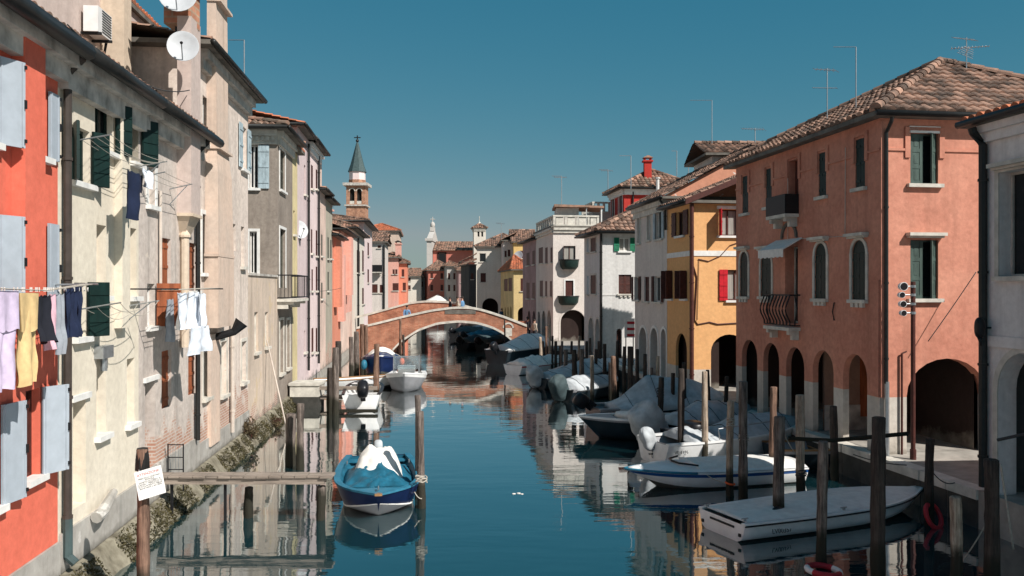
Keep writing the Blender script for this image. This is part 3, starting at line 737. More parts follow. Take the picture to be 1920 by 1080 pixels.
# left footing: ledge and mossy slope, broken outline
mb = MB(); rows = []
for i in range(170):
    d = 6+i*.19
    e = .10*noise.noise(Vector((d*1.7, 0, 3)))+.05*noise.noise(Vector((d*5, 1, 0)))
    X = LX(d)
    o1 = .13+e*.4; o2 = .36+e
    rows.append([(X-.02, d, ZL+.004), (X+o1, d, ZL-.05+e*.15), (X+o1+.06, d, ZL-.16+e*.2), (X+o2-.03, d, .14+e*.3), (X+o2+.08, d, -.03), (X+o2+.3, d, -.6)])
mb.grid(rows)
tag(mb.build('bank', 'moss', smooth=True), 'mossy stone footing sloping into the water under the left houses', 'bank', kind='structure')
def weeds(name, label, spots, mat, kind='stuff', cat='seaweed', origin=(0, 0, 0), size=(.03, .09)):
    mb = MB(); rd = random.Random(5)
    for p in spots:
        c = Vector(p); a = Vector((rd.uniform(-1, 1), rd.uniform(-1, 1), rd.uniform(-.6, 1))).normalized(); b = a.cross(Vector((rd.uniform(-1, 1), rd.uniform(-1, 1), rd.uniform(-1, 1)))).normalized()
        s = rd.uniform(*size); mb.face([c-a*s-b*s*.25, c-a*s*.1+b*s*.4, c+a*s, c+a*s*.1-b*s*.4])
    return solo(mb, name, mat, label, cat, origin, kind=kind)
rd = random.Random(9); sp = []
for i in range(13000):
    d = 8+30*rd.random()**1.15
    if noise.noise(Vector((d*.9, 2, 0)))+noise.noise(Vector((d*3, 5, 0)))*.5 < -.18: continue
    t = rd.random(); o = .12+.34*t+rd.gauss(0, .02)+.08*noise.noise(Vector((d*1.7, 0, 3))); z = ZL-.05-.42*t+rd.gauss(0, .02)
    sp.append((LX(d)+o, d, max(.01, z)))
weeds('seaweed', 'brown green seaweed and moss growing on the sloping footing', sp, 'weed', size=(.018, .055))
def shrub(px, py, d, rad, hgt, label, n=1500):
    c = at(px, py, d); e = thing('shrub', label, 'shrub', c); rd = random.Random(int(px)); sp = []
    for i in range(n):
        a = Vector((rd.gauss(0, 1), rd.gauss(0, 1), rd.gauss(0, 1))); a.normalize(); r = rd.random()**.45
        p = Vector((a.x*rad*r, a.y*rad*1.5*r, hgt*.5+a.z*hgt*.55*r)); p *= 1+.35*noise.noise(p*4)
        if noise.noise(p*5+Vector((3, 1, 2))) > -.12: sp.append(c+p)
    mb = MB()
    for p in sp:
        a = Vector((rd.uniform(-1, 1), rd.uniform(-1, 1), rd.uniform(-.3, 1))).normalized(); b = a.cross(Vector((rd.uniform(-1, 1), rd.uniform(-1, 1), 0))).normalized(); s = rd.uniform(.025, .06)
        mb.face([p-a*s, p+b*s*.4, p+a*s, p-b*s*.4])
    mb.build('foliage', 'weed2', e)
    mb = MB()
    for k in range(9): mb.tube([c, c+Vector((rd.uniform(-.5, .5)*rad, rd.uniform(-.6, .6)*rad, hgt*.5)), c+Vector((rd.uniform(-1, 1)*rad, rd.uniform(-1, 1)*rad, hgt*rd.uniform(.7, 1)))], [.018, .012, .005], 5)
    mb.build('stem', 'dkbrown', e)
shrub(466, 836, 27.0, .26, .85, 'brown dry shrub growing out of the mossy footing beside the pale drain pipe')
shrub(520, 800, 30.5, .25, .35, 'low tuft of green plants on the footing stones', 700)

# ------------------------------------------------------------ left row
# red house
h = House('canal_house', 'bright orange red house with grey shutters at the left edge', Lquad(5.5, 13.46, 8), ZL, 8.75)
f = h.f[0]
GS = dict(mat='greysh', leafst='smooth', frame='dkbrown')
def uat(d): return d-5.5
h.win(0, (uat(10.75), uat(11.5), 6.95, 8.12), 'perpr', ang=25, leafw=.42, raw=True, sill='white', **GS)
h.win(0, (uat(10.75), uat(11.5), 4.72, 5.98), 'perpr', ang=25, leafw=.42, raw=True, sill='white', **GS)
h.win(0, (uat(10.75), uat(11.62), 2.05, 3.40), 'perpr', ang=10, leafw=.50, raw=True, sill='white', **GS)
h.win(0, (uat(12.62), uat(13.08), 6.98, 8.0), 'openr', leafw=.32, raw=True, sill='white', **GS)
h.win(0, (uat(12.62), uat(13.05), 4.62, 5.98), 'openr', leafw=.34, raw=True, sill='white', **GS)
W = h.win(0, (uat(12.42), uat(12.86), 2.2, 3.5), 'perpr', ang=28, leafw=.45, raw=True, sill='white', pane='dkbrown', **GS)
h.block(0, uat(11.98), uat(12.62), 4.55, 8.72, .002, .19, 'pl_red', 'chimney_breast')
mb = MB(); f.box(mb, uat(7), f.L, ZL, ZL+.52, .002, .045); mb.build('plinth', 'pl_plinth', h.e)
h.cornice((0,), .5, .30, 'conc')
h.finish('pl_red').roof('shed', 1.6, .38, 'tile3', gut_faces=(0,))
mb = MB(); a, b = f.pt(4, 8.72, .47), f.pt(f.L, 8.72, .47); mb.tube([a, b], .12, 8); mb.build('gutter', 'gutter', h.e, True)
h2 = h
# upper red storey set back
mb = MB(); mb.prism([(-8.25, 10.5), (-8.55, 13.3), (-12, 13.6), (-12, 10.5)], 9.2, 12.5); mb.build('upper_storey', 'pl_red', h.e)
mb = MB(); mb.tube([Vector((-8.50, 13.36, 9)), Vector((-8.50, 13.36, 13))], .05, 8); mb.build('downpipe', 'metal', h.e)

# cream house
h = House('canal_house', 'cream house with dark green shutters and brown downpipe beside the red house', Lquad(13.46, 17.24, 1.95), ZL, 8.78)
f = h.f[0]; G = dict(mat='green', leafst='hboard', frame='green')
h.win(0, (134, 240, 168, 343), 'ajar', sill='white', leafw=.34, **G)
h.win(0, (178, 186, 212, 282), 'ajarr', sill='white', leafw=.36, **G)
h.win(0, (246, 220, 262, 306), 'ajarr', sill='white', leafw=.40, **G)
h.win(0, (139, 530, 160, 632), 'ajarr', sill='white', leafw=.42, **G)
for r in ((181, 422, 199, 555), (243, 428, 256, 556), (181, 652, 199, 815), (238, 672, 252, 794)):
    h.win(0, r, 'none', sill='white', rev=.22, frame='pl_stack', pane='pl_stack' if r[0] != 181 else 'dkbrown', mull=False)
h.door(0, (137, 752, 161, 948), 'pl_stack', rev=.24, lintel='white', panel=False)
h.block(0, f.u(214), f.u(229), 4.25, 8.5, .002, .15, 'pl_cream', 'chimney_breast')
mb = MB(); f.box(mb, .03, f.L, ZL, ZL+.62, .002, .05); mb.build('plinth', 'pl_plinth', h.e)
h.cornice((0,), .62, .30, 'conc')
h.finish('pl_cream').roof('shed', .55, .34, 'tile3', gut_faces=(0,))
h.pipe(0, 127, ZL+.25, 8.75, .065, 'pipe', .1, lower=.62)
for z in (8.62,):
    mb = MB(); mb.tube([f.pt(-.0, 8.74, .47), f.pt(f.L, 8.74, .47)], .115, 8); mb.build('gutter', 'gutter', h.e, True)
mb = MB(); r = f.rect(176, 648, 196, 690); f.box(mb, r[0], r[1], r[2]+.18, r[3], .0, .16); mb.tube([f.pt((r[0]+r[1])/2, r[2]+.2, .08), f.pt((r[0]+r[1])/2, r[2]-.05, .08)], .06, 8); mb.build('flue_box', 'metal', h.e)
mb = MB(); r = f.rect(162, 936, 205, 962); mb.tube([f.pt(r[0], r[2]+.05, .16), f.pt(r[0]+.25, r[2]+.1, .18), f.pt(r[1], r[3], .08)], [.1, .1, .07], 8); mb.build('drain_stub', 'pl_plinth', h.e)

# beige house
h = House('canal_house', 'grey beige house with red brown shutters and peeling brick base', Lquad(17.24, 21.7, 1.95), ZL, 8.78)
f = h.f[0]; Bn = dict(mat='brown', leafst='board', frame='stone')
h.win(0, (276, 312, 290, 386), 'none', sill='white', surround='white', pane='pl_w3', frame='white')
h.win(0, (304, 447, 320, 553), 'shut', sill='white', **Bn)
h.win(0, (355, 456, 369, 545), 'shut', sill='white', **Bn)
h.win(0, (303, 657, 321, 765), 'shut', sill=None, **Bn)
h.win(0, (353, 663, 369, 740), 'shut', sill=None, **Bn)
h.win(0, (276, 532, 290, 612), 'perpr', sill='white', leafw=.5, mat='brown', leafst='board', frame='white', ang=60)
h.door(0, (272, 716, 291, 880), 'dkbrown', rev=.3, lintel='white')
u0 = f.u(332); u1 = u0+.82
h.block(0, u0, u1, 6.75, 11.35, .002, .32, 'pl_rear', 'chimney_breast')
mb = MB(); f.box(mb, u0-.03, u1+.03, 6.68, 6.75, .002, .36); mb.hexa([f.pt(u0+.25, 6.2, .002), f.pt(u1-.1, 6.2, .002), f.pt(u1-.1, 6.2, .08), f.pt(u0+.25, 6.2, .08), f.pt(u0, 6.68, .002), f.pt(u1, 6.68, .002), f.pt(u1, 6.68, .3), f.pt(u0, 6.68, .3)]); mb.build('corbel', 'pl_stack', h.e)
c = f.pt((u0+u1)/2, 0, .0); h.chimney(c.x, c.y, 11.2, 12.5, .62, 'bricktower', 'tile3', .14)
mb = MB(); ua = f.u(338); mb.tube([f.pt(ua, 3.6, .1), f.pt(ua, 6.2, .1)], .1, 10); mb.tube([f.pt(ua, 6.2, .1), f.pt(ua, 6.25, .1), f.pt(ua, 6.42, .1)], [.14, .14, .02], 10); mb.build('flue', 'pl_stack', h.e)
mb = MB(); f.box(mb, 0, f.L, ZL, ZL+.75, .002, .045); mb.build('plinth', 'pl_plinth', h.e)
h.cornice((0,), .55, .3, 'conc')
h.finish('pl_beige').roof('shed', .55, .34, 'tile3', gut_faces=(0,))
mb = MB(); mb.tube([f.pt(0, 8.74, .47), f.pt(f.L+.35, 8.74, .47)], .115, 8); mb.build('gutter', 'gutter', h.e, True)
h.pipe(0, 371, 1.2, 8.72, .06, 'gutter', .1); h.pipe(0, 301, 4.2, 7.1, .035, 'pipelt', .06, kink=False)

# rear house with stacks
A = Vector((LX(13.6)-2.0, 13.6)); B = Vector((LX(25.6)-2.0, 25.6)); n = Vector((-1, -.1)).normalized()
h = House('house', 'tall dusty pink rear house rising above the cream and beige roofs', [A, B, B+n*6, A+n*6], ZL, 12.35)
f = h.f[0]
u0 = f.u(188); h.block(0, u0, u0+.5, 9, 14.5, .002, .55, 'pl_stack', 'chimney_stack')
h.finish('pl_rear').roof('shed', 1.2, .12, 'tile2', gutter=False)

# tall rose house
h = House('canal_house', 'tall rose beige house with big flaring chimney breast and pale blue shutters', Lquad(21.7, 27.8, 5.0), ZL, 11.1)
f = h.f[0]; Bl = dict(mat='bluesh', leafst='board', frame='white')
h.win(0, (380, 182, 390, 270), 'openr', sill='white', leafw=.38, **Bl)
h.win(0, (452, 238, 462, 318), 'open', sill='white', leafw=.45, **Bl)
h.win(0, (378, 402, 387, 512), 'none', sill='white', surround='white', pane='pane' if 'pane' in M else 'glass', frame='white')
h.win(0, (436, 420, 442, 470), 'none', sill=None, frame='stone', mull=False)
h.win(0, (452, 425, 458, 500), 'none', sill='stone', frame='stone', mull=False)
h.win(0, (380, 648, 392, 745), 'none', sill='stone', surround='stone', frame='stone', mull=False, pane='olive')
h.win(0, (413, 640, 424, 740), 'none', sill='stone', surround='stone', frame='stone', mull=False, pane='pl_garden')
h.win(0, (452, 640, 461, 716), 'none', sill='stone', surround='stone', frame='stone', mull=False, pane='olive')
uA, uB = f.u(386), f.u(386)+1.5
def tz(py): return H-(py-540)*23.3/F
mb = MB()
lv = [(tz(612), .0, 0), (tz(604), .16, .02), (tz(485), .16, .02), (tz(472), .0, .12), (tz(300), .0, .10), (tz(285), -.02, .22), (tz(130), .0, .22)]
sh = lambda ea, z, o: [f.pt(uA-ea, z, .002), f.pt(uB+ea, z, .002), f.pt(uB+ea, z, .34+o), f.pt(uA-ea, z, .34+o)]
prof = [(tz(612), .16, .02), (tz(490), .16, .02), (tz(330), .06, -.02), (tz(285), -.06, -.08), (14.5, -.12, -.12)]
for (za, ea, oa), (zb, eb, ob) in zip(prof[:-1], prof[1:]): mb.hexa(sh(ea, za, oa)+sh(eb, zb, ob))
for z, e in ((tz(483), .2), (tz(287), .0), (tz(108), -.06), (12.6, -.06)): mb.hexa(sh(e, z, .03)+sh(e, z+.07, .03))
mb.build('chimney_breast', 'pl_peach', h.e)
mb = MB(); c = f.pt(f.u(404), tz(640), .25)
f.box(mb, uA+.15, uB-.35, ZL+.3, tz(625), .002, .10); mb.build('pilaster', 'pl_peach', h.e)
mb = MB(); mb.tube([f.pt(uA+.7, tz(632), .08), f.pt(uA+.75, tz(622), .55), f.pt(uA+.8, tz(604), .75)], [.10, .11, .20], 10); mb.build('vent_cowl', 'iron', h.e)
mb = MB(); f.box(mb, 0, f.L, ZL, ZL+.55, .002, .045); mb.build('plinth', 'pl_plinth', h.e)
h.cornice((0,), .5, .25, 'conc')
h.finish('pl_rose').roof('shed', 1.0, .42, 'tile3', gut_faces=(0,))
h.pipe(0, 436, .75, 4.3, .06, 'pipelt', .1, kink=False)

# garden wall between the houses
A = Vector((LX(27.8), 27.8)); B = Vector((LX(33.25), 33.25)); n = Vector((-1, -.1)).normalized()
h = House('garden_wall', 'stained plaster wall with small openings between the rose house and the grey brown house', [A, B, B+n*.4, A+n*.4], ZL, 5.42, 'wall')
f = h.f[0]
for r in ((477, 585, 484, 660), (497, 585, 503, 650)): h.win(0, r, 'none', sill='stone', frame='stone', mull=False, pane='pl_garden', rev=.12)
h.finish('pl_garden'); mb = MB(); f.box(mb, 0, f.L, 5.42, 5.5, -.44, .05); mb.build('coping', 'conc', h.e)

# grey brown house
h = House('canal_house', 'grey brown house end wall with white framed windows and an ornate iron balcony', Lquad(33.3, 37.0, 8), ZL, 11.15)
f = h.f[0]
h.win(3, (468, 272, 484, 353), 'openl', mat='bluesh', leafst='board', leafw=.42, surround='white', frame='white', sill='white')
h.win(3, (468, 434, 482, 513), 'none', surround='white', frame='white', sill='white')
h.win(0, (524, 282, 534, 358), 'shut', mat='olive', leafst='louver', surround='white', frame='white', sill='white')
h.win(0, (524, 430, 535, 540), 'none', surround='white', frame='olive', sill=None)
h.win(0, (524, 600, 531, 700), 'none', surround='stone', frame='stone', sill='stone', pane='pl_garden')
h.win(0, (537, 600, 543, 690), 'none', surround='stone', frame='stone', sill='stone', pane='pl_garden')
h.balcony(0, (519, 517, 545, 560), .75, 'iron', 'stone', bars=9)
h.cornice((0, 3), .55, .22, 'stone'); 
mb = MB()
for k in range(9): h.f[3].box(mb, .1+k*.2, .2+k*.2, 10.72, 10.88, .002, .2)
mb.build('dentils', 'stone', h.e)
h.finish('pl_brown').roof('hip', .9, .45, 'tile3')

# yellow sliver and pink houses
h = House('canal_house', 'narrow pale yellow house squeezed beside the grey brown one', Lquad(37.0, 38.4, 7), ZL, 11.0)
h.win(0, (550, 395, 553, 440), 'shut', mat='dkbrown', mull=False)
h.finish('pl_yellow').roof('shed', .8, .3, 'tile2', gutter=False)
h = House('canal_house', 'tall mauve pink house carrying a white satellite dish', Lquad(38.4, 42.2, 8), ZL, 12.25)
h.win(0, (570, 310, 573, 365), 'shut', mat='dkbrown', mull=False); h.win(0, (577, 500, 581, 545), 'shut', mat='dkbrown', mull=False); h.win(0, (570, 620, 573, 660), 'shut', mat='dkbrown', mull=False)
h.finish('pl_mauve').roof('gable', .9, .35, 'tile2'); h.pipe(0, 579, 1, 12, .06, 'gutter', .1, kink=False)
h = House('canal_house', 'tall pale pink house with dark shutters next to the mauve one', Lquad(42.2, 46.6, 8), ZL, 12.25)
for r in ((583, 310, 587, 355), (592, 318, 595, 355), (583, 430, 586, 475), (592, 432, 595, 480), (584, 505, 587, 545), (592, 500, 595, 545), (584, 615, 588, 660), (592, 615, 595, 660)): h.win(0, r, 'shut', mat='dkbrown', mull=False, rev=.1)
h.cornice((0,), .5, .2, 'white'); h.finish('pl_pinkw').roof('gable', .9, .4, 'tile3'); h.pipe(0, 598, 1, 12, .06, 'gutter', .1, kink=False)
h = House('canal_house', 'cream pink house with long pink chimney stack beyond the pale pink house', Lquad(46.6, 49.2, 8), ZL, 10.3)
h.win(0, (602, 440, 605, 480), 'shut', mat='olive', mull=False, rev=.1); h.win(0, (602, 530, 605, 560), 'shut', mat='olive', mull=False, rev=.1)
c = h.f[0].pt(.5, 0, -.3); h.chimney(c.x, c.y, 10, 12.6, .55, 'pl_pinkc', 'tile3')
h.finish('pl_pinkc').roof('gable', .8, .35, 'tile3')
h = House('canal_house', 'greenish grey house with crumbling lower brickwork', Lquad(49.2, 52.6, 8), ZL, 10.1)
for r in ((614, 445, 617, 485), (614, 510, 617, 545), (619, 450, 622, 485)): h.win(0, r, 'shut', mat='olive', mull=False, rev=.1)
h.finish('pl_green').roof('shed', 1.2, .35, 'tile3')
h = House('canal_house', 'low orange salmon house with rounded dark porch roofs', Lquad(52.6, 57.6, 8), ZL, 8.2)
h.win(0, (632, 500, 635, 545), 'shut', mat='white', mull=False, rev=.1)
c = h.f[0].pt(3.2, 0, -1.2); h.chimney(c.x, c.y, 8, 11.6, 1.0, 'pl_salmon', 'iron', .1)
h.block(0, .8, 2.2, 3.8, 7.6, .002, .4, 'pl_salmon', 'chimney_breast'); h.block(0, 3.4, 4.6, 2.8, 7.2, .002, .4, 'pl_coral', 'chimney_breast')
h.finish('pl_salmon').roof('gable', 1.3, .4, 'tile')
h = House('canal_house', 'coral pink house with pale lower wall near the bridge', Lquad(57.6, 66.5, 8), ZL, 8.9)
for r in ((646, 485, 649, 525), (655, 480, 658, 520)): h.win(0, r, 'shut', mat='white', mull=False, rev=.1)
h.block(0, 2.5, 4.2, 4.5, 8.6, .002, .5, 'pl_coral', 'chimney_breast'); c = h.f[0].pt(6, 0, -2); h.chimney(c.x, c.y, 8.8, 11.2, 1.3, 'pl_coral', 'iron', .15)
h.finish('pl_coral', band=3.2, bandm='pl_pinkc').roof('gable', 1.4, .4, 'tile3')
h = House('canal_house', 'narrow white house with a dark bay window just before the brick bridge', Lquad(66.5, 79, 8), ZL, 9.6)
h.win(0, (669, 470, 675, 512), 'shut', mat='dkbrown', rev=.1); h.win(0, (679, 470, 683, 510), 'shut', mat='dkbrown', rev=.1); h.win(0, (679, 540, 684, 570), 'shut', mat='dkbrown', rev=.1)
h.finish('pl_white').roof('hip', 1.5, .45, 'tile3'); h.pipe(0, 672, 1, 9.3, .08, 'gutter', .1, kink=False)
h = House('canal_house', 'pale pink house with tiled hip roof in front of the brick bell tower', Lquad(79, 91, 7), ZL, 11.1)
h.win(0, (689, 455, 692, 480), 'shut', mat='dkbrown', rev=.1); h.win(0, (689, 505, 692, 530), 'shut', mat='dkbrown', rev=.1)
h.finish('pl_pinkw').roof('hip', .8, .5, 'tile')
# ------------------------------------------------------------ right row
# grey white house at the right edge (unseen depth cut thin to let the sun past)
h = House('canal_house', 'shaded grey white house with stone framed window at the right edge', [Vector((RX(17.7), 17.7)), Vector((RX(9.0)+.0, 9.0)), Vector((RX(9.0)+1.2, 9.15)), Vector((RX(17.7)+1.2, 17.86))], ZR, 8.35)
f = h.f[0]
h.win(0, (1874, 318, 1940, 518), 'ajarr', mat='dkbrown', leafst='louver', surround='stone', frame='stone', sill='stone', lintel='stone', rev=.3, leafw=.4)
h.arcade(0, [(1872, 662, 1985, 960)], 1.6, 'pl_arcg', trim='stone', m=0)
h.belt(0, h.f[0].z(650, .3), .22, .05, 'pl_wright')
h.cornice((0,), .35, .2, 'pl_wright')
h.finish('pl_wright').roof('shed', .35, .32, 'tile2', gut_faces=(0,))
h.pipe(0, 1843, ZR+.1, 8.3, .085, 'gutter', .1)
mb = MB(); p = f.pt(f.u(1858), f.z(615, .3), .0)
mb.tube([p+f.n3*.0, p+f.n3*.25], .02, 6); mb.blob(p+f.n3*.25+Vector((0, 0, .0)), (.10, .10, .22), .8, 10, 8); mb.tube([p+f.n3*.25-Vector((0, 0, .2)), p+f.n3*.22-Vector((0, 0, .36))], [.05, .02], 8)
mb.build('wall_lamp', 'iron', h.e, True)
# unseen low block added behind it to cast the lane's shadow edge
mb = MB(); mb.prism([(RX(9)+1.23, 9), (20, 9), (20, 18.6), (RX(17.7)+1.23, 17.86)], ZR, 4.6); mb.build('lane_shade_block', 'pl_wright', h.e)

# terracotta house
q = Rquad(21.5, 30.5, 8.6); q[2] = Vector((16.4, 28.2))  # unseen back corner pulled in so sun reaches the orange yellow front
h = House('canal_house', 'big terracotta house with arcade, hipped tile roof and iron balcony', q, ZR, 9.28)
f = h.f[0]; GT = dict(mat='green', leafst='board', frame='green', sill='stone', rev=.11)
for r in ((1392, 330, 1403, 400), (1436, 316, 1447, 388), (1535, 286, 1549, 368), (1604, 260, 1622, 352)): h.win(0, r, 'shut', **GT)
h.win(0, (1479, 300, 1497, 405), 'shut', mat='dkbrown', leafst='slab', frame='dkbrown', sill=None, rev=.3)
for r in ((1388, 472, 1403, 556), (1427, 472, 1447, 556), (1528, 456, 1550, 560), (1598, 450, 1624, 562)): h.win(0, r, 'shut', arch=True, lintel='stone', surround='stone', sillb=3, **GT)
h.win(0, (1472, 462, 1496, 606), 'none', frame='stone', sill=None, rev=.35, pane='dark', surround=None)
h.balcony(0, (1461, 368, 1498, 404), .45, 'iron', 'stone', solid='iron')
h.balcony(0, (1452, 553, 1501, 612), .38, 'iron', 'stone', bulge=.16, bars=8)
mb = MB(); r = f.rect(1456, 448, 1505, 478); q = lambda u, z, o: f.pt(u, z, o)
mb.hexa([q(r[0], r[3]-.04, .02), q(r[1], r[3]-.04, .02), q(r[1], r[2]+.12, .62), q(r[0], r[2]+.12, .62), q(r[0], r[3], .02), q(r[1], r[3], .02), q(r[1], r[2]+.16, .63), q(r[0], r[2]+.16, .63)])
for k in range(12):
    a = r[0]+(r[1]-r[0])*k/12; b = r[0]+(r[1]-r[0])*(k+1)/12-.01; f.box(mb, a, b, r[2]-.1+(k % 2)*.02, r[2]+.15, .615, .63)
mb.build('awning', 'whitetarp', h.e)
mb = MB(); r = f.rect(1466, 416, 1496, 447); h.archband(mb, f, r[0]+.1, r[1]-.1, r[3]-.1, .4, .1, .002, .06); f.box(mb, r[0], r[0]+.1, r[2], r[3]-.5, .002, .06); mb.build('lunette', 'stone_dk', h.e)
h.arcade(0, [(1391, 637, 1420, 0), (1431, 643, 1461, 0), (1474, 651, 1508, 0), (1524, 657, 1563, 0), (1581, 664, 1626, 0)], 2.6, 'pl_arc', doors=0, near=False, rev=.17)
f3 = h.f[3]
h.win(3, (1707, 250, 1759, 345), 'half', mat='greenlt', leafst='panel', frame='greenlt', sill='stone', rev=.14)
h.win(3, (1707, 450, 1759, 560), 'half', mat='greenlt', leafst='panel', frame='greenlt', sill='stone', rev=.14, lintel='stone')
mb = MB(); r = f3.rect(1704, 241, 1762, 250); f3.box(mb, r[0], r[1], r[2]+.002, r[3]+.05, .003, .04); mb.build('lintel', 'white', h.e)
r_ = f3.rect(1700, 672, 1866, 0); r_ = (r_[0], min(r_[1], 2.95), ZR, r_[3]); h.hole(3, r_, (r_[1]-r_[0])/2*.85, .35); o1 = -3.6
mb = MB(); f3.box(mb, .43, 3.0, ZR, 3.2, o1-.1, o1); f3.box(mb, .43, 3.0, ZR, 1.55, o1, o1+.03, 1); mb.build('partition', ['pl_arcl', 'conc'], h.e)
mb = MB(); h.f[1].box(mb, .19, 3.3, ZR, 3.35, -.14, -.05); mb.build('arcade_shade_panel', 'pl_arc', h.e)  # dark panel added to stand for the shade of the arcade running on
mb = MB()
for a, b, z0, z1, o in ((1.55, 2.0, 1.2, 2.95, .06),): f3.box(mb, a, b, z0, z1, o1+.002, o1+o)
mb.build('doorway', 'brown', h.e)
for i in (0, 3):
    us = sorted((w_['r'][0]-.16, w_['r'][1]+.16) for w_ in h.h[i] if w_['r'][2] < 8.47 < w_['r'][3]); a = 0
    for x0, x1 in us+[(h.f[i].L, 0)]:
        if x0-a > .1: h.belt(i, 8.47, .06, .035, 'pl_terra', a, x0)
        a = x1
for w_ in h.h[0]+h.h[3]:
    if w_['r'][2] < 8.47 < w_['r'][3]:
        g = f if w_ in h.h[0] else f3; mb = MB(); r = w_['r']; g.box(mb, r[0]-.16, r[0]-.02, 8.3, r[3]+.15, .002, .04); g.box(mb, r[1]+.02, r[1]+.16, 8.3, r[3]+.15, .002, .04); g.box(mb, r[0]-.02, r[1]+.02, r[3]+.06, r[3]+.15, .002, .04); mb.build('window_band', 'pl_terra', h.e)
h.block(3, .0, .16, 2.25, 9.2, .002, .06, 'pl_terra', 'corner_pilaster'); h.block(0, .0, .35, 2.25, 5.2, .002, .05, 'pl_terra', 'corner_pilaster')
mb = MB()
for u in (2.2, 6.4): mb.tube([f.pt(u, 4.1, .03), f.pt(u+.05, 4.35, .05), f.pt(u, 4.6, .03)], .02, 5)
mb.build('wall_anchor', 'iron', h.e)
h.finish('pl_terra', band=2.24, bandm='pl_stone').roof('hip', 2.35, .30, 'tile', tw=.27, tl=.40, gut_faces=(3,))
h.pipe(3, 1662, 2.6, 9.25, .05, 'gutter', .1); mb = MB(); p = f3.pt(f3.u(1663, .1), ZR, .1); mb.tube([p, p+Vector((0, 0, 1.85))], .06, 8); mb.build('downpipe', 'metal', h.e)
mb = MB(); p = f3.pt(f3.u(1691, .06), 0, .06); mb.tube([p+Vector((0, 0, ZR)), p+Vector((0, 0, 3.35))], .03, 6); mb.tube([p+Vector((0, 0, 3.35)), p+Vector((.12, 0, 3.4))], .02, 6); mb.build('conduit', 'dkbrown', h.e)
mb = MB(); mb.tube([f.pt(1.6, 8.8, .03), f.pt(1.62, 6.4, .03), f.pt(5.0, 6.5, .03), f.pt(5.0, 8.4, .03)], .012, 4); mb.build('cable', 'pipelt', h.e)

# orange yellow house
h = House('canal_house', 'orange yellow house with red shutters and white band', Rquad(35.3, 38.4, 8), ZR, 8.5)
f = h.f[0]; f3 = h.f[3]; RS = dict(mat='red', leafst='board', frame='dkbrown', sill='white')
h.win(0, (1269, 397, 1283, 442), 'open', mat='dkbrown', leafst='board', frame='dkbrown', sill='white', leafw=.55, ang=80)
h.win(0, (1253, 508, 1261, 560), 'perp', mat='dkbrown', leafst='board', frame='dkbrown', sill='white', leafw=.3)
h.win(0, (1279, 508, 1288, 560), 'perp', mat='dkbrown', leafst='board', frame='dkbrown', sill='white', leafw=.3)
h.win(3, (1348, 393, 1384, 442), 'perpl', pane='curtain', leafw=.48, **RS)
h.win(3, (1364, 506, 1396, 563), 'openl', pane='curtain', leafw=.36, **RS)
mb = MB(); r = f3.rect(1344, 388, 1384, 392); f3.box(mb, r[0], r[1], r[2], r[3]+.04, .002, .05); mb.build('lintel', 'white', h.e)
h.belt(3, f3.z(480, .8), .22, .03, 'white'); h.belt(0, f3.z(480, .8), .22, .03, 'white')
h.arcade(3, [(1333, 627, 1402, 0)], 2.5, 'pl_arc', rev=.12, archk=.9); h.arcade(0, [(1267, 625, 1288, 0)], 1.2, 'pl_arc', rev=.12)
h.finish('pl_orange', band=1.62, bandm='pl_stone').roof('gable', 1.75, .30, 'tile', tw=.27, gut_faces=(0,))
mb = MB(); f3b = f3; E = h.offset(.32); mb.hexa([Vector((E[0].x, E[0].y, 8.42)), Vector(((E[0].x+E[3].x)/2, (E[0].y+E[3].y)/2, 10.2)), Vector(((E[0].x+E[3].x)/2, (E[0].y+E[3].y)/2+.1, 10.2)), Vector((E[0].x, E[0].y+.1, 8.42)),
  Vector((E[0].x, E[0].y, 8.66)), Vector(((E[0].x+E[3].x)/2, (E[0].y+E[3].y)/2, 10.44)), Vector(((E[0].x+E[3].x)/2, (E[0].y+E[3].y)/2+.1, 10.44)), Vector((E[0].x, E[0].y+.1, 8.66))]); mb.build('verge_board', 'dkbrown', h.e)
h.pipe(3, 1297, ZR, 8.5, .09, 'dkbrown', .1, kink=False)
mb = MB(); z = lambda py: f3.z(py, .8); uu = lambda px: f3.u(px)
mb.tube([f3.pt(uu(1300), z(500), .03), f3.pt(uu(1306), z(520), .03), f3.pt(uu(1302), z(600), .03), f3.pt(uu(1308), z(608), .03), f3.pt(uu(1330), z(604), .03), f3.pt(uu(1345), z(608), .03), f3.pt(uu(1382), z(606), .03)], .028, 5)
mb.tube([f3.pt(uu(1309), z(486), .03), f3.pt(uu(1328), z(490), .03), f3.pt(uu(1350), z(480), .03), f3.pt(uu(1368), z(460), .03), f3.pt(uu(1382), z(455), .03)], .02, 5)
mb.tube([f3.pt(uu(1310), z(486), .03), f3.pt(uu(1307), z(600), .03)], .012, 5)
mb.build('cable', 'dkbrown', h.e)

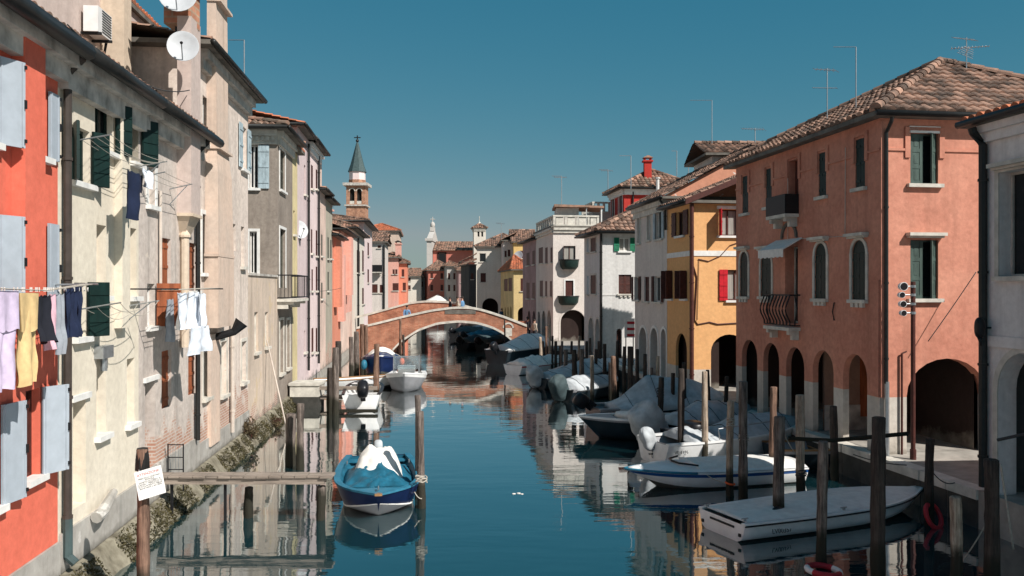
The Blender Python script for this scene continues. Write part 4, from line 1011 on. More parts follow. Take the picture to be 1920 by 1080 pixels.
# white three-arch house with its peeling gable
h = House('canal_house', 'shaded white house with three round arches and peeling orange gable', Rquad(38.45, 43.7, 8), ZR, 9.0)
f = h.f[0]; DB = dict(mat='dkbrown', leafst='louver', frame='white')
h.win(0, (1196, 408, 1201, 456), 'none', sill='stone', surround='stone', frame='white', rev=.12); h.win(0, (1214, 402, 1220, 450), 'none', sill='stone', surround='stone', frame='white', rev=.12)
h.win(0, (1230, 395, 1242, 448), 'open', mat='bluesh', leafst='slab', frame='white', sill='stone', leafw=.3)
h.win(0, (1189, 519, 1199, 562), 'open', leafw=.3, **DB); h.win(0, (1208, 519, 1217, 565), 'shut', **DB); h.win(0, (1227, 518, 1241, 566), 'open', leafw=.3, **DB)
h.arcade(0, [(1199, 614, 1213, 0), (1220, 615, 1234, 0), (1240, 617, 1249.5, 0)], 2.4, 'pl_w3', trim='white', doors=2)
h.cornice((0,), .5, .2, 'stone')
mb = MB(); f3 = h.f[3]; g = [f3.pt(0, 8.98, .02), f3.pt(4.4, 8.98, .02), f3.pt(4.4, 11.55, .02), f3.pt(.0, 9.2, .02)]
mb.hexa([g[0], g[1], g[1]-f3.n3*.3, g[0]-f3.n3*.3, g[3], g[2], g[2]-f3.n3*.3, g[3]-f3.n3*.3]); mb.build('gable_wall', 'pl_orp', h.e)
h.finish('pl_w2').roof('gable', 2.3, .3, 'tile', gut_faces=(0,))
h.pipe(0, 1247.5, 7.6, 9, .06, 'gutter', .1)
# attic
c = at(1325, 300, 42)
mb = None
h = House('roof_attic', 'small tiled attic tower standing behind the peeling gable', [Vector((9.75, 41.6)), Vector((9.6, 45)), Vector((13.4, 45)), Vector((13.4, 41.6))], 8.5, 11.42, 'attic')
h.win(3, (1372, 302, 1380, 316), 'none', mull=False, sill=None, frame='white'); h.finish('pl_w3').roof('cross', .75, .42, 'tile', gutter=False)

# white corner house with green shutters
h = House('canal_house', 'sunlit white house with bright green shutters and low tiled roof', Rquad(50.9, 55.8, 8), ZR, 8.25)
f = h.f[0]; f3 = h.f[3]
M['greenbr'] = plain('bright_green_paint', (.02, .19, .10), .5, .2, 6)
h.win(3, (1161, 446, 1181, 471), 'open', mat='greenbr', leafst='louver', frame='white', sill='white', pane='curtain', leafw=.32)
h.win(3, (1160, 515, 1184, 551), 'shut', mat='dkbrown', leafst='louver', frame='dkbrown', sill='stone', sillb=3)
h.win(0, (1108, 446, 1118, 472), 'shut', mat='dkbrown', sill='stone', surround='stone', rev=.1); h.win(0, (1100, 447, 1104, 473), 'shut', mat='bluesh', sill='stone', rev=.1)
h.win(0, (1108, 516, 1118, 551), 'shut', mat='dkbrown', sill='stone', surround='stone', rev=.1); h.win(0, (1100, 517, 1104, 552), 'shut', mat='bluesh', sill='stone', rev=.1)
h.arcade(0, [(1104, 596, 1113, 0), (1117, 598, 1125, 0)], 2, 'pl_w3', trim='stone')
h.door(3, (1156, 616, 1166, 672), 'dkbrown', arch=.2)
mb = MB(); f3.box(mb, 0, f3.L, 4.55, 4.63, .002, .03); mb.build('belt_course', 'pl_w3', h.e)
h.finish('pl_w3').roof('hip', 2.1, .45, 'tile', tw=.3, gut_faces=(0, 3)); h.pipe(3, 1127, ZR, 8.3, .08, 'gutter', .1, kink=False)
# striped hoarding in the gap
e = thing('striped_hoarding', 'white panel with red stripes leaning beside the shaded lane wall', 'awning', at(1172, 650, 46.5)+Vector((0, 0, 0)))
mb = MB(); p = at(1171, 633, 46.5); q = at(1190, 633, 46.5); zt = at(0, 597, 46.5).z
mb.box(p.x, q.x, 46.5, 46.56, p.z, zt); mb.build('panel', 'white', e)
mb = MB()
for k in range(3): mb.box(p.x+.14, q.x, 46.48, 46.499, p.z+.06+k*.34, p.z+.2+k*.34)
mb.build('stripe', 'redpl', e)
mb = MB(); mb.box(p.x+.05, p.x+.1, 46.5, 46.55, ZR, p.z); mb.box(q.x-.1, q.x-.05, 46.5, 46.55, ZR, p.z); mb.build('leg', 'iron', e)

# two-balcony white house
h = House('canal_house', 'cream white house with two dark green bowl balconies and roof terrace', Rquad(67.2, 75.7, 3.7), ZR, 9.75)
f = h.f[0]; f3 = h.f[3]
h.win(3, (1057, 461, 1079, 505), 'perpl', mat='dkbrown', leafst='slab', frame='dkbrown', pane='curtain', sill=None, leafw=.4)
h.win(3, (1060, 526, 1075, 570), 'shut', mat='dkbrown', leafst='panel', frame='white', surround='white', sill=None)
M['bowl'] = plain('dark_green_iron', (.012, .03, .025), .5, .3, 6)
for y0, y1, x0, x1 in ((488, 505, 1049, 1085), (556, 572, 1046, 1085)):
    r = f3.rect(x0, y0, x1, y1); mb = MB(); u0, u1, z0, z1 = r; n = 12; rows = []
    for zz_, k in ((z0, .72), (z0+.2, .92), (z1, 1.0)):
        rows.append([f3.pt((u0+u1)/2-(u1-u0)/2*k*math.cos(math.pi*j/n), zz_, .002+.75*k*math.sin(math.pi*j/n)**.8) for j in range(n+1)])
    mb.grid(rows); mb.face(rows[0]); b = mb.build('balcony', 'bowl', h.e, True)
    mb = MB(); mb.tube([p_+Vector((0, 0, .03)) for p_ in rows[-1]], .04, 6); mb.build('railing', 'iron', b)
h.arcade(3, [(1051, 581, 1098, 0)], 2.5, 'pl_arc', rev=.15, trim='pl_w2', archk=1)
for r in ((1010, 464, 1018, 494), (1022, 464, 1027, 494), (1032, 464, 1036, 492), (1012, 526, 1018, 556), (1022, 527, 1026, 556), (1031, 527, 1035, 556)): h.win(0, r, 'shut', mat='dkbrown', frame='stone', sill='stone', rev=.1, mull=False)
h.arcade(0, [(1008, 584, 1013, 0), (1016, 583, 1023, 0), (1026, 582, 1033, 0)], 2, 'pl_arc')
h.cornice((0, 3), .4, .25, 'stone')
h.finish('pl_w2')
mb = MB(); mb.prism(h.offset(.2), 9.755, 9.9); mb.build('terrace_slab', 'stone_dk', h.e)
for i in (0, 3):
    g = h.f[i]; mb = MB(); g.box(mb, 0, g.L, 10.62, 10.75, -.25, .02); g.box(mb, 0, g.L, 9.9, 10.02, -.22, .0)
    n = int(g.L/.9)
    for k in range(n+1): g.box(mb, min(g.L-.16, k*g.L/n), min(g.L, k*g.L/n+.16), 10.02, 10.62, -.2, -.01)
    for k in range(n): g.box(mb, k*g.L/n+.25, (k+1)*g.L/n-.1, 10.02, 10.62, -.14, -.06)
    mb.build('balustrade', 'stone', h.e)
mb = MB(); c = h.f[0].pt(3.2, 0, -2); 
mb.box(c.x-1.2, c.x+.6, c.y-1.5, c.y+2, 9.9, 11.5); mb.build('roof_hut', 'pl_w2', h.e)
mb = MB(); mb.hexa([(c.x-1.4, c.y-2.0, 11.55), (c.x+2.6, c.y-2.0, 11.45), (c.x+2.6, c.y+2, 11.45), (c.x-1.4, c.y+2, 11.55), (c.x-1.4, c.y-2, 11.75), (c.x+2.6, c.y-2, 11.6), (c.x+2.6, c.y+2, 11.6), (c.x-1.4, c.y+2, 11.75)]); mb.build('roof', 'tile3', h.e)
mb = MB()
for x in (1.2, 2.4): mb.box(c.x+x-.05, c.x+x+.05, c.y-1.9, c.y-1.8, 9.9, 11.45)
mb.build('pergola_post', 'white', h.e)

# red house with chimney behind
B0 = Vector((9.19, 70)); 
h = House('house', 'deep red house with tall red chimney rising behind the white corner house', [B0, B0+Vector((-.6, 4.7)), B0+Vector((5.2, 5.4)), B0+Vector((5.8, .6))], ZR, 13.1)
h.win(0, (1146, 372, 1152, 412), 'none', surround='white', frame='white', sill='white', rev=.12, mull=False); h.win(0, (1160, 362, 1167, 408), 'none', surround='white', frame='white', sill='white', rev=.12, mull=False)
h.cornice((0, 3), .45, .25, 'white'); h.finish('pl_redd').roof('hip', 1.75, .5, 'tile3', tw=.34, tl=.45)
c = at(1214, 340, 71.5); h.chimney(c.x, 71.5, 13, 16.0, .6, 'pl_redd', 'tile3', .12); h.pipe(3, 1187, 9, 13.1, .07, 'gutter', .1, kink=False)
mb = MB(); c = at(1233, 345, 69.5); mb.tube([Vector((c.x, 69.5, 9.5)), Vector((c.x, 69.5, 13.9))], .14, 8); mb.tube([Vector((c.x, 69.5, 13.9)), Vector((c.x, 69.5, 14.0))], .22, 8); mb.build('flue', 'pl_w3', h.e)
# grey terraced house beside it
B0 = Vector((7.1, 75.5))
h = House('house', 'grey house topped by a white balustraded terrace beside the deep red one', [B0, B0+Vector((-.6, 4.7)), B0+Vector((1.5, 5.2)), B0+Vector((2.1, .4))], ZR, 11.65)
h.finish('pl_wgrey')
for i in (0, 3):
    g = h.f[i]; mb = MB(); g.box(mb, 0, g.L, 12.5, 12.65, -.2, .02); g.box(mb, 0, g.L, 11.65, 11.8, -.2, .05)
    for k in range(int(g.L/.5)+1): g.box(mb, min(g.L-.2, k*.5), min(g.L, k*.5+.2), 11.8, 12.5, -.16, -.02)
    mb.build('balustrade', 'stone', h.e)
mb = MB(); mb.prism(h.offset(-.01), 11.652, 11.7); mb.build('terrace_slab', 'stone_dk', h.e)

# dull pink house, far right row
h = House('canal_house', 'dull pink house with dark paired windows beyond the balcony house', Rquad(75.75, 84, 8), ZR, 9.3)
for r in ((987, 474, 993, 498), (998, 470, 1003, 496), (987, 530, 993, 560), (998, 530, 1003, 560)): h.win(0, r, 'shut', mat='dkbrown', frame='stone', rev=.1, mull=False)
h.arcade(0, [(989, 583, 995, 0), (998, 583, 1004, 0)], 2, 'pl_arc'); h.finish('pl_violet').roof('hip', 1.4, .4, 'tile3', tw=.35)
def far_house(name, label, px0, px1, d, ytop, mat, dep=7, roof='hip', rise=1.8, tile='tile', wins=(), arches=(), side=-.13, lw=(), la=(), tw=.28, cat='house', z0=ZR, base_wins='dkbrown', band=None):
    A = Vector((K(px0)*d, d)); D = Vector((K(px1)*d, d)); B = A+Vector((side*dep, dep)); C = D+Vector((side*dep, dep))
    h = House(name, label, [A, B, C, D], z0, H-(ytop-540)*d/F, cat)
    for r in wins: h.win(3, r[:4], 'shut' if len(r) < 5 else r[4], mat=base_wins, frame='stone', sill='stone', rev=.12, mull=False)
    for r in lw: h.win(0, r, 'shut', mat=base_wins, frame='stone', sill=None, rev=.12, mull=False)
    if arches: h.arcade(3, arches, 2, 'pl_arc')
    if la: h.arcade(0, la, 2, 'pl_arc')
    h.finish(mat)
    if roof: h.roof(roof, rise, .35, tile, tw=tw, tl=tw*1.4, gutter=False)
    return h
h = far_house('canal_house', 'low light yellow house with red tiles and one big arch', 963, 992, 93, 507, 'pl_ochre2', 12, 'hipx', 1.7, 'tile2', wins=((976, 522, 984, 546),), arches=((971, 576, 992, 0),), lw=((945, 523, 952, 546), (953, 521, 960, 546)), la=((941, 577, 944, 0), (946, 576, 949, 0), (951, 575, 954, 0), (956, 574, 959.5, 0)))
h = far_house('house', 'tall ochre yellow house with brown tile roof behind the low yellow one', 963, 1004, 106, 455, 'pl_ochre', 10, 'cross', 1.7, 'tile', wins=((975, 470, 981, 484),), side=-.05)
h = far_house('house', 'pale pedimented house front between the white house and the ochre house', 944, 962, 108, 452, 'pl_w2', 9, 'shed', .9, 'tile3', wins=((946, 470, 950, 482), (952, 468, 957, 481)), side=-.05)
h = far_house('canal_house', 'plain cream white house with wide dark arch above the bridge', 894, 990, 116, 464, 'pl_white', 10, 'hipx', 2.0, 'tile', wins=((899, 475, 911, 491, 'none'), (901, 512, 911, 529)), arches=((904, 559, 934, 0),), side=.0)
# church and its little bell tower
e = thing('church', 'brick red church with brown roof and white pedimented front', 'church', at(812, 560, 172))
d = 172; x0, x1 = K(812)*d, K(889)*d; ze = H-(470-540)*d/F; zr = H-(450-540)*d/F
mb = MB(); mb.box(x0, x1, d, d+12, ZR, ze); mb.build('wall', 'pl_brickred', e)
mb = MB(); pl = [(x0, d-.5, ze), (x1, d-.5, ze), (x1, d+6, zr), (x0, d+6, zr)]; mb.face(pl, 0, (0, 0)); tile_plane(mb, pl, .5, .7, .12); mb.face([(x0, d+12.5, ze), (x1, d+12.5, ze), (x1, d+6, zr), (x0, d+6, zr)], 0, (1, 1)); mb.build('roof', 'tile3', e)
mb = MB(); xa, xb = K(801)*d, K(811)*d; zt = H-(452-540)*d/F; za = H-(430-540)*d/F
mb.box(xa, xb, d-1, d+13, ZR, zt); mb.box(xa-.3, xb+.15, d-1.3, d+13.3, zt, zt+.5)
mb.hexa([(xa, d-1, zt+.5), (xb, d-1, zt+.5), (xb, d+13, zt+.5), (xa, d+13, zt+.5), (xa, d+5.5, za), (xb, d+5.5, za), (xb, d+6.5, za), (xa, d+6.5, za)])
mb.box((xa+xb)/2-.45, (xa+xb)/2+.45, d+5, d+7, za, za+.8); mb.blob(((xa+xb)/2, d+6, za+1.3), (.5, .5, .7), 1); mb.tube([((xa+xb)/2, d+6, za+1.8), ((xa+xb)/2, d+6, za+3.0)], .09, 5); mb.tube([((xa+xb)/2-.5, d+6, za+2.5), ((xa+xb)/2+.5, d+6, za+2.5)], .09, 5)
mb.build('front', 'pl_wgrey', e)
mb = MB(); wx0, wx1 = K(823)*d, K(834)*d; wz0, wz1 = H-(493-540)*d/F, H-(476-540)*d/F; mb.box(wx0, wx1, d-.12, d-.01, wz0, wz1); w_ = mb.build('window', 'iron', e); mb = MB(); mb.box(wx0-.3, wx0, d-.15, d-.002, wz0-.3, wz1+.3); mb.box(wx1, wx1+.3, d-.15, d-.002, wz0-.3, wz1+.3); mb.box(wx0-.3, wx1+.3, d-.15, d-.002, wz1, wz1+.3); mb.build('surround', 'pl_arc', w_)
d = 168
h = House('bell_tower', 'small square cream bell tower with paired openings beside the church', [Vector((K(888.5)*d, d)), Vector((K(888.5)*d-.3, d+2.4)), Vector((K(911)*d-.3, d+2.4)), Vector((K(911)*d, d))], ZR, H-(429-540)*d/F, 'bell tower')
h.win(3, (895, 433, 899, 444), 'none', arch=True, sill=None, mull=False, frame='stone', pane='dark'); h.win(3, (902, 433, 906, 444), 'none', arch=True, sill=None, mull=False, frame='stone', pane='dark')
h.cornice((0, 3), .5, .2, 'stone'); h.finish('pl_white').roof('hip', .9, .3, 'tile3', tw=.4, gutter=False)
mb = MB(); c = h.cen; mb.tube([(c.x, c.y, h.z1+.9), (c.x, c.y, h.z1+2.6)], .07, 5); mb.blob((c.x, c.y, h.z1+1.1), (.3, .3, .35), 1, 8, 6); mb.build('finial', 'stone', h.e)
far_house('house', 'dark brown roofed house in shade beside the bell tower', 866, 890, 150, 492, 'pl_brickred', 9, 'shed', 1.4, 'tile3', side=-.1)
far_house('house', 'brick red house with hipped roof in front of the church', 803, 850, 150, 508, 'pl_brickred', 9, 'hipx', 1.8, 'tile3', wins=((807, 513, 812, 522), (826, 512, 831, 523), (807, 534, 812, 545), (826, 534, 831, 545)), side=-.2)
far_house('house', 'grey and white house with narrow windows right of the brick red house', 838, 860, 146, 500, 'pl_wgrey', 9, 'hipx', .9, 'tile3', wins=((840, 512, 844, 524), (850, 512, 854, 524), (840, 534, 844, 546), (850, 534, 854, 546)), side=-.2)
far_house('house', 'dull pink narrow house with tall pale pilaster beyond the bridge', 860, 880, 143, 508, 'pl_violet', 9, 'cross', 1.0, 'tile', wins=((864, 516, 868, 530), (872, 516, 876, 530), (864, 542, 868, 556), (872, 542, 876, 556)), side=-.2)
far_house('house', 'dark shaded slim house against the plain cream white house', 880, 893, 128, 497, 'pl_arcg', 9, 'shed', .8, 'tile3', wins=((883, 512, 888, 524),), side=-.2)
far_house('house', 'far white house with two rows of small windows left of the brick red house', 755, 790, 152, 519, 'pl_white', 9, 'cross', 1.4, 'tile3', wins=((765, 521, 770, 527), (765, 535, 770, 543)), side=-.2)
far_house('house', 'far low grey house behind the far end of the bridge', 780, 806, 156, 521, 'pl_wgrey', 9, 'cross', 1.2, 'tile3', wins=((790, 528, 793, 538), (797, 528, 800, 538)), side=-.2)
far_house('house', 'distant pink roofed building on the skyline behind the far houses', 735, 806, 190, 514, 'pl_coral', 9, 'hipx', 1.2, 'tile2')
# left side beyond the bridge
h = far_house('canal_house', 'cream house with planted balcony and square dark window beyond the bridge', 692, 721, 96, 455, 'pl_w2', 9, 'cross', 1.3, 'tile', wins=((694, 533, 708, 549), (712, 534, 718, 549), (708, 460, 714, 465)), side=-.1)
h.balcony(3, (692, 497, 716, 510), .8, 'iron', 'stone', solid='iron'); h.pipe(3, 720, 2, 9.8, .1, 'gutter', .1, kink=False)
h.win(3, (709, 482, 716, 497), 'none', sill=None, mull=False) if False else None
h = far_house('house', 'raspberry pink house with small white window surrounds', 724, 746, 108, 484, 'pl_coral', 8, 'hipx', .7, 'tile3', wins=((736, 505, 740, 514), (741, 505, 745, 514), (736, 531, 747, 545)), side=-.1)
c = at(745, 480, 108); h.chimney(c.x, 109, 9, 11, .7, 'pl_coral', 'iron', .1)
far_house('house', 'narrow salmon house with dark tall windows next to the raspberry one', 746, 763, 112, 494, 'pl_salmon', 8, 'hipx', .5, 'tile3', wins=((753, 505, 758, 519), (755, 530, 761, 545)), side=-.1)
far_house('house', 'large brick and plaster hall with bright orange hipped roof', 675, 747, 128, 434, 'pl_peach', 14, 'hipx', 1.5, 'tile2', side=-.1)

# campanile
d = 260; cx = K(670)*d; hw = 17.5*d/F; Z = lambda py: H-(py-540)*d/F
e = thing('bell_tower', 'tall brick bell tower with green conical spire', 'bell tower', (cx, d, ZR))
mb = MB(); mb.box(cx-hw, cx+hw, d-hw, d+hw, ZR, Z(388)); mb.build('shaft', 'bricktower', e)
h = House('belfry', 'x', [Vector((cx-hw, d-hw)), Vector((cx-hw, d+hw)), Vector((cx+hw, d+hw)), Vector((cx+hw, d-hw))], Z(386), Z(350))
for i in (0, 3):
    for a, b in ((.18, .44), (.56, .82)):
        L = h.f[i].L; r = (L*a, L*b, Z(384), Z(356)); h.hole(i, r, (r[1]-r[0])/2, .6)
        mb = MB(); h.f[i].box(mb, r[0], r[1], r[2], r[2]+.9, -.3, -.1); mb.build('parapet', 'stone', h.e)
        mb = MB(); h.archband(mb, h.f[i], r[0], r[1], r[3], (r[1]-r[0])/2, .25, .01, .1); mb.build('arch_trim', 'stone', h.e)
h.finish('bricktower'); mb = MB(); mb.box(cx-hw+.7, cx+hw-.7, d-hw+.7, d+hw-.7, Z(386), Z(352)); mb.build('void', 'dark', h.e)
for k in ('label', 'category'): del h.e[k]
for ch in list(h.e.children):
    ch.parent = e; off = h.e.location-e.location; ch.location = off
bpy.data.objects.remove(h.e)
mb = MB(); mb.box(cx-hw-.5, cx+hw+.5, d-hw-.5, d+hw+.5, Z(388), Z(385.5)); mb.build('string_course', 'conc', e); mb = MB(); mb.box(cx-hw-.9, cx+hw+.9, d-hw-.9, d+hw+.9, Z(350), Z(345)); mb.build('cornice', 'conc', e)
def octo(r, z): return [(cx+r*math.cos(math.pi/8+math.pi/4*k), d+r*math.sin(math.pi/8+math.pi/4*k), z) for k in range(8)]
mb = MB(); mb.grid([octo(hw*.92, Z(345)), octo(hw*.92, Z(338)), octo(hw*.88, Z(338)), octo(hw*.88, Z(323))], [1, 0, 0], True); mb.build('drum', ['pl_pinkw', 'bricktower'], e)
mb = MB(); mb.grid([octo(hw*1.02, Z(323)), octo(hw*.72, Z(308)), octo(hw*.12, Z(268)), octo(.02, Z(265))], 0, True); mb.build('spire', 'copper', e)
mb = MB(); mb.tube([(cx, d, Z(267)), (cx, d, Z(254))], .18, 6); mb.tube([(cx-1, d, Z(258)), (cx+1, d, Z(258))], .16, 6); mb.blob((cx, d, Z(264)), (.5, .5, .5), 1, 8, 6); mb.build('finial', 'iron', e)

# ------------------------------------------------------------ bridge
def interp(pts, x):
    for a, b in zip(pts[:-1], pts[1:]):
        if a[0] <= x <= b[0]: return a[1]+(b[1]-a[1])*(x-a[0])/(b[0]-a[0])
    return pts[0][1] if x < pts[0][0] else pts[-1][1]
D0, D1 = 64.0, 69.5
def smoothpts(pts, n=60):
    xs = [pts[0][0]+(pts[-1][0]-pts[0][0])*i/n for i in range(n+1)]; ys = [interp(pts, x) for x in xs]
    for _ in range(4): ys = [ys[0]]+[(ys[i-1]+2*ys[i]+ys[i+1])/4 for i in range(1, n)]+[ys[-1]]
    return list(zip(xs, ys))
tn = smoothpts([(668, 613), (700, 606), (760, 591), (810, 580), (850, 575), (885, 575), (910, 581), (950, 594), (988, 609)])
tf = smoothpts([(640, 600), (693, 587), (730, 577), (770, 566), (800, 563), (840, 564), (870, 571), (900, 580), (960, 598)])
ta = smoothpts([(736, 658), (752, 641), (785, 620), (820, 608), (860, 604), (895, 607), (925, 616), (950, 630), (966, 646)])
topn = [(K(x)*D0, H-(y-540)*D0/F) for x, y in tn]; topf = [(K(x)*D1, H-(y-540)*D1/F) for x, y in tf]; arc = [(K(x)*D0, H-(y-540)*D0/F) for x, y in ta]
e = thing('bridge', 'arched brick footbridge with pale stone coping crossing the canal', 'bridge', (arc[0][0], D0, 0))
def span(mb, y0, y1, top, off, m=0, dz=0):
    xs = sorted({topn[0][0]+(topn[-1][0]-topn[0][0])*i/70 for i in range(71)} | {arc[0][0], arc[-1][0]})
    for a, b in zip(xs[:-1], xs[1:]):
        c = (a+b)/2; inside = arc[0][0] < c < arc[-1][0]
        lo = lambda x: interp(arc, x) if inside else -1.0
        mb.hexa([(a, y0, lo(a)), (b, y0, lo(b)), (b, y1, lo(b)), (a, y1, lo(a)), (a, y0, interp(top, a)+off), (b, y0, interp(top, b)+off), (b, y1, interp(top, b)+off), (a, y1, interp(top, a)+off)], m)
mb = MB(); span(mb, D0, D0+.35, topn, -.16); mb.build('parapet', 'brick', e)
mb = MB(); span(mb, D1-.35, D1, topf, -.16); mb.build('parapet', 'brick', e)
mb = MB(); span(mb, D0+.35, D1-.35, topn, -1.05); mb.build('deck', 'brick', e)
for y, top in ((D0, topn), (D1-.35, topf)):
    mb = MB()
    for (a, za), (b, zb) in zip(top[:-1], top[1:]): mb.hexa([(a, y-.07, za-.16), (b, y-.07, zb-.16), (b, y+.42, zb-.16), (a, y+.42, za-.16), (a, y-.07, za), (b, y-.07, zb), (b, y+.42, zb), (a, y+.42, za)])
    mb.build('coping', 'stone', e)
mb = MB()
for (a, za), (b, zb) in zip(arc[:-1], arc[1:]): mb.hexa([(a, D0-.05, za-.02), (b, D0-.05, zb-.02), (b, D0+.3, zb-.02), (a, D0+.3, za-.02), (a, D0-.05, za+.15), (b, D0-.05, zb+.15), (b, D0+.3, zb+.15), (a, D0+.3, za+.15)])
mb.build('arch_ring', 'stone', e)
mb = MB(); mb.box(K(834)*D0, K(892)*D0, D0-.03, D0+.1, 3.05, 3.36); mb.build('plaque', 'stone_dk', e)
mb = MB(); c = Vector((K(953)*D0, D0)); 
for k in range(12):
    a0, a1 = math.pi*k/12, math.pi*(k+1)/12
    mb.hexa([(c.x-.3*math.cos(a0), D0-.04, 2.0+.3*math.sin(a0)), (c.x-.3*math.cos(a1), D0-.04, 2.0+.3*math.sin(a1)), (c.x-.3*math.cos(a1), D0+.05, 2.0+.3*math.sin(a1)), (c.x-.3*math.cos(a0), D0+.05, 2.0+.3*math.sin(a0)), (c.x-.42*math.cos(a0), D0-.04, 2.0+.42*math.sin(a0)), (c.x-.42*math.cos(a1), D0-.04, 2.0+.42*math.sin(a1)), (c.x-.42*math.cos(a1), D0+.05, 2.0+.42*math.sin(a1)), (c.x-.42*math.cos(a0), D0+.05, 2.0+.42*math.sin(a0))])
mb.box(c.x-.28, c.x+.28, D0-.03, D0+.02, 1.4, 2.0); mb.build('niche', 'stone', e)
# ------------------------------------------------------------ mooring posts
def post(px, ytop, ybase, wpx, label, mat='post', lean=0., name='mooring_post', d=None, group=None, seed=None, flat=True):
    d = d or F*H/(ybase-540); c = Vector((K(px)*d, d, 0)); top = H-(ytop-540)*d/F; r = max(.045, wpx*d/F/2)
    rd = random.Random(seed or int(px*13+ytop)); n = 14; rows = []; k = 22
    ph = [rd.uniform(.88, 1.08) for _ in range(n)]; bx, by = rd.uniform(-.03, .03), rd.uniform(-.03, .03)
    for i in range(k+1):
        t = i/k; z = -.7+(top+.7)*t; row = []
        rr = r*(1.06-.14*t)*(1+.05*math.sin(t*9+px)+rd.uniform(-.03, .03))
        ox = bx*math.sin(t*3.1)+lean*(t-.3); oy = by*math.sin(t*2.3)
        for j in range(n):
            a = 2*math.pi*j/n; q = rr*ph[j]*(1+.13*noise.noise(Vector((math.cos(a)*2, math.sin(a)*2, z*1.7+px)))+.07*noise.noise(Vector((math.cos(a)*5, math.sin(a)*5, z*5+px))))
            row.append((ox+q*math.cos(a), oy+q*math.sin(a), z+(rd.uniform(-.03, .03) if i == k and not flat else 0)))
        rows.append(row)
    tr = [(p[0]*.8+rows[-1][0][0]*0, p[1]*.8, top+.02) for p in rows[-1]]
    tr = [((p[0]-ox)*.8+ox, (p[1]-oy)*.8+oy, top+.012) for p in rows[-1]]
    mb = MB(); mb.grid(rows+[tr], 0, True); mb.face(tr); 
    o = mb.build(name, mat, None, smooth=True); o.location = c
    for p in o.data.polygons:
        if p.normal.z > .7: p.use_smooth = False
    return tag(o, label, 'mooring post', group)
# left side
sp_d = 13.2
p0 = post(267, 842, 0, 23, 'dark topped wooden post carrying the white warning sign', 'postred', d=sp_d)
post(546, 776, 873, 19, 'thick grey post with flat top right behind the plank jetty', 'post')
post(564, 757, 880, 15, 'slimmer taller grey post touching the thick one behind the plank jetty', 'post')
post(603, 912, 0, 18, 'stubby post holding up the free end of the plank jetty', 'post', d=18.4)
post(467, 914, 0, 17, 'short algae covered post under the middle of the plank jetty', 'postdk', d=18.6)
post(783, 742, 956, 12, 'tall leaning thin post beside the blue boat', 'post', d=20.2)
post(791, 772, 968, 15, 'shorter stout post in front of the thin one at the bow of the blue boat', 'post', lean=-.06, d=19.4)
post(629, 652, 775, 12, 'pale post left of the white outboard boat at the end of the side dock', 'post', d=33.6)
post(619, 690, 775, 11, 'low rotten pile at the foot of the side dock', 'postdk', d=34.2)
post(707, 645, 752, 11, 'orange brown pole standing between the two white boats', 'postred', d=36.6)
for px, yt, yb, w_, m, lb in ((634, 640, 722, 11, 'postdk', 'dark pile behind the side dock rail'), (658, 632, 704, 9, 'post', 'grey pole left of the blue covered boat'), (668, 622, 702, 10, 'post', 'taller grey pole against the pink wall by the blue covered boat'),
    (679, 608, 690, 9, 'postred', 'left one of the twin brown poles at the bridge foot'), (686, 610, 690, 8, 'postred', 'right one of the twin brown poles at the bridge foot'), (751, 598, 683, 5, 'postred', 'thin brown pole standing in front of the bridge arch'), (756, 628, 684, 5, 'postdk', 'short dark pole beside the thin brown one in the bridge arch')):
    post(px, yt, yb, w_, lb, m)
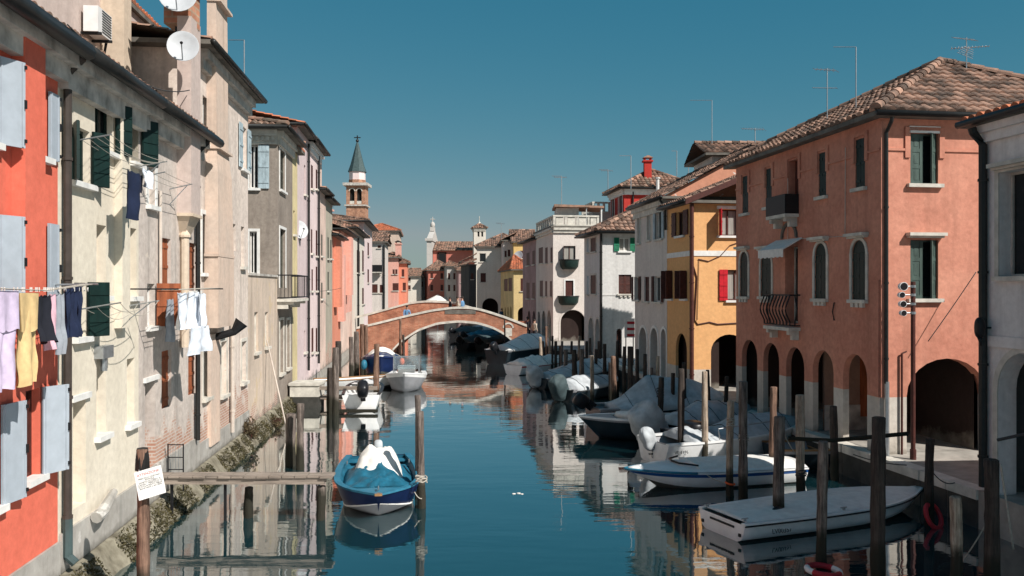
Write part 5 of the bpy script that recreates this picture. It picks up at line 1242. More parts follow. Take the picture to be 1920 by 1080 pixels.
# right side, near to far
R_ = [(1648, 783, 1090, 27, 'postdk', 'very thick dark post at the front with flat blackened top'), (1858, 862, 1120, 28, 'postdk', 'massive dark post beside the grey white house drainpipe'),
 (1540, 828, 1062, 21, 'post', 'brown post ringed by the red and white lifebuoy at the waterline'), (1463, 782, 992, 21, 'post', 'sturdy grey brown post wearing a tyre fender against the white covered boat'),
 (1745, 823, 985, 17, 'postdk', 'dark slender post with red ring in front of the sunlit pavement'), (1790, 932, 1100, 24, 'postlt', 'low yellowish broken post near the bottom right corner'),
 (1502, 741, 938, 17, 'postlt', 'sunlit honey coloured post at the stern of the blue striped boat'), (1394, 716, 945, 17, 'post', 'dark grey post with old ropes right of the pale pole by the blue striped boat'),
 (1370, 752, 930, 13, 'postlt', 'pale pole with a rope collar and orange ring at the blue striped boat'), (1449, 726, 900, 14, 'postred', 'reddish brown post behind the blue striped boat under the iron balcony'),
 (1565, 762, 900, 15, 'postdk', 'black post standing in the shade before the fifth arcade opening'), (1322, 697, 872, 12, 'postlt', 'straight pale pole in front of the yellow house corner'),
 (1328, 694, 815, 7, 'postdk', 'dark pole close behind the straight pale pole'), (1362, 706, 800, 8, 'postdk', 'dark short pole below the yellow house arch'),
 (1277, 692, 866, 12, 'postdk', 'dark brown pole rising in front of the grey tarpaulin boats'), (1284, 680, 800, 9, 'postdk', 'black pole touching the yellow house wall in the picture'),
 (1238, 708, 812, 11, 'postdk', 'dark pole wrapped with rope above the bagged outboard motor'), (1232, 668, 770, 7, 'postlt', 'little pale pole under the three white arches'),
 (1209, 664, 780, 8, 'postdk', 'thin dark pole in front of the grey peaked tarpaulin'), (1181, 650, 788, 10, 'postdk', 'brown black pole left of the grey peaked tarpaulin'),
 (1151, 668, 762, 10, 'postred', 'reddish stump with frayed top behind the dark hulled boat'), (1146, 680, 757, 9, 'postdk', 'dark post next to the reddish frayed stump'),
 (1110, 667, 764, 8, 'postlt', 'slim bright pole standing alone left of the dark hulled boat'), (1092, 655, 738, 10, 'post', 'grey pole right of the cluster behind the small covered skiff'),
 (1077, 656, 735, 11, 'postdk', 'broad black pole in the cluster behind the small covered skiff'), (1062, 656, 722, 8, 'post', 'grey slender pole left of the broad black pole'),
 (1135, 645, 725, 7, 'postdk', 'dark pole before the white corner house arches'), (1124, 640, 712, 7, 'postdk', 'second dark pole before the white corner house arches, thinner and further left')]
for px, yt, yb, w_, m, lb in R_: post(px, yt, yb, w_, lb, m, lean=random.uniform(-.05, .05))
for px, yt, yb, w_, m in ((1051, 648, 702, 6, 'postdk'), (1042, 640, 700, 6, 'postdk'), (1030, 610, 695, 5, 'postlt'), (1024, 612, 692, 5, 'postred'), (1013, 632, 690, 6, 'postlt'), (1018, 640, 686, 5, 'post'), (1100, 640, 700, 6, 'postdk'), (1086, 630, 690, 5, 'postlt'), (1072, 640, 692, 5, 'postdk'), (1000, 645, 678, 4, 'post'), (946, 600, 672, 3, 'postdk'), (1118, 655, 718, 6, 'postdk'), (1158, 640, 735, 7, 'postdk'), (1171, 650, 752, 7, 'postdk'), (1195, 655, 770, 7, 'postdk'), (1054, 640, 712, 5, 'post'), (1036, 630, 700, 4, 'postdk'), (994, 640, 676, 4, 'postdk'), (1106, 634, 690, 5, 'post'), (1222, 690, 790, 7, 'post'), (1262, 700, 800, 8, 'postdk')):
    post(px, yt, yb, w_, 'one of the thin poles crowded along the quay near the bridge', m, group='thin poles crowded along the quay near the bridge')
# dark metal cap on the sign post
mb = MB(); d = sp_d; c = at(267, 842, d); mb.grid([[(c.x+r*math.cos(a*math.pi/4), d+r*math.sin(a*math.pi/4), z) for a in range(8)] for r, z in ((.115, c.z-.32), (.108, c.z-.15), (.085, c.z+.015), (.005, c.z+.03))], 0, True)
solo(mb, 'post_cap', 'gutter', 'dark metal cap on the warning sign post', 'post cap', (c.x, d, c.z))
# warning sign
def text(body, mat, parent, loc, size, rot, name='lettering', align='CENTER'):
    cu = bpy.data.curves.new(name, 'FONT'); cu.body = body; cu.size = size; cu.align_x = align; cu.extrude = .001; cu.space_line = .92
    o = bpy.data.objects.new(name, cu); sc.collection.objects.link(o); bpy.context.view_layer.update()
    me = bpy.data.meshes.new_from_object(o); bpy.data.objects.remove(o); me.materials.clear(); me.materials.append(M[mat])
    o = bpy.data.objects.new(name, me); sc.collection.objects.link(o); o.parent = parent; o.location = loc; o.rotation_euler = rot
    return o
c = at(280, 906, 13.0); e = thing('warning_sign', 'white warning board with red heading and black lines on a wooden post', 'sign', (c.x, 13.03, c.z))
mb = MB(); w_, h_ = .40, .44; mb.box(-w_/2, w_/2, 0, .008, -h_/2, h_/2); mb.build('board', 'white', e, world=False)
text('ATTENZIONE!', 'redpl', e, (0, -.002, h_/2-.08), .052, (R(90), 0, 0), 'heading')
text('PERICOLO MORTALE\nPONTILE\nDIVIETO ACCESSO AI\nCANALI - PERICOLO DI\nSCIVOLAMENTO NELLE\nBANCHINE E ACCESSI', 'black', e, (0, -.002, h_/2-.135), .0335, (R(90), 0, 0), 'notice_text')
mb = MB(); mb.tube([(-.12, .02, .2), (-.12, .02, .24)], .01, 5); mb.build('bolt', 'metal', e, world=False)
e.rotation_euler = (0, R(-10), R(38))

# plank jetty
e = thing('jetty', 'narrow jetty of weathered cross planks reaching out from the left footing', 'jetty', (-7.5, 18.4, .8))
mb = MB(); y0, y1 = 18.2, 18.58
x = -7.62; rd = random.Random(3)
while x < -4.02:
    w_ = .27; mb.box(x+.008, x+w_-.008, y0+rd.uniform(-.02, .02), y1+rd.uniform(-.02, .02), .94, .985+rd.uniform(0, .012)); x += w_
mb.build('decking', 'plank', e)
for y in (y0+.04, y1-.12):
    mb = MB(); mb.box(-7.66, -4.02, y, y+.07, .80, .938); mb.build('beam', 'plank', e)
for x in (-7.35, -6.2): mb = MB(); mb.box(x, x+.05, y0+.15, y0+.2, -.3, .80); mb.build('brace', 'iron', e)
# little gate at the wall end of the jetty
e = thing('railing_gate', 'small iron mesh gate where the jetty meets the wall', 'gate', (-7.6, 18.9, .9))
mb = MB()
for x in (-7.62, -7.28): mb.tube([(x, 18.9, .5), (x, 18.9, 1.55)], .016, 5)
for z in (.98, 1.25, 1.53): mb.tube([(-7.62, 18.9, z), (-7.28, 18.9, z)], .012, 5)
mb.build('frame', 'iron', e); mb = MB()
for k in range(5): mb.tube([(-7.57+k*.06, 18.9, .98), (-7.57+k*.06, 18.9, 1.53)], .005, 4)
mb.build('mesh', 'metal', e)
# side dock further on
e = thing('side_dock', 'white stone landing block and timber dock between left houses and boats', 'dock', (-10.0, 35.5, .3))
mb = MB(); mb.box(at(548, 0, 36).x, at(601, 0, 36).x, 35.6, 36.8, .45, .92); mb.box(at(546, 0, 36).x, at(603, 0, 36).x, 35.55, 36.85, .923, 1.03); mb.build('landing_block', 'stone', e); mb = MB(); mb.box(at(549, 0, 36).x, at(600, 0, 36).x, 35.62, 36.78, -.6, .45); mb.build('base', 'wetstone', e)
mb = MB(); mb.box(at(600, 0, 36).x, at(708, 0, 36).x, 35.8, 36.0, .72, .86); mb.build('rail_beam', 'plank', e)
mb = MB(); mb.box(at(600, 0, 36).x, at(640, 0, 36).x, 36.05, 36.7, .3, .42); mb.build('decking', 'plank', e)
mb = MB(); mb.box(at(628, 0, 34).x, at(708, 0, 34).x, 33.9, 34.1, .05, .16); mb.build('lower_beam', 'postdk', e)
# horizontal rail tied between the near right posts
mb = MB(); mb.tube([at(1478, 822, 18.6), at(1560, 826, 18.4), at(1648, 818, 18.0), at(1702, 813, 17.9)], .045, 8)
solo(mb, 'rail', ['postdk'], 'dark horizontal pole lashed across the front right posts', 'rail', at(1560, 826, 18.4), smooth=True)
# leaning pole on left wall
mb = MB(); mb.tube([Vector((LX(32)+.12, 31, 3.1)), Vector((LX(30)+1.1, 29.3, .1))], .03, 6); solo(mb, 'pole', 'pipelt', 'thin pale pole leaning on the garden wall', 'pole', (LX(31), 31, 1), smooth=True)

# rings
def ring(c, R0, r, mats, label, cat, name, tilt=(0, 0), n=32):
    mb = MB(); rows = []; ms = []
    for i in range(n+1):
        a = 2*math.pi*i/n; rows.append([((R0+r*math.cos(b*math.pi/4))*math.cos(a), (R0+r*math.cos(b*math.pi/4))*math.sin(a), r*math.sin(b*math.pi/4)) for b in range(8)]); ms.append(int((a/(math.pi/2)) % 2 > 1.25) if len(mats) > 1 else 0)
    mb.grid(rows, ms, True); o = mb.build(name, mats, None, smooth=True); o.location = c; o.rotation_euler = (tilt[0], tilt[1], .6); return tag(o, label, cat)
c = onwater(1540, 1066, .06); ring(c+Vector((0, -.1, 0)), .27, .055, ['redpl', 'white'], 'red and white lifebuoy around the brown post at the waterline', 'lifebuoy', 'lifebuoy', (.05, .05))
c = at(1745, 965, 18.0); ring(c+Vector((0, -.12, .0)), .25, .05, ['redpl'], 'dull red life ring hooked on the dark slender post', 'life ring', 'life_ring', (1.15, .1))
c = at(1463, 975, 17.55); ring(c+Vector((0, -.02, .0)), .23, .06, ['black'], 'black tyre fender hung on the sturdy post at the white covered boat', 'tyre', 'tyre', (1.2, 0))
c = at(1369, 906, 20.5); ring(Vector((c.x, c.y+.0, c.z)), .105, .022, ['orange'], 'orange ring tied around the pale pole at the blue striped boat', 'ring', 'float_ring', (.15, .1), 20)

# ------------------------------------------------------------ boats
class Boat:
    def __init__(s, name, label, L, B, fb, bow, mats, tr=.82, rake=.35, cat='boat', group=None, stripe=.10, draft=.22, v=.75, bluff=2.4, chine=.22):
        s.bluff = bluff; s.chine = []
        s.e = thing(name, label, cat, (0, 0, 0), group); s.L, s.B, s.fb, s.bow, s.tr = L, B, fb, bow, tr; s.rake = rake
        N = 18; rows = []
        for i in range(N+1):
            t = i/N; hb = s.hb(t); sh = s.sheer(t); x = -L/2+L*t; zk = -draft+(draft+.12)*max(0, (t-.62)/.38)**2; zc = .05+chine*max(0, (t-.5)/.5)**2
            P = [(0, zk), (hb*v, zc), (hb*(v+.1), zc+(sh-zc)*.4), (hb*.975, sh-stripe), (hb, sh)]
            q = lambda y, z: (x-rake*max(0, (t-.6)/.4)**2*(1-max(0, (z-zk)/(sh-zk))), y, z)
            rows.append([q(-y, z) for y, z in P[::-1]]+[q(y, z) for y, z in P[1:]]); s.chine.append(q(*P[1]))
        mb = MB(); n = len(rows[0])
        ml = [0, 1, 1, 2, 2, 1, 1, 0]
        b0 = len(mb.v)
        for r in rows: mb.v += r
        for i in range(N):
            for j in range(n-1):
                a = i*n+j; mb.f.append((a, a+1, a+1+n, a+n)); mb.m.append(ml[j]); mb.u.append(None)
        mb.f.append(tuple(range(n))); mb.m.append(1); mb.u.append(None)
        mb.f.append(tuple(N*n+j for j in range(n))); mb.m.append(1); mb.u.append(None)
        s.hull = mb.build('hull', mats, s.e, smooth=True, world=False)
        for p in s.hull.data.polygons: p.use_smooth = len(p.vertices) == 4
    def hb(s, t):
        if t < .5: return s.B/2*(s.tr+(1-s.tr)*math.sin(t/.5*math.pi/2))
        return s.B/2*max(.03, 1-((t-.5)/.5)**s.bluff)
    def sheer(s, t): return s.fb+(s.bow-s.fb)*max(0, (t-.15)/.85)**1.8
    def x(s, t): return -s.L/2+s.L*t
    def gunwale(s, mat, w_=.09, h=.03, out=.02):
        for sg in (-1, 1):
            mb = MB(); rows = []
            for i in range(21):
                t = i/20; hb = s.hb(t); z = s.sheer(t); x = s.x(t); a = hb+out; b = max(.005, hb-w_)
                rows.append([(x, sg*a, z-.015), (x, sg*a, z+h), (x, sg*b, z+h), (x, sg*b, z-.015)])
            mb.grid(rows, 0, True); mb.face(rows[0]); mb.face(rows[-1]); mb.build('gunwale', mat, s.e, world=False)
        return s
    def inside(s, mat, floor=.12, t0=.02, t1=.82, m2=None):
        mb = MB(); rows = []
        for i in range(17):
            t = t0+(t1-t0)*i/16; hb = max(.02, s.hb(t)-.07); z = s.sheer(t); x = s.x(t)
            rows.append([(x, -hb, z), (x, -hb*.60, floor), (x, hb*.60, floor), (x, hb, z)])
        mb.grid(rows, 0); mb.face(rows[0]); mb.face(rows[-1]); mb.build('interior', mat, s.e, world=False); return s
    def thwart(s, t, mat, w_=.26, drop=.12):
        mb = MB(); x = s.x(t); hb = s.hb(t)-.06; z = s.sheer(t)-drop; mb.box(x-w_/2, x+w_/2, -hb, hb, z-.03, z); mb.build('thwart', mat, s.e, world=False); return s
    def cover(s, mat, t0, t1, ridge, over=.03, hang=.08, name='cover', wr=.03, seed=0, inset=0., power=1.5, n=44, k=22, flat=False, dz=0.):
        """cloth or lid over the hull; ridge: list of (t, height above the gunwale)"""
        mb = MB(); rows = []
        for i in range(n+1):
            t = t0+(t1-t0)*i/n; hb = s.hb(t)+over-inset; z0 = s.sheer(t)+.035+dz; rg = interp(ridge, t); row = []
            x = s.x(t)
            if hang: row.append((x, -hb-.008, z0-hang))
            for j in range(k+1):
                y = -1+2*j/k; zz = z0+rg*(1-abs(y)**power)
                if wr: zz += (wr*noise.noise(Vector((x*2.3+seed, y*2.5, seed)))+wr*.9*(.3-abs(noise.noise(Vector((x*3.1+y*2+seed, y*3-x, 1)))))+wr*.35*(.3-abs(noise.noise(Vector((x*8+seed, y*6, 3))))))*(1-abs(y)**4)
                row.append((x, y*hb, zz))
            if hang: row.append((x, hb+.008, z0-hang))
            rows.append(row)
        mb.grid(rows); mb.face(rows[0]); mb.face(rows[-1][::-1]); o = mb.build(name, mat, s.e, smooth=not flat, world=False)
        if name == 'cover':
            for q in (.12, .36, .6, .84):
                mb = MB(); mb.tube([Vector(p)+Vector((0, 0, .012)) for p in rows[int(n*q)]], .010, 4); mb.build('tie_rope', 'ropedk' if mat != 'navy' else 'rope', o, True, world=False)
        return o
    def outboard(s, cowl='black', leg='black', tilt=0., y=0., k=1.0, bag=None, z=None):
        x = -s.L/2-.12; z = z if z is not None else s.sheer(0)+.05
        Rm = Matrix.Rotation(-tilt, 3, 'Y'); o = Vector((x, y, z)); T = lambda p: o+Rm @ (Vector(p)*k)
        mb = MB(); mb.blob((0, 0, .22), (.24, .17, .24), .62, 14, 10, jit=.05); mb.v = [tuple(T(v)) for v in mb.v]
        ob = mb.build('outboard_motor', cowl, s.e, smooth=True, world=False)
        mb = MB(); mb.box(-.09, .07, -.07, .07, -.45, .02); mb.box(-.16, .12, -.11, .11, -.47, -.44); mb.hexa([(-.1, -.04, -.75), (.05, -.04, -.75), (.05, .04, -.75), (-.1, .04, -.75), (-.12, -.05, -.45), (.08, -.05, -.45), (.08, .05, -.45), (-.12, .05, -.45)]); mb.blob((-.05, 0, -.68), (.17, .06, .06), .9, 8, 6)
        mb.v = [tuple(T(v)) for v in mb.v]; mb.build('leg', leg, ob, world=False)
        mb = MB()
        for a in range(3):
            an = a*2.094; mb.hexa([(-.24, .03*math.cos(an), -.68+.03*math.sin(an)), (-.22, .03*math.cos(an+.5), -.68+.03*math.sin(an+.5)), (-.24, .15*math.cos(an+.6), -.68+.15*math.sin(an+.6)), (-.26, .15*math.cos(an), -.68+.15*math.sin(an))]+[(-.25, .03*math.cos(an), -.68+.03*math.sin(an)), (-.23, .03*math.cos(an+.5), -.68+.03*math.sin(an+.5)), (-.25, .15*math.cos(an+.6), -.68+.15*math.sin(an+.6)), (-.27, .15*math.cos(an), -.68+.15*math.sin(an))])
        mb.v = [tuple(T(v)) for v in mb.v]; mb.build('propeller', leg, ob, world=False)
        mb = MB(); mb.box(.05, .2, -.1, .1, -.25, .06); mb.v = [tuple(T(v)) for v in mb.v]; mb.build('clamp', leg, ob, world=False)
        if bag:
            mb = MB(); mb.blob((0, 0, .05), (.36, .27, .52), .75, 28, 22, jit=.20, seed=s.L); mb.v = [tuple(Vector(v)*(1+.10*(.3-abs(noise.noise(Vector((math.atan2(v[1], v[0])*3.5, v[2]*1.2, s.L))))))*(1 if abs(v[2]+.08) > .05 else .93)) for v in mb.v]; mb.v = [tuple(T(v)) for v in mb.v]; mb.build('motor_cover', bag, ob, smooth=True, world=False)
        return ob
    def cleat(s, t, y, mat='metal'):
        mb = MB(); x = s.x(t); z = s.sheer(t)+.04; mb.box(x-.03, x+.03, y-.015, y+.015, z, z+.05); mb.tube([(x-.08, y, z+.055), (x+.08, y, z+.055)], .014, 6); mb.build('cleat', mat, s.e, world=False); return s
    def place(s, loc, heading, roll=0.):
        s.e.location = loc; s.e.rotation_euler = (roll, 0, heading); return s
def place_px(b, bow_px, stern_px, trim=None):
    """bow_px, stern_px: (px, water row) of the two ends"""
    p = onwater(*bow_px); q = onwater(*stern_px); dv = p-q; b.place((p+q)/2, math.atan2(dv.y, dv.x)); return b

# blue boat with bow to the camera
b = Boat('rowing_boat', 'navy blue boat with white waterline, turquoise inside and rumpled white sheet', 4.1, 1.98, .66, .60, ['navy', 'navy', 'bgrey'], tr=.8, rake=.5, stripe=.08, v=.78, draft=.2, bluff=3.6, chine=.28)
b.gunwale('turq', .13, .03).inside('bluetarp', .14)
for sg in (1, -1):
    mb = MB(); mb.tube([(p[0], sg*p[1]*1.012, p[2]+.02) for p in b.chine], .022, 6); mb.build('waterline_stripe', 'white', b.e, True, world=False)
b.cover('turq', .86, .985, [(0, 0), (1, .0)], over=-.10, hang=0, name='foredeck', wr=.0, dz=-.03)
b.cover('bluetarp', .26, .84, [(0, .1), (.26, .15), (.42, .50), (.62, .30), (.84, .05)], over=-.20, hang=.05, name='tarpaulin', wr=.16, seed=3, power=1.3, dz=-.16)
b.thwart(.2, 'turq').thwart(.08, 'turq', .3, .06)
o = b.cover('whitetarp', .34, .62, [(0, .3), (.34, .40), (.42, .56), (.50, .55), (.60, .16), (.62, .08)], over=-.42, hang=.16, name='sheet', wr=.13, seed=9, power=4, dz=-.08)
b.outboard('greytarp', 'black', .3, k=.7)
b.cleat(.93, 0).cleat(.3, .75).cleat(.3, -.75)
mb = MB(); mb.box(b.x(.98), b.x(1.0)+.02, -.08, .08, b.bow-.02, b.bow+.03); mb.build('bow_plate', 'wood', b.e, world=False)
b.place(onwater(707, 962)+Vector((-.16, 1.2, 0)), R(-90+9)); 
blue = b
# white boat with console, bow to the camera
b = Boat('motor_boat', 'white open motor boat with windscreen console and grey underside', 4.6, 2.0, .62, .98, ['bwhite', 'bgrey', 'bgrey'], tr=.85, rake=.5, stripe=.16, v=.72, bluff=3.0)
b.gunwale('bwhite', .22, .04).inside('bwhite', .2); b.cover('bwhite', .70, .985, [(0, .06), (1, 0)], over=-.03, hang=0, name='foredeck', wr=0)
mb = MB(); mb.box(-.35, .25, -.42, .42, .2, 1.12); cb = mb.build('console', 'bwhite', b.e, world=False)
mb = MB()
for y in (-.62, .62): mb.tube([(.45, y, .75), (.3, y, 1.62), (-.55, y, 1.62), (-.7, y, .7)], .022, 6)
mb.tube([(.3, -.62, 1.62), (.3, .62, 1.62)], .022, 6); mb.build('windscreen_frame', 'metal', b.e, world=False)
mb = MB(); mb.hexa([(.40, -.6, 1.0), (.40, .6, 1.0), (.41, .6, 1.0), (.41, -.6, 1.0), (.30, -.6, 1.6), (.30, .6, 1.6), (.31, .6, 1.6), (.31, -.6, 1.6)])
gm, gnt, gb = base('windscreen', .05); gb.inputs['Transmission Weight'].default_value = .9; gb.inputs['Base Color'].default_value = (.7, .78, .8, 1); M['wind'] = gm
mb.build('windscreen', 'wind', b.e, world=False); b.outboard('black', 'black', .1); b.cleat(.92, 0)
b.place(onwater(752, 738)+Vector((0, 2.1, 0)), R(-90+4))
# white outboard boat, stern to the camera
b = Boat('motor_boat', 'small white boat showing its transom and a big black tilted outboard motor', 4.2, 1.62, .72, .9, ['bwhite', 'bwhite', 'antif'], tr=.92, rake=.3, stripe=.08)
b.gunwale('black', .1, .04).inside('bwhite', .2).thwart(.35, 'bwhite').thwart(.65, 'bwhite'); b.outboard('black', 'black', .75, y=-.1, k=1.35); b.cover('bwhite', .7, .98, [(0, .05), (1, 0)], over=-.03, hang=0, name='foredeck', wr=0)
b.place(onwater(666, 774)+Vector((0, 2.1, 0)), R(90+6))
# blue covered boat and its neighbour
b = Boat('motor_boat', 'dark blue covered boat with light blue round fender under the bridge foot', 4.0, 2.3, .8, 1.15, ['navy', 'navy', 'antif'], tr=.85); b.gunwale('bwhite', .15, .05); b.cover('navy', .0, .98, [(0, .3), (.3, .45), (.6, .5), (1, .05)], hang=.12, wr=.07)
b.cover('whitetarp', .25, .8, [(0, .5), (.5, .58), (1, .45)], over=-.15, hang=0, wr=.08, name='white_sheet', seed=4, power=2)
mb = MB(); mb.blob((1.3, -.95, .62), (.28, .18, .28), .9, 14, 10); mb.build('fender', 'turq', b.e, True, world=False); mb = MB(); mb.blob((1.0, 1.2, .75), (.17, .15, .2), .9, 10, 8); mb.build('fender', 'orange', b.e, True, world=False)
b.place(onwater(706, 706)+Vector((0, 2.0, 0)), R(-84))
b = Boat('rowing_boat', 'long white dinghy moored at the timber side dock', 4.4, 1.5, .45, .7, ['bwhite', 'bwhite', 'antif'], tr=.7); b.gunwale('wood', .1).inside('bwhite').thwart(.3, 'wood').thwart(.6, 'wood'); b.place(onwater(668, 729)+Vector((0, .3, 0)), R(8))

# right side boats
# white covered boat nearest
b = Boat('motor_boat', 'white boat under a flat grey white lid with registration number, nearest on the right', 5.6, 1.72, .37, .42, ['bwhite', 'bwhite', 'antif'], tr=.86, rake=.5, stripe=.06, v=.84)
b.gunwale('bwhite', .1, .03); o = b.cover('whitetarp', .015, .97, [(0, .05), (.5, .07), (1, .03)], over=-.02, inset=.04, hang=0, wr=.012, name='lid')
mb = MB()
for sg in (-1, 1): mb.tube([(b.x(t), sg*(b.hb(t)+.018), b.sheer(t)-.02) for t in [i/16 for i in range(17)]], .02, 6)
mb.build('rub_rail', 'black', b.e, world=False)
mb = MB(); mb.box(b.x(0)-.02, b.x(0)-.001, -.42, .35, .25, .29); mb.build('transom_slot', 'iron', b.e, world=False)
mb = MB()
for y in (-.6, .6): mb.box(b.x(0)-.03, b.x(0)-.002, y-.03, y+.03, .12, .18)
mb.build('drain_fitting', 'iron', b.e, world=False); b.cleat(.02, .6).cleat(.02, -.6).cleat(.45, -.75)
place_px(b, (1712, 952), (1372, 1000)); s_near = b
t_ = text('LV00357', 'black', b.e, (0, 0, 0), .135, (R(90), 0, 0), 'registration'); t_.location = (b.x(.16), -b.hb(.16)*.945-.016, .14); t_.rotation_euler = (R(90-9), 0, R(-1.5))
# blue striped boat
b = Boat('motor_boat', 'long white speedboat with blue stripe and turquoise bow edge lying across the canal', 4.7, 1.6, .40, .47, ['blue', 'bwhite', 'antif'], tr=.85, rake=.75, stripe=.10, v=.8)
b.gunwale('bwhite', .05, .02, .02); b.cover('bwhite', .0, .98, [(0, .10), (.5, .14), (.8, .12), (1, .02)], over=-.02, hang=0, wr=.0, name='deck', power=2.5)
b.cover('whitetarp', .06, .64, [(0, .16), (.3, .19), (.64, .16)], over=-.10, hang=.05, wr=.012, name='lid', power=4)
mb = MB(); mb.tube([(b.x(.64), -.62, b.sheer(.64)+.18), (b.x(.72), -.3, b.sheer(.7)+.19), (b.x(.735), 0, b.sheer(.7)+.20), (b.x(.72), .3, b.sheer(.7)+.19), (b.x(.64), .62, b.sheer(.64)+.18)], .025, 6); mb.build('coaming', 'black', b.e, world=False)
b.cleat(.6, -.8).cleat(.9, 0).cleat(.05, -.7)
mb = MB(); mb.tube([(b.x(t), -(b.hb(t)+.02), b.sheer(t)+.02) for t in [.66+.34*i/9 for i in range(10)]]+[(b.x(t), (b.hb(t)+.02), b.sheer(t)+.02) for t in [1-.34*i/9 for i in range(10)]], .032, 6); mb.build('bow_trim', 'turq', b.e, True, world=False)
place_px(b, (1192, 914), (1470, 898)); 
# grey white boat with tarpaulin and outboard
b = Boat('motor_boat', 'white outboard boat under crumpled grey tarpaulin with a bagged motor', 5.4, 1.9, .62, .86, ['bwhite', 'bwhite', 'antif'], tr=.88, rake=.5, stripe=.09)
b.gunwale('bwhite', .14, .04).inside('bgrey', .2); b.cover('greytarp', .16, .98, [(0, .2), (.25, .32), (.4, .12), (.55, .48), (.8, .40), (1, .05)], hang=.06, wr=.06, seed=5, over=-.05)
b.outboard('black', 'black', .5, bag='greytarp', k=.62); mb = MB(); mb.tube([(b.x(.3), -.95, .7), (b.x(.3), -.9, 1.0), (b.x(.75), -.75, 1.1), (b.x(.8), -.65, .85)], .016, 6); mb.build('grab_rail', 'metal', b.e, world=False)
mb = MB(); mb.blob((b.x(.27), .1, .85), (.3, .4, .25), .5); mb.build('seat', 'black', b.e, True, world=False)
place_px(b, (1470, 845), (1262, 864)); t_ = text('VE 4176', 'black', b.e, (b.x(.08), -b.hb(.08)*.93-.03, .36), .13, (R(84), 0, R(-2)), 'registration')
mb = MB(); b.e.name = 'motor_boat'
# tent boat and the low black boat in front of it
b = Boat('motor_boat', 'boat under a tall peaked grey tent tarpaulin with a black tilted motor', 5.2, 1.9, .72, .95, ['bgrey', 'hulldk', 'hulldk'], tr=.86, rake=.45, stripe=.07)
b.gunwale('bgrey', .16, .04).inside('bgrey', .25); b.cover('greytarp', .14, .99, [(0, .02), (.14, .05), (.40, 1.05), (.75, .75), (1, .1)], hang=.14, wr=.035, seed=8, power=1.05)
b.outboard('black', 'black', .95, k=1.15, y=.3)
place_px(b, (1330, 792), (1140, 800))
b = Boat('motor_boat', 'low black hulled boat with pale rim pointing its bow to the open water', 4.6, 1.7, .62, .74, ['bgrey', 'hulldk', 'hulldk'], tr=.86, rake=.6, stripe=.08)
b.gunwale('bwhite', .16, .04).inside('bgrey', .25).thwart(.3, 'wood').thwart(.55, 'wood'); mb = MB(); mb.blob((b.x(.62), -.1, .68), (.5, .5, .2), .7, 18, 8, jit=.3); mb.build('folded_tarp', 'whitetarp', b.e, True, world=False); b.cover('bgrey', .74, .98, [(0, .04), (1, 0)], over=-.03, hang=0, name='foredeck', wr=0)
place_px(b, (1088, 822), (1330, 816))
b = Boat('motor_boat', 'boat hidden behind the outboard boat with a huge laced grey motor bag', 4.8, 1.7, .6, .8, ['bgrey', 'hulldk', 'hulldk'], tr=.85); b.gunwale('bgrey', .14).inside('bgrey'); b.cover('greytarp', .2, .98, [(0, .1), (.2, .25), (.5, .6), (1, .1)], wr=.05, seed=2)
b.outboard('black', 'black', .62, bag='greytarp', k=1.55); place_px(b, (1420, 806), (1206, 838))
# small covered skiffs further up
def skiff(label, bowp, sternp, L, B, mats, cov, rg, gun, wr=.05, motor=None, bag=None, fb=.55, tilt=.6, k=1.0):
    b = Boat('motor_boat', label, L, B, fb, fb+.22, mats, tr=.85); b.gunwale(gun, .12)
    if cov: b.cover(cov, .06, .98, rg, wr=wr, seed=L*3+B)
    else: b.inside('bgrey').thwart(.3, 'wood').thwart(.6, 'wood')
    if motor: b.outboard(motor, 'black', tilt, bag=bag, k=k)
    return place_px(b, bowp, sternp)
skiff('low dark skiff with a blue grey plastic wrapped motor', (1150, 738), (1060, 752), 4.2, 1.6, ['bgrey', 'hulldk', 'hulldk'], 'greytarp', [(0, .3), (.3, .5), (1, .1)], 'bgrey', motor='black', bag='darktarp', k=1.2)
skiff('grey boat whose motor wears a padded cover with a red badge', (1130, 716), (1015, 728), 5.0, 1.8, ['bgrey', 'hulldk', 'hulldk'], 'greytarp', [(0, .15), (.3, .3), (.6, .55), (1, .1)], 'bwhite', motor='bgrey', bag='greytarp', k=1.2)
skiff('white boat with folded red and white striped cloth on deck', (1075, 692), (962, 703), 5.2, 1.8, ['redpl', 'bwhite', 'antif'], 'whitetarp', [(0, .1), (.3, .45), (1, .1)], 'bwhite', wr=.12)
skiff('black boat topped by a bright white peaked cover close to the bridge', (1030, 672), (930, 684), 6.2, 2.3, ['bgrey', 'hulldk', 'hulldk'], 'whitetarp', [(0, .2), (.25, .4), (.5, .85), (.8, .7), (1, .2)], 'bgrey', motor='black', fb=.95, k=1.2)
skiff('long pale boat with grey tent cover behind the pole cluster', (1185, 706), (1075, 716), 6.5, 2.1, ['bwhite', 'hulldk', 'hulldk'], 'greytarp', [(0, .1), (.3, .55), (.6, .4), (1, .05)], 'bwhite', fb=.62)
skiff('dark boat lying in shade along the terracotta arcade', (1700, 868), (1500, 872), 4.8, 1.7, ['bgrey', 'hulldk', 'hulldk'], None, None, 'wood')
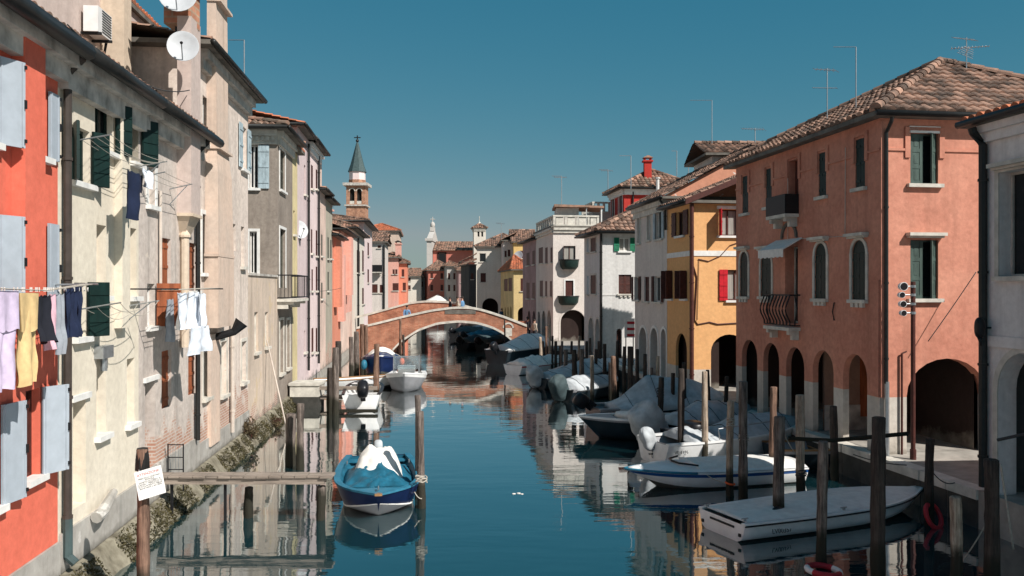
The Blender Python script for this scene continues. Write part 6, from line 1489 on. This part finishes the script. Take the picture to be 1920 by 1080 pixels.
for k_, (lb, bp, sp_, cov) in enumerate((('dark green covered boat seen under the bridge arch', (930, 650), (862, 656), 'darktarp'), ('teal covered boat deeper under the bridge arch', (935, 640), (880, 643), 'bluetarp'), ('black boat with raised motor at the left of the boats beyond the bridge', (905, 630), (850, 634), 'darktarp'), ('dark grey boat hull against the far quay beyond the bridge', (930, 628), (890, 629), 'greytarp'), ('small black covered boat at the right springing of the bridge', (965, 652), (915, 656), 'darktarp'))):
    skiff(lb, bp, sp_, 4.2+.2*k_, 1.7, ['hulldk', 'hulldk', 'hulldk'], cov, [(0, .2), (.4, .5), (1, .1)], 'bgrey', motor='black', fb=.6, k=1.2, tilt=.9)

# ropes
def rope(a, b_, sag, label, mat='rope', r=.012, cat='rope'):
    a = Vector(a); b_ = Vector(b_); pts = [a.lerp(b_, i/14)-Vector((0, 0, sag*4*(i/14)*(1-i/14))) for i in range(15)]
    mb = MB(); mb.tube(pts, r, 5); return solo(mb, 'mooring_rope', mat, label, cat, a, smooth=True)
rope(at(770, 905, 19.2), at(791, 935, 19.3), .1, 'white line from the navy bow to the stout post'); rope(at(1325, 890, 21), at(1370, 905, 20.6), .06, 'thin line from the blue striped boat to the pale pole')
rope(at(1463, 800, 17.7), at(1500, 862, 20.4), .05, 'rope slanting down from the sturdy tyre post to the stern of the blue striped boat'); rope(at(1858, 965, 14.3), at(1790, 1070, 15), .06, 'slack rope in the bottom right corner', 'rope')
rope(at(1600, 852, 19.4), at(1700, 872, 18.6), .05, 'dark line stretched before the sunlit pavement', 'ropedk'); rope(at(1745, 880, 18), at(1790, 905, 18.2), .12, 'loop of cord on the quay edge', 'ropedk')
rope(at(1876, 870, 14.6), at(1900, 1030, 14.6), .0, 'pale rod hanging beside the grey white arch', 'rope', .018, 'rod'); rope(at(1870, 825, 15.6), at(1930, 812, 15.2), .0, 'dark bar across the grey white arch', 'ropedk', .03, 'bar')

# rope coils on posts and a scrap floating on the water
def coil(px, py, d, r, label, turns=4, mat='rope'):
    c = at(px, py, d); mb = MB(); mb.tube([c+Vector((r*math.cos(a*.5), r*math.sin(a*.5), .028*a/12.57*2+.015*math.sin(a*1.7))) for a in range(int(turns*12.57))], .014, 5)
    return solo(mb, 'rope_coil', mat, label, 'rope', c, smooth=True)
coil(1370, 800, 20.5, .095, 'pale rope wound around the pale pole by the blue striped boat'); coil(1394, 826, 19.8, .115, 'rope wound around the dark grey post by the blue striped boat', 3); coil(1238, 745, 29.4, .12, 'dark rope wrapped round the dark pole above the bagged motor', 6, 'ropedk'); coil(1502, 893, 20.1, .12, 'chain like rope at the foot of the honey coloured post', 3, 'ropedk'); coil(790, 905, 18.8, .125, 'wet rope around the stout post at the blue boat', 3)
mb = MB()
for a, b_ in ((0, 0), (.12, .05), (.2, -.03)): mb.blob((a, b_, .005), (.05, .035, .012), 1, 8, 5, jit=.4, seed=a*9)
o = mb.build('floating_scrap', 'whitetarp', None, True); o.location = onwater(963, 926, 0); tag(o, 'small white scraps drifting in the middle of the canal', 'litter'); o['kind'] = 'stuff'
# pavement pole with floodlights
e = thing('lamp_pole', 'slim brown pole carrying four round floodlights on the sunlit pavement', 'pole', at(1712, 862, 20.9)); d = 20.9
x = e.location.x; mb = MB(); mb.tube([(x, d, ZR), (x, d, H-(528-540)*d/F)], .055, 10); mb.tube([(x, d, ZR), (x, d, ZR+.25)], .075, 10); mb.build('pole', 'dkbrown', e)
for px, py, s_ in ((1693, 537, 1.25), (1690, 553, .9), (1692, 570, 1.0), (1693, 587, .9)):
    c = at(px, py, d-.12); mb = MB(); mb.tube([c+Vector((0, -.06, 0)), c+Vector((.0, .08, 0)), c+Vector((0.01, .15, 0))], [.085*s_, .075*s_, .03], 12); fl = mb.build('floodlight', 'bwhite', e)
    mb = MB(); mb.tube([c+Vector((0, -.066, 0)), c+Vector((0, -.061, 0))], .072*s_, 12); mb.build('lens', 'black', fl)
    mb = MB(); mb.tube([c+Vector((.02, .1, 0)), Vector((x-.04, d, c.z))], .016, 5); mb.tube([Vector((x, d, c.z-.03)), Vector((x, d, c.z+.03))], .068, 8); mb.build('bracket', 'metal', fl)
# ------------------------------------------------------------ laundry and its lines
def cloth(u0, u1, z0, z1, f, o, mat, name, label, cat, seed=0, taper=0., legs=False, folds=.035, kind='sheet', sleeves=False, hang=None):
    """a hanging cloth parallel to facade f, o metres out"""
    mb = MB(); n, k = 16, 18; G = []
    for i in range(k+1):
        t = i/k; z = z1-(z1-z0)*t; row = []
        for j in range(n+1):
            s = j/n; w_ = (u1-u0)*(1-taper*t); u = (u0+u1)/2+(s-.5)*w_
            dz = .03*noise.noise(Vector((s*3+seed, t*2, 7)))*t - (.02*abs(math.sin(s*math.pi*3)) if t < .15 else 0)
            oo = o+folds*(.3+t)*math.sin(s*9+seed+t*1.2)+.05*noise.noise(Vector((s*3, t*3, seed)))*(.3+t)+.09*t*t*noise.noise(Vector((seed, t, 5)))
            row.append((u, z+dz*1.5, oo))
        G.append(row)
    for sd, off in ((0, 0.), (1, .012)):
        for i in range(k):
            for j in range(n):
                if legs and i > k*.38 and abs(j+.5-n/2) < 1+.6*(i/k): continue
                if sleeves and i > k*.35 and (j < 3 or j > n-4): continue
                q = [G[i][j], G[i][j+1], G[i+1][j+1], G[i+1][j]]; mb.face([f.pt(p[0], p[1], p[2]+off) for p in q])
    return solo(mb, name, mat, label, cat, f.pt((u0+u1)/2, z1, o), smooth=True)
fl = Fac(Vector((LX(5), 5)), Vector((LX(30), 30)), Vector((-40, 17)))
def cl(px0, py0, px1, py1, o=.55):
    a = fl.u(px0, o); b = fl.u(px1, o); m = (a+b)/2; d = fl.P0.y+fl.d.y*m+fl.n.y*o
    return (a, b, H-(py1-540)*d/F, H-(py0-540)*d/F)
CL = {'lav': (.62, .51, .66), 'mustard': (.68, .48, .23), 'blk': (.012, .013, .02), 'pink': (.66, .40, .46), 'gry': (.28, .30, .33), 'nvy': (.010, .017, .045), 'wht': (.72, .76, .82)}
for k_, v in CL.items(): M['c_'+k_] = plain('cloth_'+k_, v, .9, .18, 8, bmp=.1)
L_ = [((-10, 545, 28, 732), 'lav', 'towel', 'lavender towel with folded top hanging at the left picture edge', {}), ((30, 549, 66, 722), 'mustard', 'trousers', 'mustard yellow trousers on the clothesline', dict(taper=.12)),
 ((68, 552, 92, 642), 'blk', 'trousers', 'black clothes next to the mustard trousers', dict(taper=.1)), ((90, 550, 105, 656), 'pink', 'shirt', 'pink shirt on the clothesline', dict(sleeves=True)),
 ((105, 549, 117, 664), 'gry', 'trousers', 'grey trousers between pink shirt and navy clothes', dict(legs=True)), ((119, 540, 130, 634), 'nvy', 'shirt', 'navy shirt left of the other navy garments', {}), ((131, 538, 141, 632), 'nvy', 'shirt', 'middle one of the three navy garments', {}), ((142, 535, 152, 626), 'nvy', 'trousers', 'navy trousers at the right end of the long clothesline', dict(taper=.2))]
for i, (r, c_, nm, lb, kw) in enumerate(L_):
    a, b_, z0, z1 = cl(*r); o = cloth(a, b_, z0, z1, fl, .55, 'c_'+c_, nm, lb, 'laundry', seed=i*2.7, **kw)
    if i < 2:
        mb = MB(); G = [[fl.pt(a+(b_-a)*s/10, z1-.50*t-(.02*math.sin(s*1.3) if t else 0), .585+.03*math.sin(s*.9+i)*t) for s in range(11)] for t in (0, .5, 1)]; mb.grid(G); mb.grid([[p+fl.n3*.01 for p in r_] for r_ in G])
        mb.build('turned_fold', 'c_'+c_, o, True, world=False).data.transform(Matrix.Translation(-o.location))
e = thing('clothesline', 'long clothesline on brackets crossing the red and cream fronts', 'clothesline', fl.pt(6.5, 5, .5))
a, b_ = fl.u(-30, .55), fl.u(165, .55); mb = MB()
for oo in (.5, .55, .62): mb.tube([fl.pt(a, 5.0, oo), fl.pt((a+b_)/2, 4.965, oo), fl.pt(b_, 5.06, oo)], .006, 4)
mb.build('line', 'rope', e); mb = MB()
for uu in (b_, a): mb = MB(); mb.tube([fl.pt(uu, 5.05, 0), fl.pt(uu, 5.06, .7)], .015, 5); mb.tube([fl.pt(uu, 4.7, 0), fl.pt(uu, 5.05, .5)], .012, 5); mb.build('bracket', 'metal', e)
rd = random.Random(2); mb = MB()
for k_ in range(34):
    uu = a+(b_-a)*rd.random(); p = fl.pt(uu, 4.99, .55); mb.box(p.x-.006, p.x+.006, p.y-.006, p.y+.006, p.z-.04, p.z+.02)
mb.build('pegs', 'whitetarp', e)['kind'] = 'stuff'
# white washing
for i, (r, lb, nm, kw) in enumerate((((331, 548, 352, 618), 'white shirt at the left of the white washing', 'shirt', {}), ((349, 547, 367, 615), 'white towel in the middle of the white washing', 'towel', {}), ((362, 549, 377, 612), 'white cloth at the right of the white washing', 'towel', {}), ((346, 612, 376, 662), 'large white sheet drooping lowest in the washing', 'sheet', dict(taper=-.25)))):
    a, b_, z0, z1 = cl(*r, .7); cloth(a, b_, z0, z1, fl, .7+.05*i, 'c_wht', nm, lb, 'laundry', seed=i*3.1+1, folds=.05, **kw)
a, b_, z0, z1 = cl(318, 560, 328, 640, .4); cloth(a, b_, z0, z1, fl, .35, 'c_gry', 'towel', 'grey dark cloth hanging behind the white washing', 'laundry', 4)
e = thing('clothesline', 'short clothesline with the white washing on the beige house', 'clothesline', fl.pt(16, 5, .5)); mb = MB(); a, b_ = fl.u(310, .7), fl.u(398, .7)
for oo in (.62, .7, .8, .88): mb.tube([fl.pt(a, 4.96, oo), fl.pt(b_, 5.0, oo)], .007, 4)
mb.build('line', 'rope', e); mb = MB()
for uu in (a, b_): mb = MB(); mb.tube([fl.pt(uu, 4.98, 0), fl.pt(uu, 4.98, .95)], .015, 5); mb.build('bracket', 'iron', e)
# navy coat and rack above
a, b_, z0, z1 = cl(237, 322, 268, 412, .55); cloth(a, b_, z0, z1, fl, .55, 'c_nvy', 'coat', 'dark navy coat hanging high on the cream house', 'laundry', 2.2, sleeves=True, folds=.05)
a, b_, z0, z1 = cl(268, 318, 284, 352, .6); cloth(a, b_, z0, z1, fl, .6, 'c_wht', 'cloth', 'small white cloth beside the navy coat', 'laundry', 6.2, folds=.05)
def rack(px0, px1, py, label, out=.8, n=5, drop=.25):
    e = thing('drying_rack', label, 'drying rack', fl.pt(fl.u(px0), 5, .3)); a, b_ = fl.u(px0, .4), fl.u(px1, .4); m = (a+b_)/2; d = fl.P0.y+m; z = H-(py-540)*d/F; mb = MB()
    for uu in (a, b_): mb = MB(); mb.tube([fl.pt(uu, z, 0), fl.pt(uu, z+.12, out)], .013, 5); mb.build('arm', 'metal', e)
    mb = MB()
    for k_ in range(n):
        o = .12+(out-.14)*k_/(n-1); mb.tube([fl.pt(a+(b_-a)*t, z+.12*o/out-drop*4*t*(1-t)*(.3+.2*(k_ % 2)), o) for t in [i/8 for i in range(9)]], .006, 4)
    mb.build('line', 'rope', e); mb = MB(); mb.tube([fl.pt(b_, z-.35, 0), fl.pt(b_, z+.1, out*.8)], .01, 4); mb.build('brace', 'metal', e)
rack(186, 294, 292, 'high drying rack of wire lines holding the navy coat', .6); rack(192, 268, 578, 'empty drying rack sagging on the lower cream wall', .7, 4, .5); rack(300, 352, 345, 'upper rack of dark bars on the beige house', .5, 3, .05)

# ------------------------------------------------------------ air conditioner, dishes, aerials
fr = Fac(Vector((LX(13.6)-2, 13.6)), Vector((LX(25.6)-2, 25.6)), Vector((-40, 17)))
e = thing('air_conditioner', 'white air conditioner box fixed high on the rear pink wall', 'air conditioner', fr.pt(fr.u(150), 11.5)); u0 = fr.u(149); d_ = fr.P0.y+u0; z0, z1 = H-(58-540)*d_/F, H-(10-540)*d_/F
mb = MB(); fr.box(mb, u0, u0+.85, z0, z1, .08, .40); mb.build('casing', 'bwhite', e); mb = MB()
for k_ in range(9): fr.box(mb, u0+.25, u0+.8, z0+.05+k_*.06, z0+.07+k_*.06, .40, .412)
mb.build('grille', 'black', e)
for x_ in (.05, .7): mb = MB(); fr.box(mb, u0+x_, u0+x_+.05, z0-.06, z0-.001, 0, .45); mb.build('bracket', 'iron', e)
mb = MB()
for k_ in range(3): mb.tube([fr.pt(u0+.86, z0+.4-k_*.1, .3), fr.pt(u0+1.0, z0+.3-k_*.1, .25), fr.pt(u0+1.05, z0-.9, .05)], .02, 5)
mb.build('hose', 'black', e)
def dish(c, r, az, el, label, wallp=None):
    e = thing('satellite_dish', label, 'satellite dish', c); D = Vector((math.sin(az)*math.cos(el), -math.cos(az)*math.cos(el), math.sin(el))); X = D.cross(Vector((0, 0, 1))).normalized(); Y = X.cross(D)
    P = lambda a, rr, h: Vector(c)+X*(rr*math.cos(a))+Y*(rr*1.08*math.sin(a))+D*h
    mb = MB(); mb.grid([[P(2*math.pi*k_/28, max(.002, r*q), .22*r*q*q-.22*r) for k_ in range(28)] for q in (0, .25, .5, .75, 1)]+[[P(2*math.pi*k_/28, r*1.02, .0) for k_ in range(28)]]+[[P(2*math.pi*k_/28, max(.002, r*q), .22*r*q*q-.22*r-.012) for k_ in range(28)] for q in (1.02, .5, 0)], 0, True); mb.build('reflector', 'dish', e, True)
    mb = MB(); mb.tube([P(-math.pi/2, r*.95, -.02), Vector(c)+D*r*1.0-Y*r*.35], .014, 5); mb.build('arm', 'metal', e)
    mb = MB(); mb.tube([Vector(c)+D*r*1.04-Y*r*.36, Vector(c)+D*r*.86-Y*r*.24], [.035, .03], 8); mb.build('feed', 'iron', e)
    w_ = wallp or (Vector(c)-D*.4); mb = MB(); mb.tube([Vector(c)-D*.2*r-D*.03, w_], .025, 6); mb.tube([w_-Vector((0, 0, .35)), w_+Vector((0, 0, .35))], .025, 6); mb.build('mount', 'iron', e)
dish(at(343, 86, 19.3), .34, R(16), R(14), 'round white satellite dish on the beige house chimney breast', at(330, 78, 19.9))
dish(at(333, -12, 19.6), .42, R(14), R(16), 'larger satellite dish cut off by the top picture edge', at(327, 5, 20.1))
dish(at(562, 430, 38.8), .40, R(40), R(18), 'white satellite dish on the mauve pink house', Vector((LX(38.9), 39.2, at(0, 436, 39).z)))
dish(at(971, 480, 100), .6, R(-30), R(25), 'small white dish on the far ochre house')
def aerial(px, pyt, pyb, d, label, booms=(), r=.014, hook=None):
    e = thing('aerial', label, 'aerial', at(px, pyb, d)); t = at(px, pyt, d); bt = at(px, pyb, d); mb = MB(); mb.tube([bt-Vector((0, 0, .4)), t], r*1.2, 5); mb.build('mast', 'metal', e)
    for (z, L, n, el, ang) in booms:
        c = t-Vector((0, 0, z)); dv = Vector((math.cos(ang), math.sin(ang), 0)); pv = Vector((-dv.y, dv.x, 0)); mb = MB(); mb.tube([c-dv*L*.6, c+dv*L*.4], r*.8, 4)
        for k_ in range(n): q = c-dv*L*.6+dv*L*k_/(n-1); w_ = el*(.6+.4*k_/(n-1)); mb.tube([q-pv*w_*.7+Vector((0, 0, -w_*.4)), q+pv*w_*.7+Vector((0, 0, w_*.4))], r*.6, 4)
        mb.build('boom', 'metal', e)
    if hook: mb = MB(); mb.tube([t, t+Vector((hook, 0, 0))], r*.7, 4); mb.build('arm', 'metal', e)
aerial(1812, 70, 112, 25, 'spiky many armed aerial on the terracotta roof apex', ((.05, .8, 9, .16, .3), (.3, 1.0, 12, .08, 2.9), (.45, .8, 5, .3, 1.2)))
aerial(1551, 128, 225, 26, 'double aerial standing midway on the terracotta roof', ((.05, .7, 6, .25, .2), (.6, .75, 5, .1, .05)))
aerial(1605, 88, 200, 24.5, 'tall hooked mast on the terracotta roof', (), hook=-.65)
aerial(1416, 240, 270, 40, 'fishbone aerial on the small attic roof', ((.05, 1.1, 9, .3, .15),), .018)
aerial(1335, 188, 265, 43, 'hooked mast rising from the attic eave', (), .016, hook=-1.1)
for px, a, b_, d, lb, h_ in ((1183, 292, 345, 66, 'thin mast left of the deep red roof', -.9), (1269, 283, 320, 66, 'thin mast right of the deep red roof', -.4), (1291, 296, 335, 66, 'short mast at the far right of the deep red roof', .2), (458, 75, 160, 30, 'thin white mast above the rose house', -.55), (1053, 330, 390, 70, 'spindly mast above the balcony house terrace', -.8), (1140, 318, 360, 75, 'thin mast over the grey terraced house', -.8), (940, 418, 445, 116, 'faint mast above the cream white house', -.8)):
    aerial(px, a, b_, d, lb, ((.1, 1.0, 5, .25, .1),) if px in (1053, 1140, 940) else (), .02 if d < 50 else .03, hook=h_)
# thin wires
def wire(a, b_, sag, label): rope(a, b_, sag, label, 'ropedk', .012, 'cable')
wire(fl.pt(fl.u(60), 8.9, .5), fl.pt(fl.u(330), 9.6, .3), .35, 'thin cable looping along the gutter of the left houses'); wire(at(1740, 640, 21.3), at(1830, 510, 21.2), .02, 'dark stay cable slanting across the terracotta end wall')
wire(at(560, 545, 42), at(640, 540, 50), .1, 'wire stretched between the pink houses')

# ------------------------------------------------------------ people
def person(label, loc, heading, jacket, trousers, hair='hair', pose='stand', s=1.0, seated=False):
    J = {'pel': (0, 0, .95), 'ch': (0, 0, 1.25), 'nk': (0, 0, 1.47), 'hd': (0.02, 0, 1.60), 'ht': (0.01, 0, 1.74)}
    lean = .18 if pose == 'lean' else .0
    st = .22 if pose == 'walk' else .04
    V = [(0, 0, .96, .15, .12), (0, 0, 1.15, .145, .11), (lean*.5, 0, 1.36, .18, .12), (lean*.8, 0, 1.48, .065, .06), (lean+.02, 0, 1.58, .085, .08), (lean+.02, 0, 1.70, .088, .085), (lean+.01, 0, 1.75, .06, .06),
         (0, .10, .88, .10, .10), (st*.6, .10, .48, .068, .065), (st*.6-.02, .10, .08, .045, .045), (st*.6+.14, .10, .04, .042, .03),
         (0, -.10, .88, .10, .10), (-st*.5+.04, -.10, .48, .068, .065), (-st-.04, -.10, .08, .045, .045), (-st+.12, -.10, .04, .042, .03),
         (lean*.55, .20, 1.40, .062, .06), (lean*.4-.05+(lean*1.2), .26, 1.14, .05, .048), (lean*.4+.08+lean*1.5, .25, .92, .036, .036), (lean*.4+.13+lean*1.6, .25, .84, .04, .02),
         (lean*.55, -.20, 1.40, .062, .06), (lean*.4-.05+lean*1.2, -.26, 1.14, .05, .048), (lean*.4+.08+lean*1.5, -.25, .92, .036, .036), (lean*.4+.13+lean*1.6, -.25, .84, .04, .02)]
    E = [(0, 1), (1, 2), (2, 3), (3, 4), (4, 5), (5, 6), (0, 7), (7, 8), (8, 9), (9, 10), (0, 11), (11, 12), (12, 13), (13, 14), (2, 15), (15, 16), (16, 17), (17, 18), (2, 19), (19, 20), (20, 21), (21, 22)]
    me = bpy.data.meshes.new('tmp'); me.from_pydata([v[:3] for v in V], E, []); o = bpy.data.objects.new('tmp', me); sc.collection.objects.link(o)
    m = o.modifiers.new('s', 'SKIN'); 
    for i, v in enumerate(V): me.skin_vertices[0].data[i].radius = (v[3], v[4])
    me.skin_vertices[0].data[0].use_root = True
    o.modifiers.new('u', 'SUBSURF').levels = 1; bpy.context.view_layer.update()
    me2 = bpy.data.meshes.new_from_object(o.evaluated_get(bpy.context.evaluated_depsgraph_get())); bpy.data.objects.remove(o)
    e = thing('person', label, 'person', loc); b = bpy.data.objects.new('body', me2); sc.collection.objects.link(b); b.parent = e
    me2.materials.clear()
    for x in ('skin', jacket, trousers, 'black'): me2.materials.append(M[x])
    for p in me2.polygons:
        c = p.center; arm = abs(c.y) > .17
        p.use_smooth = True
        p.material_index = 0 if c.z > 1.46 or (arm and c.z < .93) else (1 if c.z > .90 or arm else (3 if c.z < .1 else 2))
    mb = MB(); mb.blob((lean-.005, 0, 1.70), (.105, .095, .10), .95, 12, 8, jit=.1); mb.v = [(x, y, z) for x, y, z in mb.v]; mb.build('hair', hair, e, True, world=False)
    mb = MB(); mb.blob((lean+.112, 0, 1.62), (.02, .014, .03), 1, 6, 5)
    for sg in (-1, 1): mb.blob((lean+.10, sg*.035, 1.655), (.01, .013, .009), 1, 6, 4, m=1); mb.blob((lean+.015, sg*.09, 1.635), (.022, .012, .035), 1, 6, 5)
    mb.box(lean+.098, lean+.106, -.025, .025, 1.565, 1.573, 2); mb.build('face', ['skin', 'black', 'redpl'], e, True, world=False)
    e.rotation_euler = (0, 0, heading); e.scale = (s, s, s); return e
M['denim'] = plain('denim_cloth', (.05, .10, .19), .9, .2, 8); M['ltblue'] = plain('light_blue_cloth', (.13, .27, .45), .9, .2, 8); M['dkcloth'] = plain('dark_cloth', (.02, .02, .025), .9, .2, 8); M['beigec'] = plain('beige_cloth', (.45, .38, .3), .9, .2, 8); M['redc'] = plain('dull_red_cloth', (.3, .05, .05), .9, .2, 8)
def ondeck(px, d): 
    x = K(px)*d; return Vector((x, d, interp(topn, x)-1.05))
person('person in blue jacket leaning on the near bridge parapet at the left', ondeck(762, 65.4), R(-70), 'ltblue', 'dkcloth', pose='lean')
person('person in dark clothes standing at the bridge crown', ondeck(844, 67.5), R(200), 'dkcloth', 'dkcloth')
person('person in light blue shirt beside the dark clothed one on the bridge', ondeck(867, 66.6), R(160), 'ltblue', 'denim')
person('person in white shirt partly hidden behind the bridge crown', ondeck(858, 68.8), R(20), 'beigec', 'denim', pose='walk')
for px, d, j, lb in ((903, 78, 'denim', 'person in dark blue walking off the bridge towards the arch'), (966, 69, 'dkcloth', 'person in black on the quay beside the bridge end'), (975, 70, 'denim', 'person in denim jacket on the quay beside the bridge end'), (984, 72, 'redc', 'person in dull red on the quay beside the bridge end'), (1002, 66.5, 'beigec', 'person in beige coat near the pole cluster on the quay')):
    person(lb, Vector((max(K(px)*d, 1.3 if d < 75 else -9), d, ZR)) if px != 903 else Vector((RX(100)-.2, 100, ZR)), R(120+px), j, 'dkcloth', pose='walk')
# café awning on the far quay beyond the bridge
e = thing('market_umbrella', 'white market umbrella open in front of the brick red house beyond the bridge', 'umbrella', (K(820)*138, 150, ZR)); c = at(821, 558, 146)
mb = MB(); mb.grid([[(c.x+r*math.cos(a*math.pi/4), 146+r*math.sin(a*math.pi/4), z) for a in range(8)] for r, z in ((.05, c.z+.5), (2.0, c.z-.45), (2.0, c.z-.75))], 0, True); mb.build('canopy', 'whitetarp', e); mb = MB(); mb.tube([(c.x, 146, ZR), (c.x, 146, c.z+.4)], .05, 6); mb.build('pole', 'metal', e)
